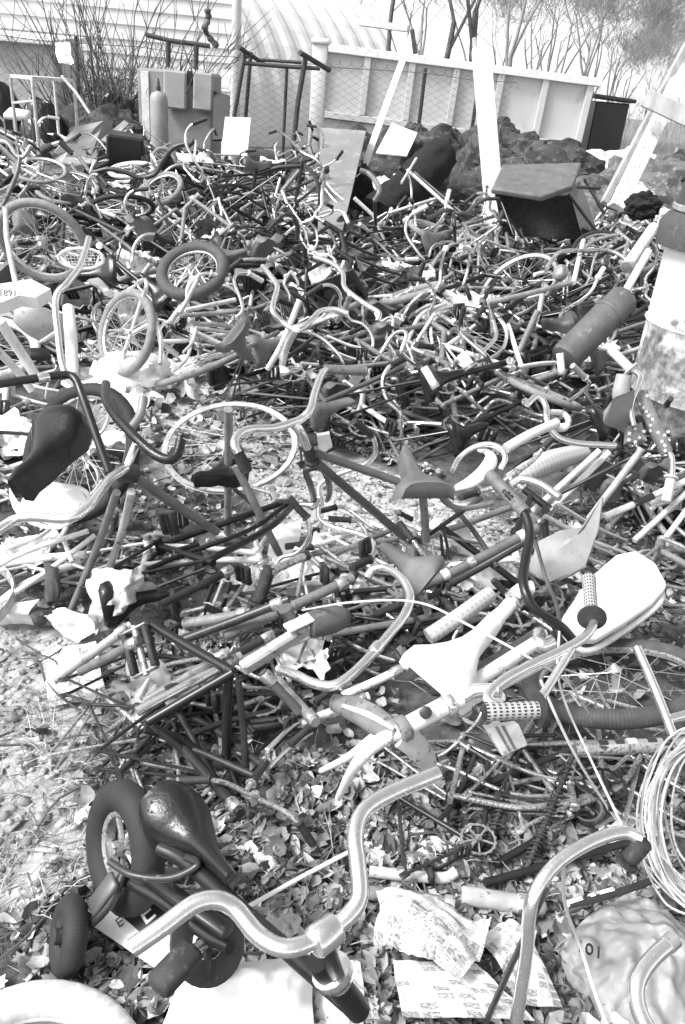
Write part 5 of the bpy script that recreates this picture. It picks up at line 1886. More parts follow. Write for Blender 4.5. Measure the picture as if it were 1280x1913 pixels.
# bent chrome tubes bottom right
t = H('bent_handlebar', 'bent chrome handlebar arching over the newspapers at bottom right', 'handlebar', (975, 1880, 0))
T(t, 'bar', [(965, 1905, .12), (975, 1840, .2), (985, 1770, .28), (990, 1700, .36), (1010, 1650, .4), (1050, 1605, .42), (1110, 1570, .43), (1165, 1555, .43), (1200, 1568, .43)], .0125, 'chrome', n=14)
grip(t, (1205, 1572, .43), (1172, 1610, .38), .016, 'rubber', 1.4)
t = H('curved_chrome_bar', 'curved chrome bar rising out of the bottom right corner', 'handlebar', (1190, 1900, 0))
T(t, 'bar', [(1225, 1950, .4), (1195, 1890, .42), (1190, 1840, .44), (1215, 1795, .45), (1262, 1752, .46)], .0125, 'chrome', n=14)
LT(t, 'end_cap', [(.011, 0), (.0135, .002), (.0135, .02), (.011, .022)], W(1262, 1752, .46), W(1240, 1772, .455), 'steel')
t = H('striped_rod', 'dark rod banded with white crossing above the grey bag', 'rod', (1140, 1680, 0))
T(t, 'shaft', [(1050, 1693, .1), (1140, 1672, .11), (1232, 1640, .12)], .008, 'paint_dark', k=3)
for i, (a, b_) in enumerate(((.02, .2), (.28, .33), (.37, .52))):
    mb = MB()
    p, q = W(1050, 1693, .1), W(1232, 1640, .12)
    lathe(mb, [(.0088, 0), (.0088, (q - p).length * (b_ - a))], p.lerp(q, a), q, n=10)
    mb.build('white_band', 'paint_white', t)
# long thin rod from the child bicycle to the right
mb = MB()
tube(mb, PP([(452, 1700, .2), (560, 1640, .2), (655, 1590, .22)]), .0045, 8)
tag(mb.build('thin_white_rod', 'paint_white'), 'thin white rod pointing from the child bicycle frame to the chrome handlebar', 'rod')
t = H('pale_pump', 'pale bicycle pump lying in the leaves above the newspapers', 'pump', (930, 1680, 0))
LT(t, 'barrel', [(.016, 0), (.021, .004), (.021, .16), (.018, .165)], W(862, 1672, .05), W(980, 1690, .05), 'paint_pale')
LT(t, 'end_ring', [(.024, -.006), (.025, 0), (.025, .012), (.02, .016)], W(972, 1688, .05), W(1010, 1695, .05), 'chrome')
LT(t, 'nozzle', [(.018, 0), (.02, .03), (.012, .04)], W(985, 1690, .05), W(1010, 1695, .05), 'paint_mid')
t = H('pale_pipe', 'pale curved pipe with a dark clip lying in the leaves', 'pipe', (770, 1640, 0))
T(t, 'pipe', [(690, 1628, .04), (760, 1636, .04), (830, 1640, .04), (852, 1628, .05)], .013, 'paint_pale')
mb = MB()
box(mb, W(802, 1628, .055), (.012, .05, .03), rotm(0, 0, 15), .003)
mb.build('clip', 'rubber', t)
t = H('grey_pipe', 'shorter grey pipe lying just above the crumpled newspaper', 'pipe', (770, 1680, 0))
T(t, 'pipe', [(690, 1668, .05), (760, 1676, .05), (845, 1690, .05)], .015, 'paint_mid')
LT(t, 'collar', [(.018, 0), (.019, .002), (.019, .02), (.018, .022)], W(830, 1687, .05), W(850, 1691, .05), 'steel')

# ---------------------------------------------------------------- coil of wire, cables at the right edge
t = H('wire_coil', 'loose coil of pale wire hanging at the right edge of the leaf bed', 'wire coil', (1260, 1560, 0))
rg = random.Random(4)
for i in range(22):
    mb = MB()
    o1, o2 = rg.uniform(-14, 14), rg.uniform(-12, 12)
    k = rg.uniform(.75, 1.15)
    z0 = rg.uniform(.02, .2)
    pts = []
    for j in range(15):
        a = R(100 + 16 * j * rg.uniform(.98, 1.02))
        wob = 1 + .1 * noise.noise(V((math.cos(a) * 1.5, math.sin(a) * 1.5, i * .7)))
        pts.append((1330 + o1 + 118 * k * wob * math.cos(a), 1525 + o2 - 165 * k * wob * math.sin(a), z0 + .12 + .05 * math.sin(a + i)))
    tube(mb, PP(pts), .0024, 5, k=3)
    mb.build('strand', rnd.choice(('plastic_pale', 'paint_pale', 'plastic_grey')), t)
def cable(label, path, r, mat, name='loose_cable', cat='cable'):
    mb = MB()
    tube(mb, PP(path), r, 6, k=8)
    return tag(mb.build(name, mat), label, cat)
cable('long thin wire arching from the horn tank across the white bicycle', [(565, 1140, .3), (660, 1125, .42), (780, 1125, .46), (880, 1170, .5), (1000, 1235, .48), (1060, 1275, .4), (1105, 1340, .2)], .003, 'plastic_pale')
cable('pale cable running down from the white handlebar into the leaf bed', [(1010, 1270, .4), (1040, 1340, .35), (1080, 1420, .25), (1130, 1500, .12), (1170, 1555, .03)], .0036, 'plastic_pale')
cable('second pale cable slanting beside the first toward the bent handlebar', [(1045, 1180, .45), (1042, 1250, .45), (1055, 1310, .4), (1095, 1400, .3), (1165, 1548, .42)], .003, 'plastic_pale')
cable('pale cord hanging over the grey bag from the bent handlebar', [(1052, 1610, .42), (1056, 1690, .3), (1085, 1770, .17), (1110, 1850, .15), (1140, 1930, .1)], .0036, 'plastic_pale')
cable('dark cable curling through the leaves beside the large chrome handlebar', [(815, 1520, .02), (812, 1550, .03), (840, 1575, .02), (900, 1605, .03), (940, 1625, .02)], .004, 'rubber')
cable('thin cable stretched down past the grey flap to the perforated grip', [(1000, 1010, .45), (1020, 1080, .42), (1042, 1140, .42), (1045, 1210, .4)], .006, 'paint_grey')
cable('dark rod dropping from the bent handlebar to the bottom edge', [(1020, 1660, .4), (980, 1750, .3), (930, 1860, .12), (905, 1915, .04)], .006, 'paint_dark', 'dark_rod', 'rod')
# springs
def spring(label, a, b_, R_, turns, wr, mat):
    t = thing('spring_fork_leg', label, 'spring', W(*a))
    a, b_ = W(*a), W(*b_)
    d = b_ - a
    M = axes(d)
    pts = [a + d * (i / (turns * 10)) + M @ V((.004 * noise.noise(V((i * .09, turns, 0))) + .012 * math.sin(i * .02), R_ * math.cos(i * .628) + .006 * noise.noise(V((i * .03, 1, turns))), R_ * math.sin(i * .628) + .006 * noise.noise(V((i * .03, 5, turns))))) for i in range(turns * 10 + 1)]
    mb = MB()
    tube(mb, pts, wr, 6)
    mb.build('spring', mat, t)
    mb = MB()
    tube(mb, [a - d * .15, b_ + d * .15], R_ * .55, 8)
    mb.build('rod', 'rust_dark', t)
G_S = 'springs of a wrecked fork'
spring('long rusty coil spring slanting in the leaves right of centre', (1065, 1425, .16), (985, 1620, .04), .012, 24, .0022, 'rust_dark')
spring('shorter coil spring left of the long one in the leaves', (945, 1480, .1), (905, 1600, .03), .011, 16, .0022, 'rust_dark')
for lab, a, b_ in (('long thin dark strut crossing the leaf bed to the upper right', (840, 1492, .05), (1080, 1395, .1)),
                   ('dark strut under the coil springs pointing to the coil of wire', (905, 1650, .05), (1240, 1555, .06)),
                   ('dark strut lying low from the short spring to the bent handlebar', (925, 1615, .04), (1020, 1560, .06))):
    t = H('frame_strut', lab, 'strut', a)
    T(t, 'strut', [a, b_], .0095, 'paint_dark')
    LT(t, 'end_eye', [(.014, -.008), (.016, 0), (.014, .008)], W(*b_), W(b_[0], b_[1] - 40, b_[2]), 'steel')
t = H('cup_lamp', 'small round open lamp cup lying beside the long coil spring', 'lamp', (1098, 1510, 0))
LT(t, 'cup', [(.012, 0), (.028, .01), (.034, .05), (.037, .06), (.031, .058), (.026, .02), (.012, .012)], W(1100, 1530, .02), W(1096, 1490, .12), 'paint_grey', 20)
T(t, 'bracket', [(1110, 1545, .03), (1140, 1530, .04), (1160, 1525, .04)], .006, 'steel')

# ---------------------------------------------------------------- white bicycle, right of centre
t = H('stripped_bicycle', 'white bicycle frame lying down with high chrome handlebar and two perforated grips', 'bicycle', (800, 1380, 0))
T(t, 'head_tube', [(742, 1366, .38), (800, 1335, .41), (862, 1303, .44)], .0205, 'paint_white', k=3)
LT(t, 'head_cup', [(.022, -.01), (.029, -.006), (.029, .012), (.022, .018)], W(752, 1362, .385), W(862, 1303, .44), 'paint_mid')
LT(t, 'upper_cup', [(.022, -.01), (.026, -.006), (.026, .01), (.022, .014)], W(838, 1316, .43), W(862, 1303, .44), 'chrome')
mb = MB()
c = W(795, 1331, .432)
lathe(mb, [(.014, 0), (.014, .004), (.012, .005)], c, axis=(CAMP - c), n=18)
mb.build('head_badge', 'paint_dark', t)
T(t, 'fork', [(752, 1362, .385), (705, 1388, .35), (672, 1420, .3), (650, 1455, .2), (632, 1490, .1)], [.018, .016, .014, .012, .008], 'paint_white')
T(t, 'fork_blade', [(735, 1350, .37), (690, 1385, .31), (650, 1415, .22), (600, 1440, .1)], [.014, .012, .01, .007], 'paint_white')
mb = MB()
tube(mb, PP([(622, 1312, .3), (660, 1324, .34), (700, 1345, .37), (742, 1372, .38)]), [.02, .03, .032, .024], 12, k=5, flat=(.5, V((0, .7, .7))))
gd = mb.build('mudguard', 'paint_mid', t)
mb = MB()
tube(mb, PP([(640, 1318, .335), (690, 1336, .388), (735, 1362, .402)]), [.004, .007, .004], 8, k=5, flat=(.5, V((0, .7, .7))))
mb.build('stripe', 'paint_white', gd)
mb = MB()
tube(mb, PP([(745, 1375, .37), (775, 1392, .33), (800, 1420, .26), (812, 1440, .2)]), [.025, .032, .03, .014], 12, k=5, flat=(.5, V((0, .7, .7))))
mb.build('mudguard', 'paint_pale', t)
T(t, 'stem', [(862, 1303, .44), (890, 1290, .46), (935, 1290, .48)], .016, 'chrome')
T(t, 'handlebar', [(1013, 1326, .46), (985, 1330, .47), (940, 1322, .475), (912, 1305, .48), (935, 1275, .485), (985, 1246, .49), (1050, 1215, .5), (1092, 1190, .51), (1110, 1160, .52), (1103, 1120, .53)], .0115, 'chrome', n=12)
T(t, 'handlebar_brace', [(1068, 1212, .5), (1020, 1290, .45), (1005, 1310, .44)], .0105, 'chrome', k=3)
grip(t, (905, 1330, .49), (1008, 1326, .49), .0185, 'grip_holes', 2.0, True)
grip(t, (1100, 1080, .54), (1106, 1155, .53), .0165, 'grip_holes', 2.1, True)
for a, b_, r, m_ in (((868, 1285, .38), (1015, 1192, .42), .017, 'paint_white'), ((838, 1286, .34), (1010, 1178, .38), .013, 'paint_mid'), ((880, 1310, .3), (1060, 1215, .3), .013, 'paint_white')):
    T(t, 'frame_tube', [a, b_], r, m_)
T(t, 'bottom_bracket', [(1008, 1182, .43), (1010, 1205, .42), (1030, 1200, .42)], .02, 'chrome')
# second white bicycle with saddle
t = H('stripped_bicycle', 'white bicycle lying with moulded white saddle and black-taped bent handlebar', 'bicycle', (900, 1200, 0))
SD(t, (812, 1268, .46), (945, 1135, .48), .1, 'plastic_white', up=(.1, -.45, 1), deep=.055, crown=.03, nose=.034)
T(t, 'top_tube', [(925, 1160, .47), (962, 1118, .5)], .018, 'paint_white')
LT(t, 'stem', [(.018, 0), (.026, .006), (.026, .02), (.018, .028), (.018, .05)], W(955, 1125, .5), W(985, 1095, .53), 'chrome')
T(t, 'stem_clamp', [(962, 1112, .52), (978, 1100, .53), (992, 1098, .53)], .019, 'paint_white')
T(t, 'handlebar', [(915, 888, .66), (950, 925, .65), (980, 960, .63), (990, 1000, .6), (982, 1045, .57), (977, 1085, .55), (985, 1115, .53), (1003, 1142, .5), (1045, 1168, .46), (1070, 1195, .42)], .0125, 'paint_black', n=12)
grip(t, (914, 886, .665), (985, 962, .63), .018, 'grip_grey', 0)
T(t, 'snakeskin_tube', [(800, 1190, .36), (860, 1150, .4), (915, 1110, .42)], .022, 'snakeskin', k=4, uv=True)
SDb = None
# plastic seat shell
t = H('plastic_seat_shell', 'large white plastic seat shell lying behind the perforated upright grip', 'seat shell', (1150, 1160, 0))
mb = MB()
o = PP([(1052, 1160, .2), (1078, 1112, .26), (1110, 1075, .31), (1150, 1040, .34), (1185, 1033, .35), (1222, 1055, .35), (1246, 1098, .33), (1218, 1132, .27), (1165, 1170, .2), (1112, 1202, .16), (1080, 1200, .16)])
plate(mb, o, .05, crumple=.01)
sh = mb.build('shell', 'plastic_white', t)
md = sh.modifiers.new('round', 'BEVEL')
md.width = .02
md.segments = 3
md.limit_method = 'ANGLE'
mb = MB()
c_ = sum(o, V()) / len(o)
tube(mb, [c_ + (p - c_) * .96 - V((0, 0, .03)) for p in o], .011, 8, closed=True, k=3)
mb.build('rim', 'plastic_pale', t)
# grey flap
t = H('metal_flap', 'bent grey sheet metal flap standing among the frames right of centre', 'sheet metal', (1060, 1070, 0))
mb = MB()
plate(mb, PP([(985, 1068, .16), (1010, 1010, .26), (1042, 992, .34), (1090, 985, .4), (1130, 928, .52), (1118, 990, .42), (1095, 1058, .26), (1032, 1086, .17)]), .006, crumple=.05)
mb.build('flap', 'plastic_grey', t)
T(t, 'fold_rim', [(985, 1068, .164), (1032, 1086, .174), (1095, 1058, .264)], .005, 'paint_mid', k=4)
# tyre arc right
WH('bicycle_wheel', 'half-hidden wheel with ribbed tyre behind the near perforated grip', (1150, 1270, .14), .55, .028, EN((1150, 1270, .14), 6, .42), 'tyre_dark', 'chrome_rusty', 15)
t = H('bicycle_frame', 'silver taped frame lying across the right edge above the leaf bed', 'frame', (1170, 1400, 0))
T(t, 'main_tube', [(1075, 1399, .2), (1180, 1395, .22), (1290, 1388, .24)], .018, 'chrome_rusty', k=3)
T(t, 'upright_tube', [(1262, 1385, .23), (1225, 1290, .3), (1190, 1210, .35)], .0125, 'chrome', k=3)
T(t, 'side_tube', [(1245, 1345, .26), (1300, 1330, .27)], .012, 'chrome')
for f in (.2, .34, .45, .62, .75):
    p, q = W(1075, 1399, .2), W(1290, 1388, .24)
    LT(t, 'tape_band', [(.0186, 0), (.0192, .003), (.0192, .02), (.0186, .023)], p.lerp(q, f), q, 'paint_dark' if f != .45 else 'paint_white')
t = H('white_striped_box', 'small white box with grey stripes beneath the near perforated grip', 'box', (945, 1380, 0))
mb = MB()
a, b_, c, d = W(905, 1358, .22), W(965, 1350, .24), W(982, 1388, .18), W(935, 1408, .17)
plate(mb, [a, b_, c, d], .03)
mb.build('body', 'paint_white', t, smooth=False)
for f in (.3, .5):
    mb = MB()
    up_ = (b_ - a).cross(d - a).normalized()
    if up_.z < 0:
        up_ = -up_
    o_ = up_ * .0165
    plate(mb, [a.lerp(b_, f) + o_, a.lerp(b_, f + .1) + o_, d.lerp(c, f + .1) + o_, d.lerp(c, f) + o_], .002)
    mb.build('stripe', 'paint_mid', t, smooth=False)

# ---------------------------------------------------------------- big S-shaped chrome bar, centre
t = H('chrome_handlebar', 'large S-shaped chrome handlebar lying on the frames in the middle of the yard', 'handlebar', (700, 1270, 0))
T(t, 'bar', [(686, 1078, .36), (698, 1064, .38), (722, 1062, .4), (750, 1080, .42), (766, 1112, .42), (758, 1145, .41), (725, 1188, .4), (690, 1228, .39), (655, 1262, .38), (622, 1281, .37), (585, 1276, .36), (555, 1262, .34), (526, 1252, .3)], .0125, 'chrome', n=14)
LT(t, 'clamp', [(.0155, -.016), (.0165, -.013), (.0165, .013), (.0155, .016)], W(703, 1212, .395), W(690, 1228, .392), 'chrome')
t = H('horn_tank', 'dark glossy bullet-shaped tank at the end of a square white tube', 'tank', (600, 1170, 0))
LT(t, 'tank', [(.02, -.01), (.036, 0), (.04, .03), (.039, .07), (.033, .1), (.02, .12), (.006, .126)], W(578, 1168, .3), W(650, 1150, .3), 'iron_grey', 24)
mb = MB()
beam(mb, W(452, 1250, .24), W(582, 1168, .3), .034, .036, (0, 0, 1), .006)
mb.build('square_tube', 'paint_pale', t, smooth=False)
mb = MB()
beam(mb, W(535, 1175, .315), W(582, 1152, .33), .04, .01, (0, 0, 1), .003)
mb.build('white_cap', 'paint_white', t, smooth=False)
LT(t, 'filler_neck', [(.016, 0), (.018, .01), (.018, .05), (.02, .052), (.02, .06)], W(548, 1165, .3), W(525, 1122, .38), 'paint_grey')
# flanged dark grip, centre
t = H('flanged_grip_bar', 'rusty bar end with a black flanged grip left of the patch of gravel', 'handlebar', (480, 1120, 0))
T(t, 'bar', [(505, 1068, .3), (540, 1052, .3), (578, 1036, .3)], .0135, 'chrome_rusty', k=3)
LT(t, 'bar_plug', [(.012, 0), (.017, .002), (.017, .018), (.013, .02)], W(566, 1040, .3), W(590, 1030, .3), 'paint_dark')
grip(t, (505, 1058, .31), (482, 1128, .2), .02, 'rubber', 1.6)
# saddles of the middle
t = H('dark_hornless_saddle', 'grey saddle tipped on its side behind the large S-shaped handlebar', 'saddle', (760, 1080, 0))
SD(t, (800, 1090, .38), (712, 1018, .44), .085, 'vinyl_grey', up=(-.55, -.7, .7), deep=.05)
T(t, 'seat_post', [(775, 1080, .34), (790, 1110, .28), (800, 1145, .2)], .012, 'chrome_rusty', k=3)
t = H('stripped_bicycle', 'dark bicycle frame with grey wide saddle at the right of the gravel patch', 'bicycle', (800, 1010, 0))
SD(t, (800, 912, .5), (757, 838, .5), .105, 'vinyl_grey', up=(.1, -.5, 1), deep=.06, prof=((0.0, 0.8), (0.06, 0.97), (0.16, 1.0), (0.28, 0.86), (0.42, 0.52), (0.55, 0.34), (0.7, 0.27), (0.85, 0.26), (0.95, 0.24), (1.0, 0.16)))
T(t, 'seat_post', [(789, 915, .46), (793, 960, .36), (797, 1010, .24)], .014, 'paint_mid', k=3)
T(t, 'seat_loop', [(798, 905, .46), (815, 915, .44), (835, 940, .4), (865, 950, .38), (920, 940, .38)], .01, 'paint_mid')
T(t, 'top_tube', [(740, 1120, .22), (860, 1062, .3), (1005, 985, .42)], .016, 'paint_grey', k=3)
T(t, 'lower_tube', [(700, 1150, .14), (850, 1085, .2), (1000, 1000, .36)], .014, 'paint_dark', k=3)
T(t, 'seat_stay', [(800, 1000, .25), (850, 965, .34), (900, 930, .4)], .008, 'paint_dark', k=3)
T(t, 'chain_stay', [(830, 930, .3), (880, 985, .3), (930, 1060, .26)], .009, 'paint_dark', k=3)
for f, m_ in ((.32, 'paint_white'), (.5, 'chrome'), (.86, 'paint_white')):
    p, q = W(740, 1120, .22), W(1005, 985, .42)
    LT(t, 'tube_band', [(.0166, 0), (.0176, .003), (.0176, .02), (.0166, .023)], p.lerp(q, f), q, m_)
t = H('crescent_mudguard', 'bright white crescent mudguard looped in a chrome bar beside the grey wide saddle', 'mudguard', (890, 900, 0))
mb = MB()
tube(mb, PP([(852, 912, .42), (880, 900, .46), (905, 880, .48), (918, 858, .48), (912, 845, .48), (895, 842, .47)]), [.012, .022, .025, .024, .02, .01], 12, k=6, flat=(.6, V((0, .5, .8))))
mb.build('crescent', 'plastic_white', t)
T(t, 'chrome_loop', [(845, 880, .44), (858, 856, .46), (885, 836, .5), (915, 830, .52), (938, 840, .52), (944, 858, .5), (935, 876, .47)], .0105, 'chrome')
t = H('chrome_stem_bar', 'chrome stem and bent bar leaning right behind the white crescent mudguard', 'handlebar', (1000, 850, 0))
T(t, 'stem', [(945, 838, .5), (990, 812, .54), (1040, 790, .56)], .019, 'plastic_pale', k=3)
T(t, 'bar', [(985, 755, .62), (1005, 740, .63), (1020, 760, .6), (1022, 785, .57), (1040, 815, .52), (1080, 828, .5), (1150, 832, .5)], .012, 'chrome')
T(t, 'loop', [(1020, 770, .58), (1050, 772, .56), (1062, 785, .55), (1055, 800, .53), (1035, 800, .53)], .012, 'paint_pale')
T(t, 'side_tube', [(955, 905, .42), (975, 895, .44), (1010, 905, .44), (1046, 930, .43)], .014, 'chrome')
t = H('bicycle_frame', 'pair of white frame tubes leaning up to the right past the grey flap', 'frame', (1050, 930, 0))
T(t, 'tube', [(990, 960, .16), (1120, 842, .4)], .013, 'paint_white')
T(t, 'tube', [(1015, 965, .15), (1138, 845, .38)], .013, 'paint_white')
T(t, 'tube', [(1100, 970, .2), (1200, 838, .5)], .0135, 'paint_pale')
T(t, 'cross_tube', [(1040, 925, .26), (1180, 855, .44)], .008, 'paint_dark')
t = H('bicycle_frame', 'silver tube with dark band running off the right edge below the star-spotted handlebar', 'frame', (1200, 940, 0))
T(t, 'tube', [(1130, 965, .2), (1200, 935, .26), (1300, 890, .34)], .0135, 'paint_white', k=3)
T(t, 'tube', [(1185, 1010, .14), (1240, 960, .22), (1300, 905, .32)], .012, 'paint_pale', k=3)
T(t, 'tube', [(1225, 1030, .14), (1300, 930, .3)], .011, 'paint_white')
p, q = W(1130, 965, .2), W(1200, 935, .26)
LT(t, 'dark_band', [(.0142, 0), (.0146, .002), (.0146, .09)], p.lerp(q, .75), q, 'paint_dark')
t = H('snakeskin_seat', 'long scaly-patterned seat roll lying under the white twin tubes', 'seat', (1000, 880, 0))
T(t, 'roll', [(950, 895, .2), (985, 882, .24), (1030, 862, .27), (1090, 845, .28)], [.025, .045, .05, .04], 'snakeskin', k=5, n=16, uv=True)
LT(t, 'end_cap', [(.026, -.004), (.024, .006), (.01, .012)], W(950, 895, .2), W(930, 905, .19), 'paint_mid')

# ---------------------------------------------------------------- centre bicycle with white rim behind
t = H('stripped_bicycle', 'dark bicycle frame standing on its fork in the gravel with raised chrome handlebar', 'bicycle', (590, 900, 0))
T(t, 'handlebar', [(612, 690, .78), (600, 702, .78), (588, 735, .76), (580, 765, .74), (562, 783, .72), (545, 790, .72), (510, 800, .72), (470, 802, .73), (446, 812, .73), (438, 830, .72), (445, 846, .7)], .0125, 'chrome', n=12)
grip(t, (686, 693, .78), (600, 690, .78), .0165, 'paint_mid', 0)
grip(t, (462, 882, .64), (440, 836, .71), .0165, 'rubber', 0)
T(t, 'stem', [(545, 788, .72), (560, 805, .69), (574, 835, .62)], .015, 'chrome', k=3)
LT(t, 'head_tube', [(.018, 0), (.026, .004), (.026, .018), (.019, .022), (.019, .1), (.025, .104), (.025, .12), (.018, .124)], W(570, 822, .64), W(590, 878, .5), 'paint_dark')
T(t, 'top_tube', [(588, 846, .58), (745, 900, .48)], .014, 'paint_grey')
T(t, 'down_tube', [(592, 864, .54), (756, 1004, .2)], .015, 'paint_grey')
T(t, 'fork', [(590, 872, .5), (572, 880, .48), (580, 905, .4), (586, 930, .28), (583, 950, .18)], [.012, .012, .012, .011, .008], 'paint_dark')
T(t, 'fork', [(592, 872, .5), (605, 878, .48), (614, 900, .4), (616, 920, .3), (611, 936, .22)], [.012, .012, .012, .011, .008], 'paint_dark')
mb = MB()
plate(mb, [W(592, 812, .66), W(615, 808, .67), W(621, 832, .62), W(608, 842, .6), W(595, 836, .61)], .012)
mb.build('number_tag', 'paint_white', t, smooth=False)
t = WH('bicycle_wheel', 'bare white rim standing tilted on the gravel behind the grey upright post', (430, 832, .2), .61, .012, EN((430, 832, .2), 8, .66), None, 'paint_pale', 26)
for c_ in children(t):
    if c_.name.startswith('rim'):
        c_.scale = (1, .55, 1)
t = H('stripped_bicycle', 'grey frame tubes standing upright with a black saddle in front of the bare rim', 'bicycle', (430, 1000, 0))
T(t, 'seat_tube', [(427, 765, .66), (427, 870, .4), (425, 1003, .06)], .0145, 'paint_mid', k=3)
T(t, 'down_tube', [(440, 870, .42), (470, 930, .3), (522, 1035, .06)], .0145, 'paint_mid', k=3)
SD(t, (455, 858, .42), (362, 890, .4), .07, 'vinyl_black', up=(.2, -.5, 1))
T(t, 'cross_tube', [(428, 905, .28), (470, 940, .28)], .008, 'paint_dark')
LT(t, 'bottom_bracket', [(.022, -.04), (.022, .04)], W(425, 1003, .06), W(470, 1010, .06), 'steel')

# ---------------------------------------------------------------- left side: clamp bicycle
t = H('stripped_bicycle', 'bicycle frame at left with grey fork blades, chrome bar and black-taped grip bar', 'bicycle', (200, 1060, 0))
T(t, 'handlebar', [(-20, 1000, .58), (30, 970, .6), (70, 966, .62), (125, 969, .63), (160, 952, .64), (182, 925, .64), (205, 895, .63), (235, 876, .62)], .013, 'chrome', n=12)
T(t, 'handlebar', [(198, 718, .72), (198, 745, .72), (215, 775, .71), (248, 812, .69), (280, 842, .67), (310, 858, .66), (330, 850, .67), (338, 822, .7)], .0145, 'vinyl_black', n=12)
mb = MB()
box(mb, W(238, 884, .6), (.07, .05, .05), rotm(20, 10, 30), .012)
mb.build('clamp', 'paint_dark', t)
T(t, 'top_tube', [(252, 890, .58), (330, 945, .42), (405, 993, .24)], .0145, 'paint_grey', k=3)
T(t, 'fork', [(218, 920, .55), (190, 1000, .34), (160, 1075, .18), (128, 1152, .03)], .012, 'paint_mid', k=4)
T(t, 'fork', [(246, 918, .55), (230, 985, .36), (205, 1060, .2), (172, 1145, .03)], .012, 'paint_pale', k=4)
T(t, 'stem', [(262, 812, .68), (250, 840, .66), (238, 870, .62)], .012, 'chrome', k=3)
T(t, 'handlebar_end', [(268, 742, .76), (262, 775, .72), (245, 800, .69)], .013, 'paint_mid', k=3)
t = H('bicycle_frame', 'white frame with twin stays lying at the left edge below the chrome bar', 'frame', (60, 1060, 0))
T(t, 'stay', [(-30, 1072, .16), (50, 1030, .2), (165, 992, .26)], .009, 'paint_white', k=3)
T(t, 'stay', [(-30, 1142, .1), (70, 1080, .14), (178, 1000, .24)], .009, 'paint_white', k=3)
T(t, 'tube', [(-20, 1062, .1), (60, 1045, .13), (160, 1036, .16)], .014, 'paint_white', k=3)
T(t, 'tube', [(-30, 1150, .05), (50, 1090, .09), (150, 1050, .12)], .014, 'paint_white', k=3)
T(t, 'bridge', [(118, 1005, .22), (135, 1050, .18)], .008, 'paint_white')
t = H('broad_glossy_saddle', 'broad glossy black saddle pointing down at the left edge', 'saddle', (60, 900, 0))
SD(t, (112, 768, .66), (18, 900, .58), .1, 'vinyl_black', up=(-.35, -.5, 1), deep=.07, crown=.035)
T(t, 'seat_post', [(80, 830, .58), (105, 900, .4)], .013, 'chrome_rusty')
t = WH('bicycle_wheel', 'dark wheel with black tyre lying behind the broad glossy saddle', (150, 845, .3), .56, .028, EN((150, 845, .3), 70, .72), 'tyre_black', 'chrome_rusty', 28)
t = H('dark_handlebar', 'long dark handlebar reaching in from the left edge over the black-tyred wheel', 'handlebar', (120, 760, 0))
T(t, 'bar', [(-30, 722, .78), (60, 708, .78), (120, 700, .78), (140, 708, .77), (152, 735, .74), (175, 800, .66), (204, 882, .56)], .0125, 'paint_dark', n=12)
LT(t, 'collar', [(.015, 0), (.016, .003), (.016, .03), (.015, .033)], W(70, 707, .78), W(120, 700, .78), 'chrome')
t = H('white_plastic_panel', 'bright white five-sided plastic panel above the chrome bar at left', 'panel', (90, 930, 0))
mb = MB()
plate(mb, PP([(22, 908, .4), (62, 892, .44), (95, 904, .44), (150, 912, .46), (166, 938, .42), (112, 985, .34), (40, 965, .34)]), .02, crumple=.015)
mb.build('panel', 'plastic_white', t, smooth=False)
mb = MB()
tube(mb, PP([(22, 908, .405), (62, 892, .445), (95, 904, .445), (150, 912, .465), (166, 938, .425), (112, 985, .345), (40, 965, .345)]), .007, 6, closed=True, k=3)
mb.build('rim', 'plastic_white', t)

# ---------------------------------------------------------------- left back: wheels and white frame
WH('bicycle_wheel', 'large pale-tyred wheel standing over the heap at the left edge', (80, 452, .72), .52, .024, EN((80, 452, .75), 150, .8), 'tyre_grey', 'chrome', 28)
WH('bicycle_wheel', 'small wheel with wide dark tyre tipped toward the camera on the heap', (360, 506, .62), .44, .036, EN((360, 506, .62), 22, .68), 'tyre_dark', 'chrome', 28)
t = WH('bicycle_wheel', 'grey-tyred wheel held in a bent grey fork above the knotted white sack', (236, 622, .34), .49, .025, EN((236, 622, .34), 75, .58), 'tyre_grey', 'chrome_rusty', 28)
t = H('bent_fork', 'bent pale fork holding the grey-tyred wheel above the knotted white sack', 'fork', (240, 660, 0))
T(t, 'blade', [(228, 672, .2), (246, 620, .36), (262, 570, .5), (274, 535, .6), (268, 524, .62), (255, 530, .62)], .012, 'paint_pale')
T(t, 'axle', [(238, 620, .38), (250, 622, .36)], .01, 'steel')
T(t, 'brace', [(246, 624, .36), (285, 605, .42), (300, 625, .4), (300, 680, .3)], .012, 'chrome')
t = H('bare_hub_fork', 'pale fork and head tube below the wide dark tyre', 'fork', (340, 590, 0))
T(t, 'blade', [(372, 515, .64), (350, 560, .54), (335, 585, .48)], .013, 'paint_pale', k=3)
T(t, 'head_tube', [(340, 572, .5), (318, 602, .42)], .017, 'paint_pale')
T(t, 'tube', [(345, 580, .46), (440, 560, .5)], .013, 'paint_pale')
T(t, 'tube', [(340, 590, .44), (440, 582, .46)], .013, 'paint_mid')
t = H('stripped_bicycle', 'white bicycle with padded tank and bent chrome handlebar at the left edge', 'bicycle', (80, 650, 0))
T(t, 'handlebar', [(166, 445, 1.0), (158, 475, .96), (148, 500, .93), (125, 530, .9), (107, 550, .87), (104, 580, .82), (108, 620, .76), (114, 670, .69), (122, 700, .65)], .0125, 'chrome', n=12)
T(t, 'padded_tube', [(128, 575, .7), (133, 640, .6), (136, 700, .5)], [.024, .026, .024], 'plastic_white', k=3, n=14)
T(t, 'frame_tube', [(0, 600, .74), (40, 660, .6), (75, 715, .48)], .02, 'paint_white', k=3)
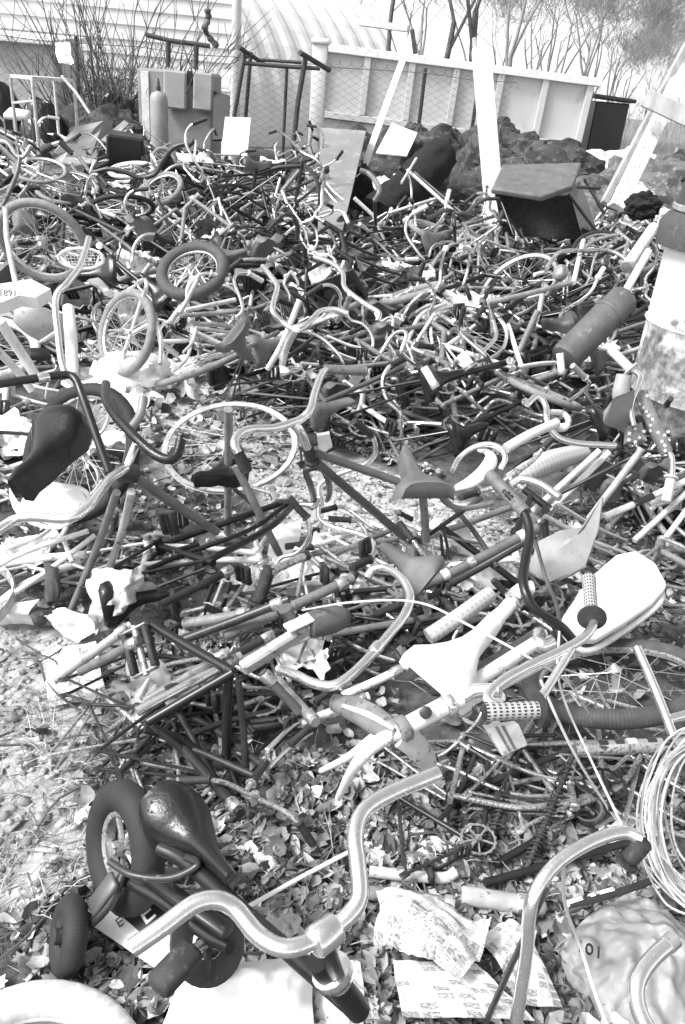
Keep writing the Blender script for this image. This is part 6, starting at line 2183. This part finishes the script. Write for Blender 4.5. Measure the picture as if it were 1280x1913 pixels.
T(t, 'frame_tube', [(-20, 640, .68), (30, 690, .55), (60, 730, .46)], .016, 'paint_white', k=3)
T(t, 'fork', [(10, 390, 1.0), (14, 450, .92), (30, 530, .8)], .012, 'paint_pale', k=3)
mb = MB()
plate(mb, PP([(-25, 545, .8), (40, 535, .82), (62, 532, .83), (98, 550, .8), (70, 566, .78), (40, 562, .78), (8, 575, .76), (-20, 580, .75)]), .06)
sh = mb.build('tank', 'plastic_white', t)
md = sh.modifiers.new('round', 'BEVEL')
md.width = .02
md.segments = 3
mb = MB()
M3 = Matrix((RT, (UP * .55 - FW * .83).normalized(), RT.cross((UP * .55 - FW * .83).normalized()))).transposed()
letters(mb, '1891', mat4(Matrix((RT, UP, -FW)).transposed(), W(2, 556, .835) - FW * .02), .034, .003)
mb.build('number', 'paint_grey', t, smooth=False)
mb = MB()
c = W(80, 605, .6)
blob(mb, c, .13, .05, .075, .15, 1.5, 3, rotm(0, 25, 20), 18, 12)
mb.build('grey_shroud', 'plastic_grey', t)
T(t, 'pedal_axle', [(75, 640, .6), (105, 620, .64)], .008, 'chrome')
mb = MB()
box(mb, W(72, 662, .56), (.09, .06, .03), rotm(20, 10, 40), .006)
mb.build('pedal', 'rubber', t)
t = H('tennis_racket', 'small pale oval racket frame beside the bent chrome handlebar at left', 'racket', (150, 500, 0))
mb = MB()
c = W(152, 483, .86)
ua, ub = RT, (UP * .6 - FW * .4).normalized()
tube(mb, [c + ua * (.1 * math.cos(a * .3142)) + ub * (.045 * math.sin(a * .3142)) for a in range(20)], .007, 8, closed=True)
mb.build('hoop', 'paint_white', t)
mb = MB()
for i in range(-6, 7):
    x = i * .0145
    h = .045 * math.sqrt(max(0, 1 - (x / .1) ** 2))
    tube(mb, [c + ua * x - ub * h, c + ua * x + ub * h], .0012, 3)
for i in range(-3, 4):
    y = i * .0125
    w = .1 * math.sqrt(max(0, 1 - (y / .045) ** 2))
    tube(mb, [c - ua * w + ub * y, c + ua * w + ub * y], .0012, 3)
mb.build('strings', 'plastic_white', t)
# sacks and bags in the middle left
mb = MB()
blob(mb, W(250, 700, .1), .2, .13, .13, .3, 2.4, 8, rotm(0, 0, 15), 40, 28, base=.0)
tag(mb.build('white_sack', 'bag_white'), 'bulging knotted white sack under the grey-tyred wheel', 'sack')
mb = MB()
sheet(mb, W(165, 1195, .02), W(255, 1170, .03), W(252, 1048, .28), W(185, 1060, .25), 22, 22, .085, 8, 21, sag=.05, floor=.012, jag=1.2)
tag(mb.build('thin_plastic_bag', 'bag_film'), 'translucent pale plastic bag draped on the grey fork blades', 'plastic bag')
mb = MB()
sheet(mb, W(80, 1150, .03), W(145, 1198, .02), W(240, 1168, .06), W(150, 1140, .1), 18, 14, .06, 8, 23, sag=.03, floor=.012)
tag(mb.build('pale_plastic_bag', 'bag_white'), 'pale crumpled plastic bag on the bare ground below the fork blades', 'plastic bag')
mb = MB()
sheet(mb, W(-10, 1165, .04), W(60, 1172, .03), W(75, 1120, .1), W(0, 1125, .1), 12, 12, .06, 9, 25, sag=.03, floor=.012)
tag(mb.build('pale_plastic_bag', 'bag_white'), 'small crumpled plastic bag at the left edge above the folded leaflet', 'plastic bag')
news('folded printed leaflet lying on the bare ground at left', (92, 1326, .012), (200, 1300, .02), (178, 1196, .05), (78, 1216, .015), 'leaflet', 30, .012, .012, name='folded_leaflet', cat='leaflet')
t = H('white_crank', 'white eye-shaped crank on a chrome ring beside the long bare ground at left', 'crank', (265, 1310, 0))
mb = MB()
tube(mb, PP([(278, 1272, .13), (268, 1290, .13), (258, 1308, .12)]), [.01, .014, .018], 12, k=4, flat=(.6, V((0, 0, 1))))
mb.build('arm', 'paint_white', t)
LT(t, 'cup', [(.016, 0), (.026, .004), (.026, .012), (.018, .02), (.016, .04)], W(266, 1342, .06), W(262, 1310, .11), 'chrome')

# ---------------------------------------------------------------- near frames left of centre
t = H('bicycle_frame', 'black frame with a sharp triangle of tubes left of the S-shaped handlebar', 'frame', (400, 1300, 0))
T(t, 'top_tube', [(286, 1168, .3), (360, 1212, .31), (436, 1256, .32)], .0125, 'paint_black', k=3)
T(t, 'down_tube', [(436, 1256, .32), (360, 1300, .26), (278, 1348, .2)], .0125, 'paint_black', k=3)
T(t, 'seat_tube', [(428, 1256, .31), (424, 1330, .2), (424, 1412, .06)], .0125, 'paint_dark', k=3)
T(t, 'stay', [(445, 1270, .3), (455, 1370, .16), (462, 1480, .03)], .009, 'paint_dark', k=3)
T(t, 'stay', [(285, 1355, .18), (360, 1420, .1), (435, 1500, .03)], .009, 'paint_dark', k=3)
T(t, 'fork', [(270, 1362, .16), (330, 1378, .12), (395, 1420, .06)], .011, 'paint_dark', k=3)
t = H('large_dark_pedal', 'large dark rat-trap pedal standing on edge left of the black triangle frame', 'pedal', (265, 1215, 0))
M3 = axes(W(250, 1180, .2) - W(268, 1250, .14), (-.3, -1, .6))
c = W(262, 1215, .26)
mb = MB()
for s in (-1, 1):
    box(mb, c + M3 @ V((0, s * .032, 0)), (.12, .016, .028), M3, .004)
mb.build('rubber_block', 'rubber', t)
mb = MB()
tube(mb, [c + M3 @ V((-.07, 0, 0)), c + M3 @ V((.07, 0, 0))], .009, 8)
for s in (-1, 1):
    box(mb, c + M3 @ V((s * .062, 0, 0)), (.006, .075, .02), M3, .002)
mb.build('cage', 'steel', t)
for lab, a, ang in (('dark cage pedal beside the gravel patch at left', (352, 1032, .14), (1, .4, .2)), ('ribbed black pedal standing left of the flanged grip', (408, 1108, .12), (.2, 1, .5)), ('small black pedal in the leaves under the black triangle frame', (498, 1345, .06), (1, .2, .1))):
    t = H('cage_pedal', lab, 'pedal', a)
    M3 = axes(V(ang))
    c = W(*a)
    mb = MB()
    for s in (-1, 1):
        box(mb, c + M3 @ V((0, s * .028, 0)), (.09, .012, .024), M3, .003)
    mb.build('rubber_block', 'rubber', t)
    mb = MB()
    tube(mb, [c + M3 @ V((-.05, 0, 0)), c + M3 @ V((.06, 0, 0))], .008, 8)
    for s in (-1, 1):
        box(mb, c + M3 @ V((s * .047, 0, 0)), (.005, .065, .018), M3, .002)
    mb.build('cage', 'steel', t)
TUBES = [((100, 1272), (245, 1168), 'paint_pale', .014), ((150, 1255), (262, 1195), 'paint_mid', .013), ((270, 1310), (430, 1215), 'paint_mid', .012), ((255, 1330), (450, 1225), 'chrome', .013),
         ((345, 1165), (470, 1145), 'paint_mid', .017), ((330, 1200), (540, 1120), 'paint_dark', .014), ((420, 1190), (660, 1080), 'paint_mid', .016), ((310, 1290), (520, 1180), 'paint_dark', .012),
         ((440, 1240), (585, 1165), 'paint_grey', .013), ((480, 1230), (640, 1160), 'paint_pale', .01), ((560, 1330), (490, 1255), 'paint_grey', .013), ((300, 1130), (440, 1060), 'paint_dark', .013),
         ((640, 1300), (760, 1245), 'paint_white', .012), ((565, 1350), (690, 1300), 'paint_white', .011), ((700, 1190), (820, 1120), 'paint_dark', .014), ((720, 1170), (860, 1100), 'paint_grey', .012),
         ((345, 1400), (450, 1520), 'paint_dark', .012), ((520, 1270), (590, 1350), 'paint_mid', .013)]
for i, (a, b_, m_, r) in enumerate(TUBES):
    dm = {'paint_pale': 'pale', 'paint_white': 'white', 'paint_mid': 'grey', 'chrome': 'chrome', 'paint_grey': 'dull grey', 'paint_dark': 'dark'}[m_]
    za, zb = (.1 + .03 * (i % 4), .2 + .03 * ((i * 7) % 4)) if i < 12 else (.12, .18)
    o = thing('frame_tube', None, 'tube', W(a[0], a[1], za), 'loose frame tubes in the near heap')
    mb = MB()
    tube(mb, PP([(a[0], a[1], za), ((a[0] + b_[0]) / 2, (a[1] + b_[1]) / 2 + 1, (za + zb) / 2), (b_[0], b_[1], zb)]), r, 10)
    mb.build('shaft', m_, o)
    LT(o, 'lug', [(r * 1.08, -.004), (r * 1.3, 0), (r * 1.3, .03), (r * 1.08, .034)], W(b_[0], b_[1], zb).lerp(W(a[0], a[1], za), .06), W(a[0], a[1], za), 'chrome_rusty')
    ln = 'long' if math.hypot(a[0] - b_[0], a[1] - b_[1]) > 150 else 'short'
    o['label'] = label_for(f'{ln} {dm} lugged frame tube', 'slanting', W((a[0] + b_[0]) / 2, (a[1] + b_[1]) / 2, .1))
t = H('printed_card', 'white printed card leaning between the flanged grip and the horn tank', 'card', (580, 1110, 0))
mb = MB()
plate(mb, [W(522, 1090, .14), W(618, 1082, .14), W(625, 1120, .06), W(525, 1135, .06)], .006)
mb.build('card', 'paper_white', t, smooth=False)
mb = MB()
plate(mb, [W(535, 1098, .137), W(605, 1090, .14), W(608, 1106, .108), W(540, 1115, .105)], .008)
mb.build('print', 'paint_mid', t, smooth=False)
mb = MB()
sheet(mb, W(500, 1040, .02), W(560, 1050, .02), W(560, 975, .06), W(505, 985, .05), 10, 10, .03, 9, 41, floor=.012)
tag(mb.build('white_wrapper', 'paper_white'), 'white paper wrapper on the gravel patch above the flanged grip', 'wrapper')
t = H('brake_lever', 'small pale brake lever on the gravel below the dark fork', 'brake lever', (600, 1000, 0))
T(t, 'lever', [(572, 995, .06), (590, 985, .08), (605, 970, .1), (618, 975, .1), (614, 1010, .06)], .009, 'chrome')
LT(t, 'bracket', [(.014, 0), (.017, .004), (.017, .03), (.012, .034)], W(588, 1000, .05), W(594, 978, .1), 'paint_dark')

# ---------------------------------------------------------------- centre-back handlebars and saddle
t = H('hourglass_saddle', 'grey saddle standing on its nose in the middle of the right-hand heap', 'saddle', (460, 690, 0))
SD(t, (440, 622, .62), (470, 672, .42), .11, 'vinyl_grey', up=(.1, -.9, .5), deep=.05)
T(t, 'seat_post', [(460, 650, .46), (480, 640, .4), (520, 620, .34)], .012, 'paint_mid', k=3)
t = H('u_shaped_handlebar', 'U-shaped chrome handlebar sticking up in the centre of the heap', 'handlebar', (540, 640, 0))
T(t, 'bar', [(491, 498, .82), (505, 515, .82), (518, 535, .8), (512, 560, .77), (510, 582, .74), (528, 602, .7), (556, 617, .68), (580, 600, .7), (598, 582, .73), (625, 578, .74), (650, 586, .73)], .0125, 'chrome', n=12)
T(t, 'stem', [(553, 614, .69), (535, 650, .55), (528, 680, .46)], .0165, 'paint_pale', k=3)
T(t, 'top_tube', [(560, 560, .7), (528, 640, .5), (500, 690, .36)], .014, 'paint_white', k=3)
t = H('s_curved_handlebar', 'S-curved chrome handlebar looping over the black tub', 'handlebar', (650, 600, 0))
T(t, 'bar', [(588, 480, .82), (620, 492, .82), (640, 510, .8), (643, 535, .76), (660, 552, .74), (685, 570, .72), (708, 585, .7), (705, 600, .67)], .0125, 'chrome', n=12)
T(t, 'stem', [(655, 550, .74), (645, 575, .66), (630, 600, .56)], .014, 'chrome_rusty', k=3)
t = H('black_tub', 'open black sheet metal tub sunk in the heap below the felt rolls', 'tub', W(630, 560, .3))
mb = MB()
a, b_, c, d = W(574, 540, .5), W(660, 503, .66), W(686, 552, .5), W(600, 575, .4)
plate(mb, [W(572, 550, .42), W(572, 538, .52), W(660, 503, .68), W(662, 528, .56)], .01)
plate(mb, [W(660, 503, .68), W(688, 552, .52), W(684, 568, .42), W(662, 528, .56)], .01)
plate(mb, [W(572, 552, .42), W(662, 530, .55), W(684, 568, .42), W(600, 585, .36)], .01)
mb.build('body', 'paint_grey', t, smooth=False)
T(t, 'rolled_rim', [(572, 538, .52), (660, 503, .68), (688, 552, .52)], .007, 'paint_dark', k=1)
t = H('black_grip_handlebar', 'dark handlebar standing up against the foot of the white post', 'handlebar', W(848, 440, .4))
T(t, 'bar', [(800, 408, .9), (832, 393, .93), (846, 395, .92), (868, 400, .91), (885, 385, .94), (905, 373, .96), (932, 371, .97)], .0135, 'paint_dark', n=10)
T(t, 'stem', [(847, 398, .92), (849, 420, .86), (850, 450, .72)], .0125, 'paint_dark', k=3)
LT(t, 'bell', [(.018, 0), (.028, .004), (.03, .03), (.024, .036)], W(836, 442, .76), W(836, 426, .84), 'rubber')
t = H('bicycle_frame', 'white frame tubes standing in the back heap before the black felt rolls', 'frame', W(700, 450, .3))
T(t, 'tube', [(672, 418, .62), (725, 462, .4)], .016, 'paint_white')
T(t, 'tube', [(698, 405, .66), (724, 460, .42)], .012, 'paint_white')
T(t, 'tube', [(662, 370, .8), (700, 405, .66)], .016, 'paint_white')
T(t, 'tube', [(762, 318, 1.0), (800, 352, .9), (855, 402, .72)], .016, 'paint_pale', k=3)
T(t, 'tube', [(775, 322, .98), (868, 402, .7)], .014, 'paint_dark')
T(t, 'tube', [(750, 342, .92), (778, 296, 1.1)], .012, 'paint_pale')
t = H('arched_pipe', 'thin bent pipe arch standing at the foot of the plywood sheet', 'pipe', W(690, 400, .4))
T(t, 'pipe', [(672, 318, 1.06), (690, 325, 1.04), (706, 345, .98), (708, 360, .93), (700, 375, .87)], .02, 'paint_mid')
T(t, 'foot', [(700, 375, .87), (702, 420, .6)], .014, 'rust_dark')
t = H('bent_dark_tube', 'dark hooked tube at the upper middle of the heap beside a coil of cable', 'tube', W(540, 440, .5))
T(t, 'tube', [(500, 432, .86), (520, 410, .92), (532, 401, .95), (548, 405, .94), (556, 425, .88), (556, 445, .8)], .014, 'paint_dark')
T(t, 'cable_loop', [(556, 420, .86), (565, 450, .78), (580, 468, .74), (592, 455, .78), (590, 430, .84), (575, 412, .9)], .006, 'plastic_pale')
t = H('stripped_bicycle', 'dark bicycle standing upright at the back of the heap before the pipe frame', 'bicycle', W(540, 400, .3))
yb = 8.2
T(t, 'handlebar', [(542, 262, yb, 0), (565, 285, yb, 0), (590, 298, yb - .1, 0), (603, 318, yb - .1, 0), (600, 335, yb - .1, 0)], .016, 'chrome_rusty')
T(t, 'top_tube', [(562, 310, yb, 0), (520, 313, yb, 0), (482, 325, yb, 0)], .02, 'paint_dark', k=3)
T(t, 'down_tube', [(560, 318, yb, 0), (512, 375, yb, 0), (475, 415, yb, 0)], .02, 'paint_mid', k=3)
T(t, 'seat_tube', [(480, 305, yb, 0), (472, 360, yb, 0), (466, 412, yb, 0)], .02, 'paint_dark', k=3)
T(t, 'fork', [(565, 300, yb, 0), (560, 330, yb, 0), (550, 395, yb, 0)], .018, 'paint_dark', k=3)
SD(t, Q(456, 296, yb), Q(508, 303, yb), .11, 'vinyl_dark')
c = Q(563, 372, yb)
t = WH('bicycle_wheel', 'thin upright wheel at the foot of the leaning plywood sheet', c, .62, .018, (-.75, -.66, .05), 'tyre_black', 'chrome_rusty', 24)
t = H('handlebar', 'dark upswept handlebar on the skyline of the heap left of centre', 'handlebar', Q(260, 320, 7.4))
T(t, 'bar', [(176, 322, 7.4, 0), (205, 316, 7.4, 0), (235, 322, 7.4, 0), (262, 332, 7.4, 0), (290, 325, 7.4, 0), (305, 300, 7.4, 0), (325, 276, 7.4, 0), (352, 268, 7.4, 0)], .02, 'paint_dark')
T(t, 'stem', [(270, 330, 7.4, 0), (276, 370, 7.4, 0), (290, 420, 7.4, 0)], .018, 'chrome', k=3)
t = H('handlebar', 'chrome handlebar with black grips at the upper left of the heap', 'handlebar', Q(150, 320, 7.6))
T(t, 'bar', [(82, 282, 7.6, 0), (100, 270, 7.6, 0), (118, 268, 7.6, 0), (140, 286, 7.6, 0), (160, 310, 7.6, 0), (182, 342, 7.6, 0)], .018, 'chrome_rusty')
grip(t, Q(78, 284, 7.6), Q(100, 270, 7.6), .03, 'rubber', 0)
grip(t, Q(112, 264, 7.6), Q(138, 288, 7.6), .028, 'rubber', 0)
WH('bicycle_wheel', 'small bare wheel behind the skyline handlebar near the gas cylinder', Q(306, 300, 8.4), .26, .02, (.25, -.95, .2), 'tyre_grey', 'chrome', 18)
WH('bicycle_wheel', 'thin pale wheel lying flat at the upper left edge of the heap', Q(75, 318, 7.6), .48, .015, (.1, -.35, 1), 'tyre_grey', 'chrome', 18)
t = H('handlebar', 'pale handlebar and fork standing at the upper left edge of the heap', 'handlebar', Q(40, 330, 7.0))
T(t, 'bar', [(-10, 262, 7.0, 0), (15, 268, 7.0, 0), (30, 290, 7.0, 0), (45, 292, 7.0, 0), (58, 272, 7.0, 0)], .018, 'chrome')
T(t, 'fork', [(38, 292, 7.0, 0), (30, 330, 6.9, 0), (5, 385, 6.8, 0)], .018, 'paint_mid', k=3)

# ---------------------------------------------------------------- right: canister, drum, cowl, chair
t = H('grey_canister', 'long grey canister tipped against the drum in the right-hand heap', 'canister', W(1100, 640, .4))
a, b_ = W(1052, 672, .42), W(1168, 556, .72)
ln = (b_ - a).length
rC = .086
LT(t, 'barrel', [(rC * .6, 0), (rC * .92, .01), (rC, .04), (rC, ln * .7)], a, b_, 'iron_grey', 24)
LT(t, 'collar', [(rC, 0), (rC * 1.08, .008), (rC * 1.08, .022), (rC, .03)], a.lerp(b_, .7), b_, 'iron_grey', 24)
LT(t, 'cap', [(rC * .98, 0), (rC * .98, ln * .24), (rC * .85, ln * .27), (rC * .4, ln * .28)], a.lerp(b_, .73), b_, 'iron_grey', 24)
DY = W(1276, 850, 0)
dr = .36
dz = 1.06
t = thing('steel_drum', 'stained white steel drum standing at the right edge of the yard', 'drum', DY)
mb = MB()
lathe(mb, [(dr - .01, 0), (dr + .008, .004), (dr + .008, .02), (dr, .026), (dr, .34), (dr + .012, .355), (dr, .37), (dr, .69), (dr + .012, .705), (dr, .72), (dr, dz - .03), (dr + .01, dz - .02), (dr + .01, dz), (dr - .02, dz - .004)], DY, axis=(0, 0, 1), n=48)
m, nt, N, L, b = newmat('drum_paint')
tc = N.new('ShaderNodeTexCoord')
n1 = nz(nt, 5.0, 5, tc.outputs['Object'], .6)
sx = N.new('ShaderNodeSeparateXYZ')
L.new(tc.outputs['Object'], sx.inputs[0])
hgt = ramp(nt, .4, .85, .2, -.14)
L.new(sx.outputs[2], hgt.inputs[0])
f = mth(nt, 'ADD', n1.outputs[0], hgt.outputs[0])
r1 = ramp(nt, .5, .62)
L.new(f, r1.inputs[0])
n2 = nz(nt, 22, 5, tc.outputs['Object'], .7)
r2 = ramp(nt, .4, .65, .1, .34)
L.new(n2.outputs[0], r2.inputs[0])
L.new(mix(nt, r1.outputs[0], .8, r2.outputs[0]), b.inputs['Base Color'])
b.inputs['Roughness'].default_value = .6
MATS['drum_paint'] = m
mb.build('shell', m, t)
mb = MB()
for z, w_ in ((.42, .09), (.36, .08)):
    q = DY + V((-.13, -.325, z))
    n_ = V((-.13, -.325, 0)).normalized()
    box(mb, q + n_ * .006, (w_, .012, .035), axes(n_.cross(V((0, 0, 1)))), .004)
mb.build('latch_plate', 'paint_pale', t)
t = thing('tapered_cowl', 'dark tapered sheet metal cowl sitting on the steel drum', 'cowl', DY + V((0, 0, dz)))
mb = MB()
lathe(mb, [(dr - .03, .0), (dr + .05, .004), (dr + .055, .1), (dr + .03, .14), (dr + .0, .16), (dr - .02, .35), (dr - .06, .6), (dr - .1, .85), (dr - .12, .86)], DY + V((0, 0, dz + .002)), axis=(0, 0, 1), n=40)
mb.build('shell', 'cowl_dark', t)
mb = MB()
lathe(mb, [(dr + .003, .16), (dr + .012, .165), (dr + .012, .185), (dr + .003, .19)], DY + V((0, 0, dz + .002)), axis=(0, 0, 1), n=40, cap=False)
mb.build('band', 'steel', t)
heap('black_rag', 'black rag bunched between the cowl and the pale timber', 'rag', 1200, 392, 5.6, .11, .1, 1.0, 1.17, 'felt_black', 44, amp=.35)
# upholstered bench chair
t = H('upholstered_chair', 'overturned chair with grey glossy upholstered seat and thin black legs', 'chair', Q(1000, 440, 7.2))
cy = 7.1
P1, P2, P3, P4 = Q(917, 357, cy - .1), Q(938, 312, cy + .35), Q(1086, 308, cy + .4), Q(1070, 352, cy)
P5 = Q(1012, 372, cy - .2)
mb = MB()
plate(mb, [P1, P2, P3, P4, P5], .05)
st = mb.build('seat', 'vinyl_grey', t)
md = st.modifiers.new('round', 'BEVEL')
md.width = .016
md.segments = 3
mb = MB()
plate(mb, [Q(925, 362, cy), Q(940, 438, cy + .1), Q(1085, 446, cy + .15), Q(1062, 364, cy + .1)], .05)
plate(mb, [Q(1062, 364, cy + .1), Q(1085, 446, cy + .15), Q(1112, 430, cy + .5), Q(1082, 340, cy + .4)], .03)
mb.build('back', 'vinyl_black', t)
for a, b_ in (((1062, 362, cy - .05, 0), (1128, 452, cy - .1, 0)), ((1092, 335, cy + .4, 0), (1130, 400, cy + .2, 0)), ((1130, 385, cy, 0), (1182, 402, cy - .2, 0)), ((928, 372, cy - .05, 0), (985, 458, cy - .1, 0)), ((935, 372, cy - .05, 0), (960, 440, cy - .3, 0)), ((1080, 350, cy, 0), (1120, 352, cy + .2, 0))):
    T(t, 'leg', [a, b_], .012, 'paint_black')
t = H('stripped_bicycle', 'grey bicycle with bent handlebar and round lamp leaning at the right below the chair', 'bicycle', W(1000, 570, .2))
T(t, 'handlebar', [(1020, 505, .74), (1032, 485, .78), (1050, 470, .8), (1100, 468, .8), (1135, 468, .8), (1160, 478, .78), (1172, 492, .75), (1172, 520, .7)], .0135, 'chrome_rusty', n=12)
T(t, 'top_tube', [(1066, 528, .66), (990, 548, .6), (912, 566, .54)], .017, 'paint_mid', k=3)
T(t, 'fork', [(1072, 528, .66), (1080, 490, .74), (1090, 450, .82)], .016, 'plastic_pale', k=3)
LT(t, 'lamp', [(.02, -.02), (.05, 0), (.055, .02), (.045, .05), (.02, .06)], W(1052, 512, .66), W(1030, 500, .7), 'steel', 20)
T(t, 'seat_tube', [(915, 562, .54), (920, 600, .44), (922, 625, .4)], .017, 'paint_mid', k=3)
T(t, 'bar', [(922, 600, .46), (926, 630, .4), (900, 660, .34), (893, 680, .3), (905, 700, .26)], .0125, 'chrome', n=10)
WH('bicycle_wheel', 'thin-tyred wheel standing in the right-hand heap behind the grey tube frame', (968, 535, .5), .6, .014, EN((968, 535, .5), 30, .62), 'tyre_dark', 'steel', 24)
t = H('flat_dark_saddle', 'flat dark saddle between the grey tube frame and the canister', 'saddle', W(1050, 600, .4))
SD(t, (1075, 592, .55), (1012, 598, .52), .08, 'vinyl_dark', up=(0, -.3, 1))
T(t, 'seat_post', [(1055, 600, .5), (1050, 630, .4)], .012, 'chrome')
for lab, a, b_, r, m_ in (('long grey tube slanting up beside the flat dark saddle', (955, 690, .2), (1005, 580, .56), .018, 'paint_mid'), ('white tube leaning against the drum edge above the canister', (1160, 560, .7), (1212, 470, .92), .022, 'plastic_white'),
                          ('pale splintered board leaning against the drum', (1170, 500, .8), (1222, 425, 1.0), .035, 'wood_white'), ('white grip tube sticking up in front of the canister', (1050, 700, .42), (1046, 660, .52), .018, 'plastic_white'),
                          ('white headed tube near the bend of the chrome bar in the right heap', (880, 690, .42), (862, 662, .48), .03, 'plastic_white'), ('bright white flat tube in the centre of the right heap', (815, 725, .46), (792, 686, .54), .018, 'plastic_white')):
    t = H('upright_tube', lab, 'tube', a)
    T(t, 'shaft', [a, b_], r, m_, n=12)
    LT(t, 'end_ring', [(r * 1.02, 0), (r * 1.15, .003), (r * 1.15, .02), (r * 1.02, .023)], W(*a), W(*b_), 'steel')
# star-spotted handlebar
t = H('star_spotted_handlebar', 'child handlebar with star-spotted pads and grey grips leaning on the drum', 'handlebar', W(1200, 850, .2))
def starpad(a, b_, r, nst, sd):
    a, b_ = W(*a), W(*b_)
    mb = MB()
    d = b_ - a
    tube(mb, [a, a + d * .04, a + d * .5, a + d * .96, b_], [r * .8, r, r * 1.02, r, r * .8], 18)
    pd = mb.build('pad', 'paint_mid', t)
    mb = MB()
    rg = random.Random(sd)
    ax_ = d.normalized()
    for k in range(nst):
        f = (k + .6) / (nst + .3)
        base = a + d * f
        tocam = (CAMP - base)
        tocam = (tocam - ax_ * tocam.dot(ax_)).normalized()
        q = Quaternion(ax_, rg.uniform(-.9, .9))
        n_ = q @ tocam
        u_ = n_.cross(ax_)
        c = base + n_ * r * 1.012
        ro = rg.uniform(0, 1)
        pts = [c + (ax_ * math.cos(ro + j * math.pi / 5) + u_ * math.sin(ro + j * math.pi / 5)) * (.0085 if j % 2 == 0 else .004) for j in range(10)]
        mb.add([p + n_ * .003 for p in pts] + [c + n_ * .004] + [p - n_ * .002 for p in pts], [[j, (j + 1) % 10, 10] for j in range(10)] + [[j, 11 + j, 11 + (j + 1) % 10, (j + 1) % 10] for j in range(10)])
    mb.build('stars', 'paint_white', pd, smooth=False)
starpad((1194, 732, .62), (1246, 848, .42), .027, 14, 2)
T(t, 'handlebar', [(1178, 690, .68), (1196, 702, .68), (1192, 720, .66), (1178, 760, .6), (1184, 795, .54)], .011, 'chrome')
T(t, 'handlebar_end', [(1238, 838, .44), (1254, 852, .42), (1256, 880, .38), (1252, 898, .35)], .0115, 'chrome')
grip(t, (1140, 652, .74), (1178, 690, .68), .019, 'plastic_pale', 1.9)
grip(t, (1244, 938, .28), (1254, 892, .36), .0185, 'plastic_pale', 1.5)
mb = MB()
plate(mb, [W(1170, 798, .52), W(1196, 792, .53), W(1206, 826, .48), W(1168, 828, .47)], .03)
sp_ = mb.build('star_box', 'paint_mid', t, smooth=False)
mb = MB()
for x, y in ((1176, 810), (1187, 801), (1195, 818), (1175, 822), (1203, 806), (1187, 826)):
    c = W(x, y, .52 if y < 815 else .5)
    n_ = (CAMP - c).normalized()
    u_ = n_.cross(V((0, 0, 1))).normalized()
    w_ = n_.cross(u_)
    c = c + n_ * .012
    pts = [c + (u_ * math.cos(j * math.pi / 5) + w_ * math.sin(j * math.pi / 5)) * (.009 if j % 2 == 0 else .0042) for j in range(10)]
    mb.add(pts + [c + n_ * .003] + [p - n_ * .02 for p in pts], [[j, (j + 1) % 10, 10] for j in range(10)] + [[j, 11 + j, 11 + (j + 1) % 10, (j + 1) % 10] for j in range(10)])
mb.build('stars', 'paint_white', sp_, smooth=False)
t = H('scooped_seat', 'grey scooped plastic child seat beside the star-spotted handlebar', 'seat', W(1160, 800, .3))
mb = MB()
sheet(mb, W(1128, 770, .5), W(1172, 808, .46), W(1188, 728, .7), W(1150, 742, .68), 16, 16, .006, 5, 3, sag=-.06, th=.012)
mb.build('shell', 'plastic_grey', t)
T(t, 'support', [(1160, 790, .45), (1165, 830, .3)], .012, 'paint_dark')
T(t, 'upright', [(1166, 700, .7), (1160, 740, .62), (1172, 765, .56)], [.03, .034, .02], 'plastic_grey', k=4)

# masters that were never set down in the yard
for p_ in PROTO + [q_ for k_ in LOOSE.values() for q_ in k_]:
    if p_.name not in USED:
        for c_, gs_ in KIDS[p_.name]:
            for g_ in gs_:
                bpy.data.objects.remove(g_)
            bpy.data.objects.remove(c_)
        bpy.data.objects.remove(p_)
for o_ in COL.objects:
    if 'desc' in o_:
        del o_['desc']
